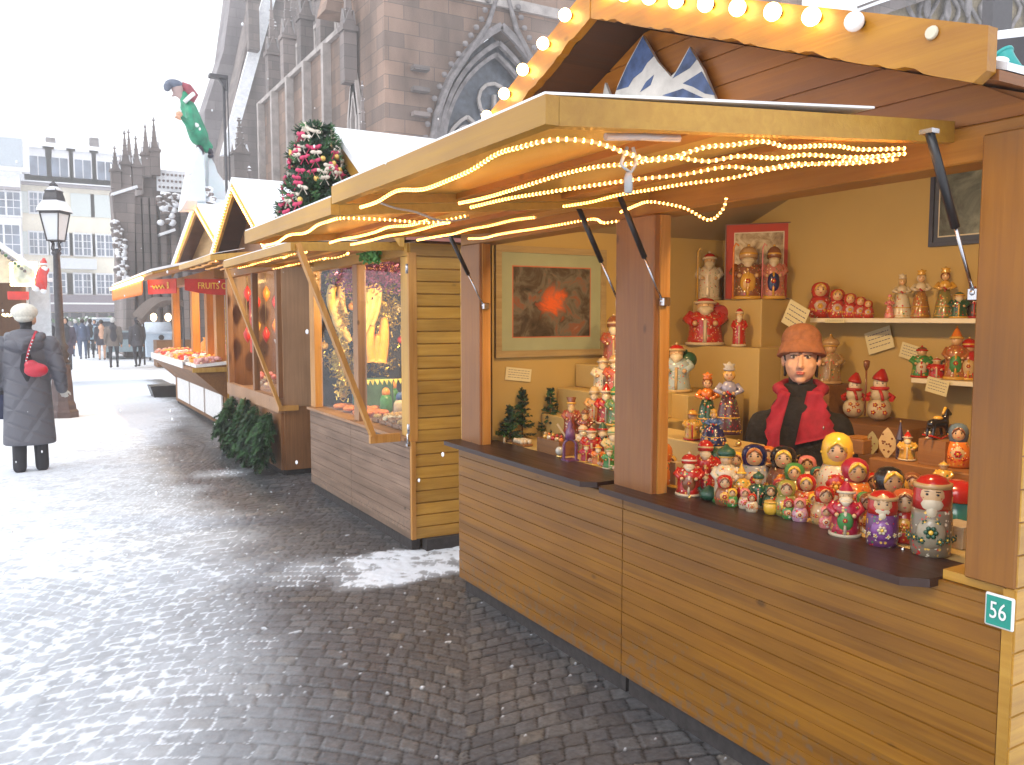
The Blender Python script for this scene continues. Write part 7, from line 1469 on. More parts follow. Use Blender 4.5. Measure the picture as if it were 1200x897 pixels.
P, h = C(1121, 640, 26); T = thing('white_box', P, 'small white cardboard box beside the right post', 'box'); m_ = MB(); m_.box((P[0] - .03, P[1] - .035, P[2]), (P[0] + .05, P[1] + .035, P[2] + h), bev=.002); m_.build('box_body', lac(WHT, .7), T); m_ = MB(); m_.box((P[0] - .032, P[1] - .037, P[2] + h * .8), (P[0] + .052, P[1] + .037, P[2] + h + .002), bev=.002); m_.build('lid', lac(WHT, .7), T)
P, h = C(1120, 622, 60); T = thing('round_box', P, 'round box with a glossy red lid and teal side near the right post', 'box'); r = .24 * h * 2; m_ = MB(); m_.lathe([(.40 * h, 0), (.42 * h, .03 * h), (.42 * h, .62 * h)], P, 20); m_.build('box_body', lac(TEAL), T); m_ = MB(); m_.lathe([(.44 * h, .621 * h), (.45 * h, .65 * h), (.44 * h, .80 * h), (.36 * h, .93 * h), (.1 * h, 1.0 * h)], P, 20); m_.build('lid', lac(RED), T)
for k, (px, py, c, lab) in enumerate(((800, 582, GLD, 'left of two small gold bells at the foot of the left counter Santa'), (808, 584, GLD, 'right of two small gold bells at the foot of the left counter Santa'), (1042, 642, SIL, 'small silver bell in front of the purple Santa doll'), (1058, 645, SIL, 'second silver bell, left of the largest Santa doll'))):
    P = onbase(px, py, ZC); T = thing('small_bell', P, lab, 'bell', 'small bells on the counter edge'); m_ = MB(); m_.lathe([(.007, 0), (.006, .004), (.004, .008), (.001, .010)], P, 10); m_.build('bell_body', brass if c is GLD else steel, T); m_ = MB(); m_.lathe([(.001, .010), (.002, .012), (.0005, .014)], P, 6); m_.build('loop', brass, T)
# -- more small pieces filling the second row
fill = [(858, 578, 40, ORG, BRN, 'small orange scarfed doll behind the white soldier'), (898, 576, 34, TAN, GRN, 'small tan scarfed doll between the navy and the black scarfed dolls'), (950, 592, 30, GRN, WHT, 'small green scarfed doll behind the glossy red doll'), (1012, 610, 34, GRN, YEL, 'small doll with green scarf right of the pointed gnome'), (1072, 622, 50, CRIM, BLK, 'crimson scarfed doll half hidden behind the largest Santa doll'), (954, 606, 28, YEL, RED, 'small yellow scarfed doll left of the red scarfed floral doll'), (912, 590, 28, CRIM, CRM, 'small crimson scarfed doll behind the olive doll')]
fill += [(785, 562, 40, GLD, RED, 'small gold scarfed doll left of the two counter Santas'), (838, 566, 44, RED, GRN, 'red scarfed doll between the tall Santa with the sack and the white soldier'), (862, 566, 50, YEL, BLUE, 'yellow scarfed doll left of the navy scarfed one'), (899, 564, 56, ORG, RED, 'orange scarfed doll behind, between the navy and black scarfed dolls'), (945, 572, 52, PINK, WHT, 'pink scarfed doll in the back row left of the tall yellow doll'), (958, 580, 46, TEAL, ORG, 'teal scarfed doll at the foot of the tall yellow doll'), (1023, 592, 52, RED, BLK, 'red scarfed doll in the back row right of the crimson scarfed one'), (1052, 600, 54, GLD, GRN, 'gold scarfed doll in the back row behind the orange floral doll'), (1068, 596, 58, BRN, CRM, 'brown scarfed doll in the back row left of the round red box'), (1008, 622, 30, NAVY, WHT, 'tiny navy doll right of the pointed crimson gnome'), (1075, 640, 26, ORG, WHT, 'tiny orange doll at the foot of the largest Santa doll'), (924, 608, 24, CRIM, GRN, 'tiny crimson doll in front of the olive doll'), (858, 594, 22, YEL, GRN, 'tiny yellow doll in front of the golden angel'), (881, 600, 22, RED, WHT, 'tiny red doll in front of the silver coated figurine')]
for px, py, n, c1, c2, lab in [(a_, b_ + (3 if n_ > 38 else 0), n_ * (.80 if n_ > 38 else 1), c_, d2_, e2_) for a_, b_, n_, c_, d2_, e2_ in fill]: P, h = C(px, py, n); matryoshka(P, h, lab, c1, c2, CRM, RED)
# -- low tier behind, left
def Tt(px, py, n, z=.986): P = onbase(px, py, z); return P, hp(P, n)
P, h = Tt(853, 508, 84); lady(P, h, 'tall king in a long brown purple robe with a silver crown, holding red flowers', (.09, .035, .045), (.30, .30, .42), SIL, GLD)
P, h = Tt(828, 506, 70); lady(P, h, 'dark robed figure with an orange turban left of the tall king', DGRN, ORG, ORG, BRN)
P, h = spot(838, 2.38, .986), 0; h = hp(P, 42); lady(P, h, 'small lady in a blue crinoline ball gown in front of the tall king', NAVY, BLUE, GLD, YEL, slim=1.7, w=1.2)
P, h = spot(813, 2.39, .986), 0; h = hp(P, 38); santa(P, h, 'small gold and red trumpet figure at the left of the low display tier', GLD, RED, 'brim', GLD, beardc=None, w=1.2, grp='small onion hatted figurines', name='musician_figurine')
P, h = spot(868, 2.42, .986), 0; h = hp(P, 20); T = thing('gold_ball', P, 'single small gold ball at the right corner of the low tier', 'bauble'); m_ = MB(); m_.ball((P[0], P[1], P[2] + .012), .012, 10); m_.build('ball', brass, T); m_ = MB(); m_.lathe([(.004, .023), (.004, .029)], P, 8); m_.build('cap', brass, T)
# -- box A top (z 1.10)
P = spot(793, 2.98, 1.101); santa(P, hp(P, 62), 'Santa in a pale blue coat with a green sack on the lowest left box', (.35, .45, .50), CRM, 'cap', RED, sack=DGRN, w=1.3)
P = spot(777, 3.02, 1.101); santa(P, hp(P, 52), 'beige snow covered Santa beside the pale blue one, by the middle post', CRM, WHT, 'hood', CRM, w=1.3)
P = spot(786, 2.94, 1.101); T = thing('gift_box', P, 'small dark red gift box between the two Santas on the lowest left box', 'box'); m_ = MB(); m_.box((P[0] - .02, P[1] - .02, P[2]), (P[0] + .02, P[1] + .02, P[2] + .05), bev=.002); m_.build('box_body', lac(CRIM, .6), T); m_ = MB(); m_.box((P[0] - .021, P[1] - .004, P[2] + .001), (P[0] + .021, P[1] + .004, P[2] + .052)); m_.build('ribbon', lac(GLD), T)
# -- box B top (z 1.335)
P = spot(785, 3.43, 1.336); santa(P, hp(P, 66), 'cream robed Santa with a brown hood at the left of the middle box', CRM, WHT, 'hood', BRN, staff=BRN)
P = spot(826, 3.43, 1.336); santa(P, hp(P, 62), 'big round red Santa with a sack over his shoulder on the middle box', RED, WHT, 'cap', RED, sack=(.35, .03, .03), w=1.6, staff=None)
P = spot(866, 3.43, 1.336); santa(P, hp(P, 50), 'slim red Santa standing alone right of the big round Santa', RED, WHT, 'cap', RED, w=.75)
# -- box C top (z 1.60)
P = spot(815, 3.62, 1.601); P = (3.62, min(P[1], 3.82), 1.601); santa(P, hp(P, 62), 'tall ivory Santa above the big round red Santa', (.60, .52, .38), WHT, 'cap', RED, w=1.05, staff=GLD)
P = spot(875, 3.58, 1.601); santa(P, hp(P, 66), 'brown and gold Santa with a dark red skirt in front of the red framed picture', BRN, GLD, 'hood', TAN, apron=GLD, w=1.25, staff=ORG)
P = spot(922, 3.66, 1.601); P = (3.66, max(P[1], 3.345), 1.601); santa(P, hp(P, 66), 'tall pink and navy Santa right of the red framed picture', (.45, .16, .12), GLD, 'hood', BRN, apron=NAVY, staff=PINK, w=.95)
# -- wall shelf, five nesting dolls in a falling row and the dressed figures
for px, n, lab in ((960, 42, 'largest of the five red nesting dolls in a falling row on the wall shelf'), (980, 34, 'second largest of the five red nesting dolls on the wall shelf'), (995, 29, 'middle one of the five red nesting dolls on the wall shelf'), (1007, 25, 'second smallest of the five red nesting dolls on the wall shelf'), (1016, 21, 'smallest of the five red nesting dolls on the wall shelf')):
    P = spot(px, 3.66, 1.496); matryoshka(P, hp(P, n), lab, (.42, .03, .02), (.40, .03, .02), (.45, .36, .34), GLD, GLD, grp='row of five red nesting dolls')
P = spot(1041, 3.62, 1.496); lady(P, hp(P, 28), 'small pink lady figurine on the wall shelf left of the white angel', PINK, PINK, PINK, YEL)
P = spot(1055, 3.68, 1.496); lady(P, hp(P, 52), 'white angel figurine with gauzy skirt on the wall shelf', (.60, .56, .45), WHT, WHT, CRM, slim=1.2)
P = spot(1077, 3.66, 1.496); lady(P, hp(P, 57), 'bronze gowned queen with white sleeves on the wall shelf', (.30, .14, .03), WHT, GLD, WHT)
P = spot(1105, 3.66, 1.496); lady(P, hp(P, 60), 'lady in a green and gold dress with hands on her hips on the wall shelf', (.18, .16, .04), GLD, GLD, BRN)
P = spot(1122, 3.62, 1.496); santa(P, hp(P, 34), 'little green robed Santa right of the green and gold lady', DGRN, GLD, 'cap', DGRN, w=1.35)
P = spot(1140, 3.68, 1.496); santa(P, hp(P, 40), 'dark figurine at the right end of the wall shelf beside the strut', (.06, .04, .03), RED, 'cap', RED)
# -- lower wall shelf
P = spot(1081, 3.64, 1.216); santa(P, hp(P, 40), 'green and red clown with curly hair at the left end of the lower wall shelf', GRN, RED, 'cap', BRN, beardc=None, w=1.3, apron=WHT, grp='small toys on the lower shelf', name='clown_figurine')
P = spot(1099, 3.62, 1.216); santa(P, hp(P, 27), 'small round red bear like figure on the lower wall shelf', RED, WHT, 'cap', RED, beardc=None, w=1.6, grp='small toys on the lower shelf', name='bear_figurine')
P = spot(1109, 3.70, 1.216); matryoshka(P, hp(P, 22), 'little dark green doll between the bear figure and the tall clown', DGRN, DGRN, GLD, RED)
P = spot(1121, 3.64, 1.216); santa(P, hp(P, 62), 'tall slender clown with a striped orange hat on the lower wall shelf', (.35, .12, .03), GLD, 'cone', ORG, beardc=None, w=.95, apron=GRN, grp='small toys on the lower shelf', name='clown_figurine')
P = spot(1136, 3.68, 1.216); santa(P, hp(P, 52), 'red flowered figure at the right end of the lower wall shelf', RED, GLD, 'hood', RED, beardc=None, w=1.2, apron=CRM, grp='small toys on the lower shelf', name='doll_figurine')
# -- wooden box behind the saleswoman
P = spot(1003, 3.56, .996); snowman(P, hp(P, 54), 'snowman with a red pointed hat and red scarf behind the saleswoman', RED, RED)
P = spot(1033, 3.56, .996); snowman(P, hp(P, 62), 'larger snowman with a red hat holding a broom', RED, (.50, .02, .02), broom=True)
P = (3.66, spot(972, 3.66, 1)[1], .996); m_ = MB(); q = onX(972, 450, 3.66); b_ = MB(); b_.box((3.55, q.y - .09, .11), (3.765, q.y + .09, q.z)); b_.build('display_box', W_box, S1)
P = (3.66, q.y, q.z + .001); santa(P, hp(P, 56), 'straw coloured figure with a basket like hat directly behind the saleswoman', (.34, .22, .10), TAN, 'dome', TAN, beardc=None, grp='small toys on the lower shelf', name='straw_figurine', w=1.1)
# -- right back tier
P = spot(1128, 2.74, .986); matryoshka(P, hp(P, 52), 'slim doll with a blue grey scarf and orange belt beside the right post', (.10, .15, .20), ORG, CRM, RED, BRN, w=.85)
P = spot(1094, 2.74, .986); santa(P, hp(P, 44), 'black and white figure with a dark hat on the right back tier', BLK, WHT, 'cap', BLK, w=1.1)
P = spot(1068, 2.72, .986); santa(P, hp(P, 34), 'small red hatted gnome with gold coat on the right back tier', GLD, WHT, 'cone', RED, w=1.3, grp='small gnomes')
P = spot(1112, 2.60, .931); santa(P, hp(P, 36), 'small golden angel with raised wings below the rocking horse', GLD, CRM, 'cap', GLD, beardc=None, w=1.2, grp='small toys on the lower shelf', name='angel_figurine')
# rocking horse
P = spot(1103, 2.70, 1.10); P = (2.72, spot(1103, 2.72, 1)[1], .986 + .09); b_ = MB(); b_.box((2.69, P[1] - .05, .986), (2.77, P[1] + .05, P[2] - .001)); b_.build('display_box', W_box, S1)
T = thing('rocking_horse', P, 'small black and gold rocking horse standing above the right back tier', 'toy horse', None); F, R = basis(P, .9); P = Vector(P); s = .1
def hb_(mb): cap(mb, P + UP * .055 - R * .03, P + UP * .058 + R * .028, .017, .019); cap(mb, P + UP * .06 + R * .032, P + UP * .098 + R * .042, .014, .010); cap(mb, P + UP * .098 + R * .040, P + UP * .085 + R * .060, .010, .007); [cap(mb, P + UP * .05 + R * r + F * f, P + UP * .012 + R * (r * 1.3) + F * f, .007, .005, 7) for r in (-.03, .028) for f in (-.012, .012)]
organic(hb_, 'horse_body', lac(BLK), T, .004, 2); m_ = MB(); [m_.tube([P + F * f + R * -.055 + UP * .018, P + F * f + UP * .003, P + F * f + R * .055 + UP * .018], .003, 6) for f in (-.014, .014)]; m_.build('rockers', lac(RED), T); m_ = MB(); m_.ball(P + UP * .074, (.018, .016, .008), 8, 0, 6, (R, F, UP)); m_.tube([P + UP * .11 + R * .036, P + UP * .085 + R * .022], .005, 6); m_.build('saddle', lac(GLD), T)
# spotted wooden leaf plates and dark church steeple ornament
for k, (px, n, c, lab) in enumerate(((1044, 34, CRM, 'cream leaf shaped plate with dark spots leaning behind the counter dolls'), (1026, 26, (.30, .25, .10), 'small olive leaf shaped plate left of the cream spotted one'))):
    P = spot(px, 2.70 + .02 * k, .986); T = thing('leaf_plate', P, lab, 'plate', 'leaf shaped plates'); F, R = basis(P); P = Vector(P); h = hp(P, n)
    pts = [P + R * (x * h) + UP * (z * h) for x, z in ((-.05, 0), (.05, 0), (.26, .3), (.28, .6), (.12, .9), (0, 1.05), (-.14, .9), (-.27, .6), (-.24, .3))]; m_ = MB(); m_.prism(pts, -F * .008); m_.build('plate_body', lac(c), T); m_ = MB(); [m_.ball(P + F * .001 + R * (random.uniform(-.15, .15) * h) + UP * (random.uniform(.2, .85) * h), (.035 * h, .01 * h, .035 * h), 6, 0, 4, (R, F, UP)) for _ in range(12)]; m_.build('painted_dots', lac(BRN), T)
P = spot(1059, 2.72, .986); T = thing('steeple_ornament', P, 'slim dark steeple shaped ornament right of the cream spotted plate', 'ornament'); h = hp(P, 44); m_ = MB(); m_.lathe([(.10 * h, 0), (.09 * h, .5 * h), (.12 * h, .52 * h), (.05 * h, .8 * h), (.01 * h, h)], P, 8, sm=False); m_.build('tower', lac((.05, .03, .05)), T); m_ = MB(); m_.ball(Vector(P) + UP * h, .03 * h, 6); m_.build('gold_tip', brass, T)
P = spot(1012, 2.72, .986); T = thing('wooden_block', P, 'plain orange brown wooden block on the tier right of the saleswoman', 'block'); m_ = MB(); m_.box((P[0] - .05, P[1] - .05, P[2]), (P[0] + .05, P[1] + .05, P[2] + .055), bev=.004); m_.build('block_body', W_box, T); m_ = MB(); m_.box((P[0] - .04, P[1] - .04, P[2] + .0555), (P[0] + .04, P[1] + .04, P[2] + .06)); m_.build('top_panel', W_beam, T)
# -- left window: stepped pyramid of Santas and ornaments
def Lw(px, X, z): return spot(px, X, z)
S_ = [(719, 2.72, 1.241, 62, dict(robe=(.30, .07, .03), trim=CRM, hat='hood', hatc=BRN, w=1.0), 'topmost Santa with a brown hood on the left window pyramid'),
      (707, 2.60, 1.111, 44, dict(robe=(.62, .56, .38), trim=WHT, hat='cap', hatc=CRM, w=1.3), 'stout white snow covered Santa on the pyramid, left of the brown hooded one'),
      (721, 2.60, 1.111, 48, dict(robe=(.45, .10, .05), trim=WHT, hat='hood', hatc=TAN, w=1.2), 'red brown Santa below the brown hooded one, against the middle post'),
      (697, 2.47, .971, 44, dict(robe=(.55, .30, .10), trim=WHT, hat='hood', hatc=CRM, w=1.1), 'orange robed Santa with a long white beard halfway up the left pyramid'),
      (711, 2.46, .971, 48, dict(robe=RED, trim=WHT, hat='cone', hatc=RED, w=1.15), 'bright red Santa with a pointed hat halfway up the left pyramid'),
      (723, 2.46, .971, 50, dict(robe=(.10, .20, .06), trim=GLD, hat='hood', hatc=GRN, w=1.1), 'green robed Santa halfway up the pyramid beside the middle post')]
for px, X, z, n, kw, lab in S_: P = Lw(px, X, z); santa(P, hp(P, n), lab, **kw)
P = (2.60, 3.62, .842); P = Lw(670, 2.36, .842); 
b_ = MB(); b_.box((2.30, Lw(686, 2.36, 0)[1] - .05, .842), (2.41, Lw(664, 2.36, 0)[1] + .05, .90)); b_.build('display_box', W_box, S1)
P = Lw(670, 2.36, .901); santa(P, hp(P, 48), 'dark red wooden king with a crown at the left of the window display', (.28, .06, .03), BRN, 'crown', BRN, beardc=CRM, w=.95, grp='carved wooden kings', name='king_figurine')
P = Lw(686, 2.36, .901); santa(P, hp(P, 38), 'smaller dark red wooden king right of the crowned one', (.22, .05, .03), BRN, 'cap', BRN, beardc=CRM, w=1.0, grp='carved wooden kings', name='king_figurine')
rows_ = [(683, 530, 34, WHT, ORG, 'hood', 'white bearded Santa head high among the lower window goods'), (693, 537, 40, RED, WHT, 'cap', 'red Santa in the lower left window heap'), (706, 536, 42, DGRN, RED, 'cone', 'green Santa with a pointed hat in the lower window heap'), (719, 541, 44, (.55, .45, .2), GRN, 'hood', 'golden beige Santa beside the foot of the middle post'), (701, 545, 26, ORG, YEL, 'cap', 'small orange Santa in front of the lower window heap'), (714, 549, 27, GRN, WHT, 'cap', 'small green Santa in front of the lower window heap'), (687, 541, 24, CRIM, GLD, 'cap', 'small crimson Santa in front of the left window heap')]
for px, py, n, c1, c2, ht, lab in rows_: P, h = C(px, py, n); santa(P, h, lab, c1, c2, ht, c1, w=1.35)
cols = [NAVY, WHT, CRIM, NAVY, WHT, RED, NAVY, CRM, GRN, WHT, NAVY]
for k in range(11):
    px = 688 + k * 3.6; P = onbase(px, 541.5 + k * 1.15, ZC); T = thing('striped_bauble', P, f'{["first", "second", "third", "fourth", "fifth", "sixth", "seventh", "eighth", "ninth", "tenth", "eleventh"][k]} striped ball from the left in the row on the left counter', 'bauble', 'row of striped balls'); m_ = MB(); m_.ball((P[0], P[1], P[2] + .011), .011, 12, 0, 8); m_.build('ball', lac(cols[k]), T); m_ = MB()
    for a in (-.005, .004): m_.lathe([(math.sqrt(.0114 ** 2 - a * a), a - .0012), (math.sqrt(.0116 ** 2 - a * a), a), (math.sqrt(.0114 ** 2 - a * a), a + .0012)], (P[0], P[1], P[2] + .011), 12, (.3, .2, 1))
    m_.build('stripes', lac(WHT if cols[k] is not WHT else RED), T)
# purple arch ornament, snow globe, wooden crate with little figure, cotton, mini firs
P = onbase(668, 540, ZC); T = thing('arch_ornament', P, 'purple filigree arch ornament with a small tower at the left counter edge', 'ornament'); F, R = basis(P); P = Vector(P); pm = lac((.16, .06, .16))
m_ = MB()
for k in (-1, 1): m_.bar(P + R * .028 * k, P + R * .028 * k + UP * .075, .010, .010)
m_.tube([P + R * .028 * math.cos(a) + UP * (.07 + .028 * math.sin(a)) for a in [i * PI / 8 for i in range(9)]], .006, 6); m_.box(tuple(P + Vector((-.03, -.03, 0))), tuple(P + Vector((.03, .03, .008)))); m_.build('arch', pm, T)
m_ = MB(); m_.lathe([(.026, .10), (.022, .14), (.010, .155), (.014, .165), (.003, .19)], P, 10); m_.build('tower', pm, T); m_ = MB(); m_.bar(P + R * -.02 + UP * .11, P + R * -.06 + UP * .17, .008, .008); m_.build('pale_wing', lac(CRM), T)
P = onbase(656, 536, ZC); T = thing('snow_globe', P, 'tiny pale snow globe left of the purple arch ornament', 'snow globe'); m_ = MB(); m_.lathe([(.017, 0), (.018, .006), (.014, .012)], P, 14); m_.build('base', brass, T); m_ = MB(); m_.ball((P[0], P[1], P[2] + .030), .021, 14, 0, 10); m_.build('globe', lac((.55, .55, .50), .1), T)
P = onbase(642, 532, ZC); T = thing('wooden_crate', P, 'low wooden crate with little painted birds on the left counter', 'crate'); m_ = MB(); x0, y0 = P[0], P[1]
m_.box((x0, y0 - .10, ZC + .001), (x0 + .10, y0 + .10, ZC + .008)); m_.box((x0, y0 - .10, ZC + .0085), (x0 + .006, y0 + .10, ZC + .07)); m_.box((x0 + .094, y0 - .10, ZC + .0085), (x0 + .10, y0 + .10, ZC + .07)); m_.box((x0 + .0065, y0 - .10, ZC + .0085), (x0 + .0935, y0 - .094, ZC + .07)); m_.box((x0 + .0065, y0 + .094, ZC + .0085), (x0 + .0935, y0 + .10, ZC + .07)); m_.build('crate_body', W_box, T)
for k in range(5):
    c = Vector((x0 + .03, y0 - .07 + k * .035, ZC + .060)); T = thing('bird_ornament', c, f'{["nearest", "second", "middle", "fourth", "furthest"][k]} little painted bird peeping from the wooden crate', 'ornament', 'birds in the wooden crate'); m_ = MB(); m_.ball(c + UP * .012, (.012, .014, .014), 8); m_.build('bird_body', lac((ORG, CRM, RED, WHT, GLD)[k]), T); m_ = MB(); m_.ball(c + UP * .030, .008, 8); m_.build('head', lac((RED, RED, GLD, ORG, CRM)[k]), T)
P = onbase(612, 522, ZC); T = thing('cotton_tray', P, 'small brown tray of white cotton balls in front of the miniature firs', 'tray'); m_ = MB(); m_.box((P[0] - .03, P[1] - .06, ZC + .001), (P[0] + .03, P[1] + .06, ZC + .012), bev=.003); m_.build('tray_base', W_box, T); m_ = MB(); [m_.ball((P[0] + random.uniform(-.02, .02), P[1] + random.uniform(-.05, .05), ZC + .022), .014, 8, 0, 6) for _ in range(14)]; m_.build('cotton', lac(WHT, .9), T)
P = onbase(591, 519, ZC); T = thing('small_figure', P, 'tiny white and green figure standing alone under the miniature firs', 'figurine'); m_ = MB(); m_.lathe([(.009, 0), (.006, .02), (.002, .03)], P, 8); m_.build('robe', lac(WHT), T); m_ = MB(); m_.ball((P[0], P[1], P[2] + .033), .006, 8); m_.build('head', lac(GRN), T)
for px, py, n, lab in ((586, 519, 40, 'low spreading miniature fir at the left of the window counter'), (601, 516, 58, 'tallest miniature fir on the left counter'), (634, 514, 58, 'slim miniature fir right of the tallest one')):
    P = onbase(px, py, ZC); h = hp(P, n); P = Vector(P) + Vector((.06, .0, 0)); T = thing('miniature_fir', P, lab, 'miniature fir', 'miniature firs on the left counter'); nb = MB()
    for i in range(60):
        zz = random.random() ** .8; r = (.30 if n < 50 else .24) * h * (1.25 if n < 50 else 1) * (1 - zz) + .012; a = random.random() * 2 * PI; p = P + UP * (h * (.06 + zz * .92)); needles(nb, p, p + Vector((math.cos(a) * r, math.sin(a) * r, random.uniform(-.01, .02))), .014, 26, .05, random.randint(0, 1))
    nb.build('needles', [needle2, needle], T); nb = MB(); nb.lathe([(.005, 0), (.002, h)], P, 6); nb.lathe([(.022, 0), (.018, .012)], P, 10); nb.build('trunk', twig, T)
# ---- pictures on the walls
def picture(label, o, xd, W_, H_, fm, mm, art, fw=.03, mw=.08, cat='picture', depth_=.02, inner=None):
    """framed print; o = lower left corner, xd = direction to the right, normal = xd x up reversed towards the room"""
    T = thing('framed_picture', o, label, cat, 'framed pictures in the stall'); o = Vector(o); xd = Vector(xd).normalized(); n = xd.cross(UP); 
    m_ = MB()
    for a, b2, c, d in ((0, 0, W_, fw), (0, H_ - fw, W_, H_), (0, fw + .0005, fw, H_ - fw - .0005), (W_ - fw, fw + .0005, W_, H_ - fw - .0005)): m_.prism([o + xd * a + UP * b2, o + xd * c + UP * b2, o + xd * c + UP * d, o + xd * a + UP * d], n * depth_)
    m_.build('frame', fm, T)
    m_ = MB(); m_.prism([o + xd * fw + UP * fw, o + xd * (W_ - fw) + UP * fw, o + xd * (W_ - fw) + UP * (H_ - fw), o + xd * fw + UP * (H_ - fw)], n * (depth_ * .5)); m_.build('mat_board', mm, T)
    k = fw + mw
    if inner:
        m_ = MB(); i_ = .006; m_.prism([o + xd * (k - i_) + UP * (k - i_), o + xd * (W_ - k + i_) + UP * (k - i_), o + xd * (W_ - k + i_) + UP * (H_ - k + i_), o + xd * (k - i_) + UP * (H_ - k + i_)], n * (depth_ * .55)); m_.build('inner_border', inner, T)
    m_ = MB(); m_.prism([o + xd * k + UP * k, o + xd * (W_ - k) + UP * k, o + xd * (W_ - k) + UP * (H_ - k), o + xd * k + UP * (H_ - k)], n * (depth_ * .6)); m_.build('print', art, T); return T
def artmat(name, stops, scale=6, seed=0, gx=0, gz=0, cen=None, fire=None, det=8):
    m, t, b = nt(name); L = t.links.new; tc = t.nodes.new('ShaderNodeTexCoord'); n = N(t, 'ShaderNodeTexNoise'); n.inputs['Scale'].default_value = scale; n.inputs['Detail'].default_value = det; n.inputs['Roughness'].default_value = .65; n.inputs['Distortion'].default_value = .8
    L(tc.outputs['Object'], n.inputs['Vector']); r = ramp(t, stops); L(n.outputs[0], r.inputs[0]); out = r.outputs[0]
    if fire:
        c, rad, colr = fire; vm = N(t, 'ShaderNodeVectorMath', operation='DISTANCE'); L(tc.outputs['Object'], vm.inputs[0]); vm.inputs[1].default_value = c
        ad = N(t, 'ShaderNodeMath', operation='MULTIPLY_ADD'); L(n.outputs[0], ad.inputs[0]); ad.inputs[1].default_value = rad * 3.4; L(vm.outputs['Value'], ad.inputs[2])
        mr = N(t, 'ShaderNodeMapRange'); mr.inputs['From Min'].default_value = rad * 2.0; mr.inputs['From Max'].default_value = rad * 2.7; mr.inputs['To Min'].default_value = 1; mr.inputs['To Max'].default_value = 0; L(ad.outputs[0], mr.inputs['Value'])
        mxn = N(t, 'ShaderNodeMix', data_type='RGBA'); L(mr.outputs[0], mxn.inputs['Factor']); L(out, mxn.inputs['A']); mxn.inputs['B'].default_value = c4(colr); out = mxn.outputs['Result']
    L(out, b.inputs['Base Color']); b.inputs['Roughness'].default_value = .35; return m
art1 = artmat('autumn_print', [(.30, (.012, .012, .010)), (.45, (.07, .05, .03)), (.55, (.13, .12, .09)), (.65, (.22, .07, .03)), (.75, (.25, .23, .18))], 9, fire=((.37, 0, .30), .10, (.62, .11, .02)))
frame_g = wood('antique_gold_frame', (.46, .36, .18), (.28, .20, .08), 'X', .35, knots=False)
picture('large fiery autumn picture in a wide green mat and gold frame', (2.13, 3.855, 1.285), (1, 0, 0), .72, .595, frame_g, plain('sage_mat', (.30, .33, .20), .8, var=.04), art1, .035, .075, inner=plain('terracotta_border', (.45, .13, .06), .7))
art2 = artmat('misty_blue_print', [(.35, (.035, .04, .04)), (.5, (.12, .15, .14)), (.65, (.24, .28, .24)), (.75, (.33, .34, .28))], 5)
q = onX(1090, 290, 3.76); picture('blue framed misty landscape print high on the back wall, partly behind the right post', (3.762, q.y, q.z), (0, -1, 0), .36, .50, plain('navy_frame', (.030, .045, .10), .4), plain('blue_grey_mat', (.07, .09, .14), .8), art2, .020, .028, inner=plain('ivory_border', (.62, .58, .45), .7))
art3 = artmat('santa_workshop_print', [(.3, (.10, .05, .02)), (.45, (.28, .20, .10)), (.58, (.50, .42, .28)), (.7, (.60, .52, .40))], 16)
a_ = onX(849, 348, 3.66); T_ = Vector((3.60, 3.84, 1.603)); xd = Vector((.62, -.78, 0)).normalized(); T_ = Vector((3.555, 3.62, 1.603)); T_ = Vector((onX(849, 348, 3.56).x, onX(849, 348, 3.56).y, 1.603))
picture('red matted picture standing on the highest display box', tuple(T_), tuple(xd), hp(T_, 76) * .99, hp(T_, 87), plain('thin_brown_frame', (.10, .03, .02), .4), plain('brick_red_mat', (.42, .045, .025), .75, var=.05), art3, .006, .050, inner=plain('ivory_border', (.62, .58, .45), .7))
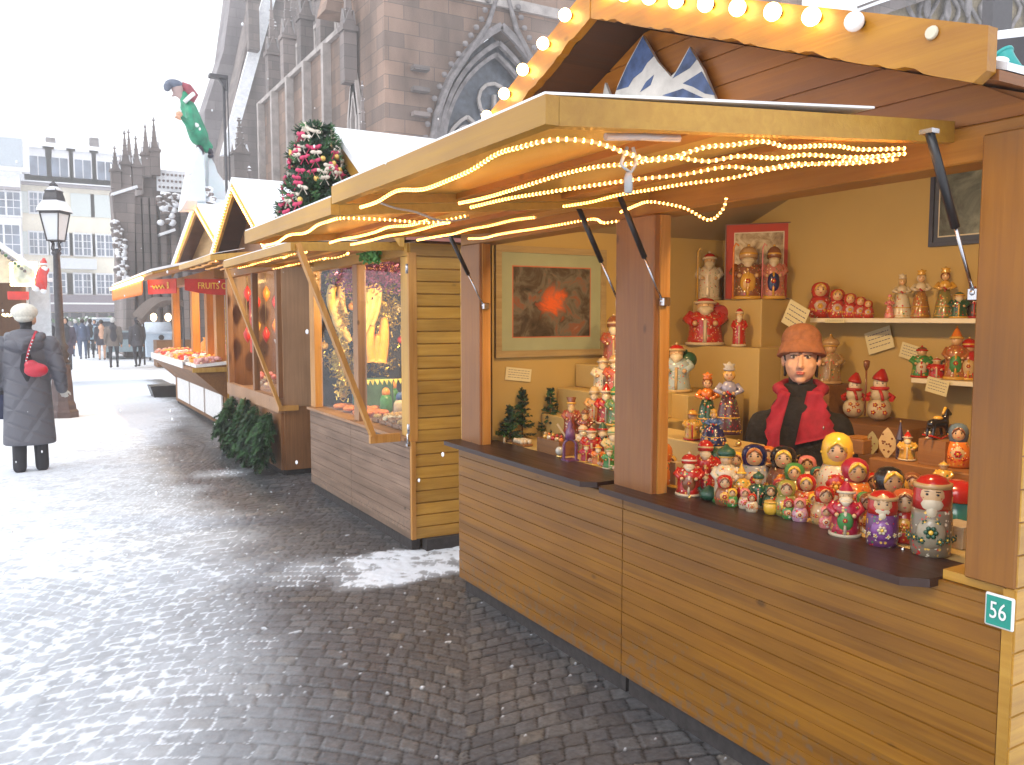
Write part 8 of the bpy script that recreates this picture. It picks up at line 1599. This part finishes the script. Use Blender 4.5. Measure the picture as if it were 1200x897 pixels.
# ---- paper notes
paper = plain('note_paper', (.66, .60, .36), .8, var=.03)
ink = plain('note_ink', (.12, .11, .16), .8)
def note(px, py, X, wpx, hpx, tilt, label, plane='X', Y=None, lift=.004):
    c = onX(px, py, X) if plane == 'X' else onY(px, py, Y); d = depth(c) / FPX; 
    xd = Vector((0, -1, 0)) if plane == 'X' else Vector((1, 0, 0)); n = Vector((-1, 0, 0)) if plane == 'X' else Vector((0, -1, 0)); cx = math.cos(tilt); sx_ = math.sin(tilt); a = xd * cx + UP * sx_; b2 = -xd * sx_ + UP * cx; w = wpx * d * .62; h = hpx * d * .5
    T = thing('price_note', c, label, 'note', 'handwritten notes on the stall wall'); c = Vector(c) + n * lift; m_ = MB(); m_.prism([c - a * w - b2 * h, c + a * w - b2 * h, c + a * w + b2 * h, c - a * w + b2 * h], n * .0015); m_.build('paper', paper, T)
    m_ = MB()
    for k in range(4):
        z = h * (.6 - k * .38); x = -w * .8
        while x < w * .75: l = random.uniform(.10, .25) * w; m_.prism([c + n * .0016 + a * x + b2 * z, c + n * .0016 + a * min(x + l, w * .85) + b2 * z, c + n * .0016 + a * min(x + l, w * .85) + b2 * (z + h * .07), c + n * .0016 + a * x + b2 * (z + h * .07)], n * .0004); x += l + .06 * w
    m_.build('handwriting', ink, T)
note(933, 371, 3.50, 26, 30, -.45, 'tilted handwritten note pinned above the hat of the saleswoman'); note(1031, 399, 3.755, 28, 26, .30, 'tilted note hanging below the long wall shelf'); note(1068, 413, 3.755, 22, 18, -.25, 'note beside the curly clown, left of the lower shelf')
note(1099, 453, 3.57, 22, 18, -.2, 'note hanging under the lower wall shelf'); note(607, 439, 0, 28, 15, -.12, 'small note below the large gold framed picture', plane='Y', Y=3.857)
note(979, 376.5, 3.553, 22, 4, 0, 'narrow price strip on the edge of the long wall shelf')
# ---- falling snow: too many to count
m_ = MB()
for i in range(480):
    d_ = 1.2 + 22 * random.random() ** 1.3; px = random.uniform(-40, 1000); py = random.uniform(0, 800); q = EYE + ray(px, py) * d_
    if q.z < .1 or (q.x > 1.75 and q.y < 16): continue
    if q.x > .6 and q.y < 4 and q.z < 2.2: continue
    r = random.uniform(.0012, .0028) * (1 + d_ * .03); m_.ball(q, (r, r, r * 1.6), 5, 0, 3)
o = solo(m_, 'falling_snow', snow, (0, 5, 1), 'thin snow flakes falling over the street', None, kind='stuff')

# ---- haze volume added to pale the distance like an overexposure veil
m, t, b = nt('haze_veil'); t.nodes.remove(b); pv = t.nodes.new('ShaderNodeVolumePrincipled'); pv.inputs['Color'].default_value = (1, .98, .96, 1); pv.inputs['Density'].default_value = .0036; pv.inputs['Anisotropy'].default_value = .2
t.links.new(pv.outputs[0], [n_ for n_ in t.nodes if n_.type == 'OUTPUT_MATERIAL'][0].inputs['Volume'])
m_ = MB(); m_.box((-405, -65, -1.05), (405, 505, 26)); o = m_.build('haze', m); tag(o, 'thin haze added to pale the far end of the street', None, kind='stuff')
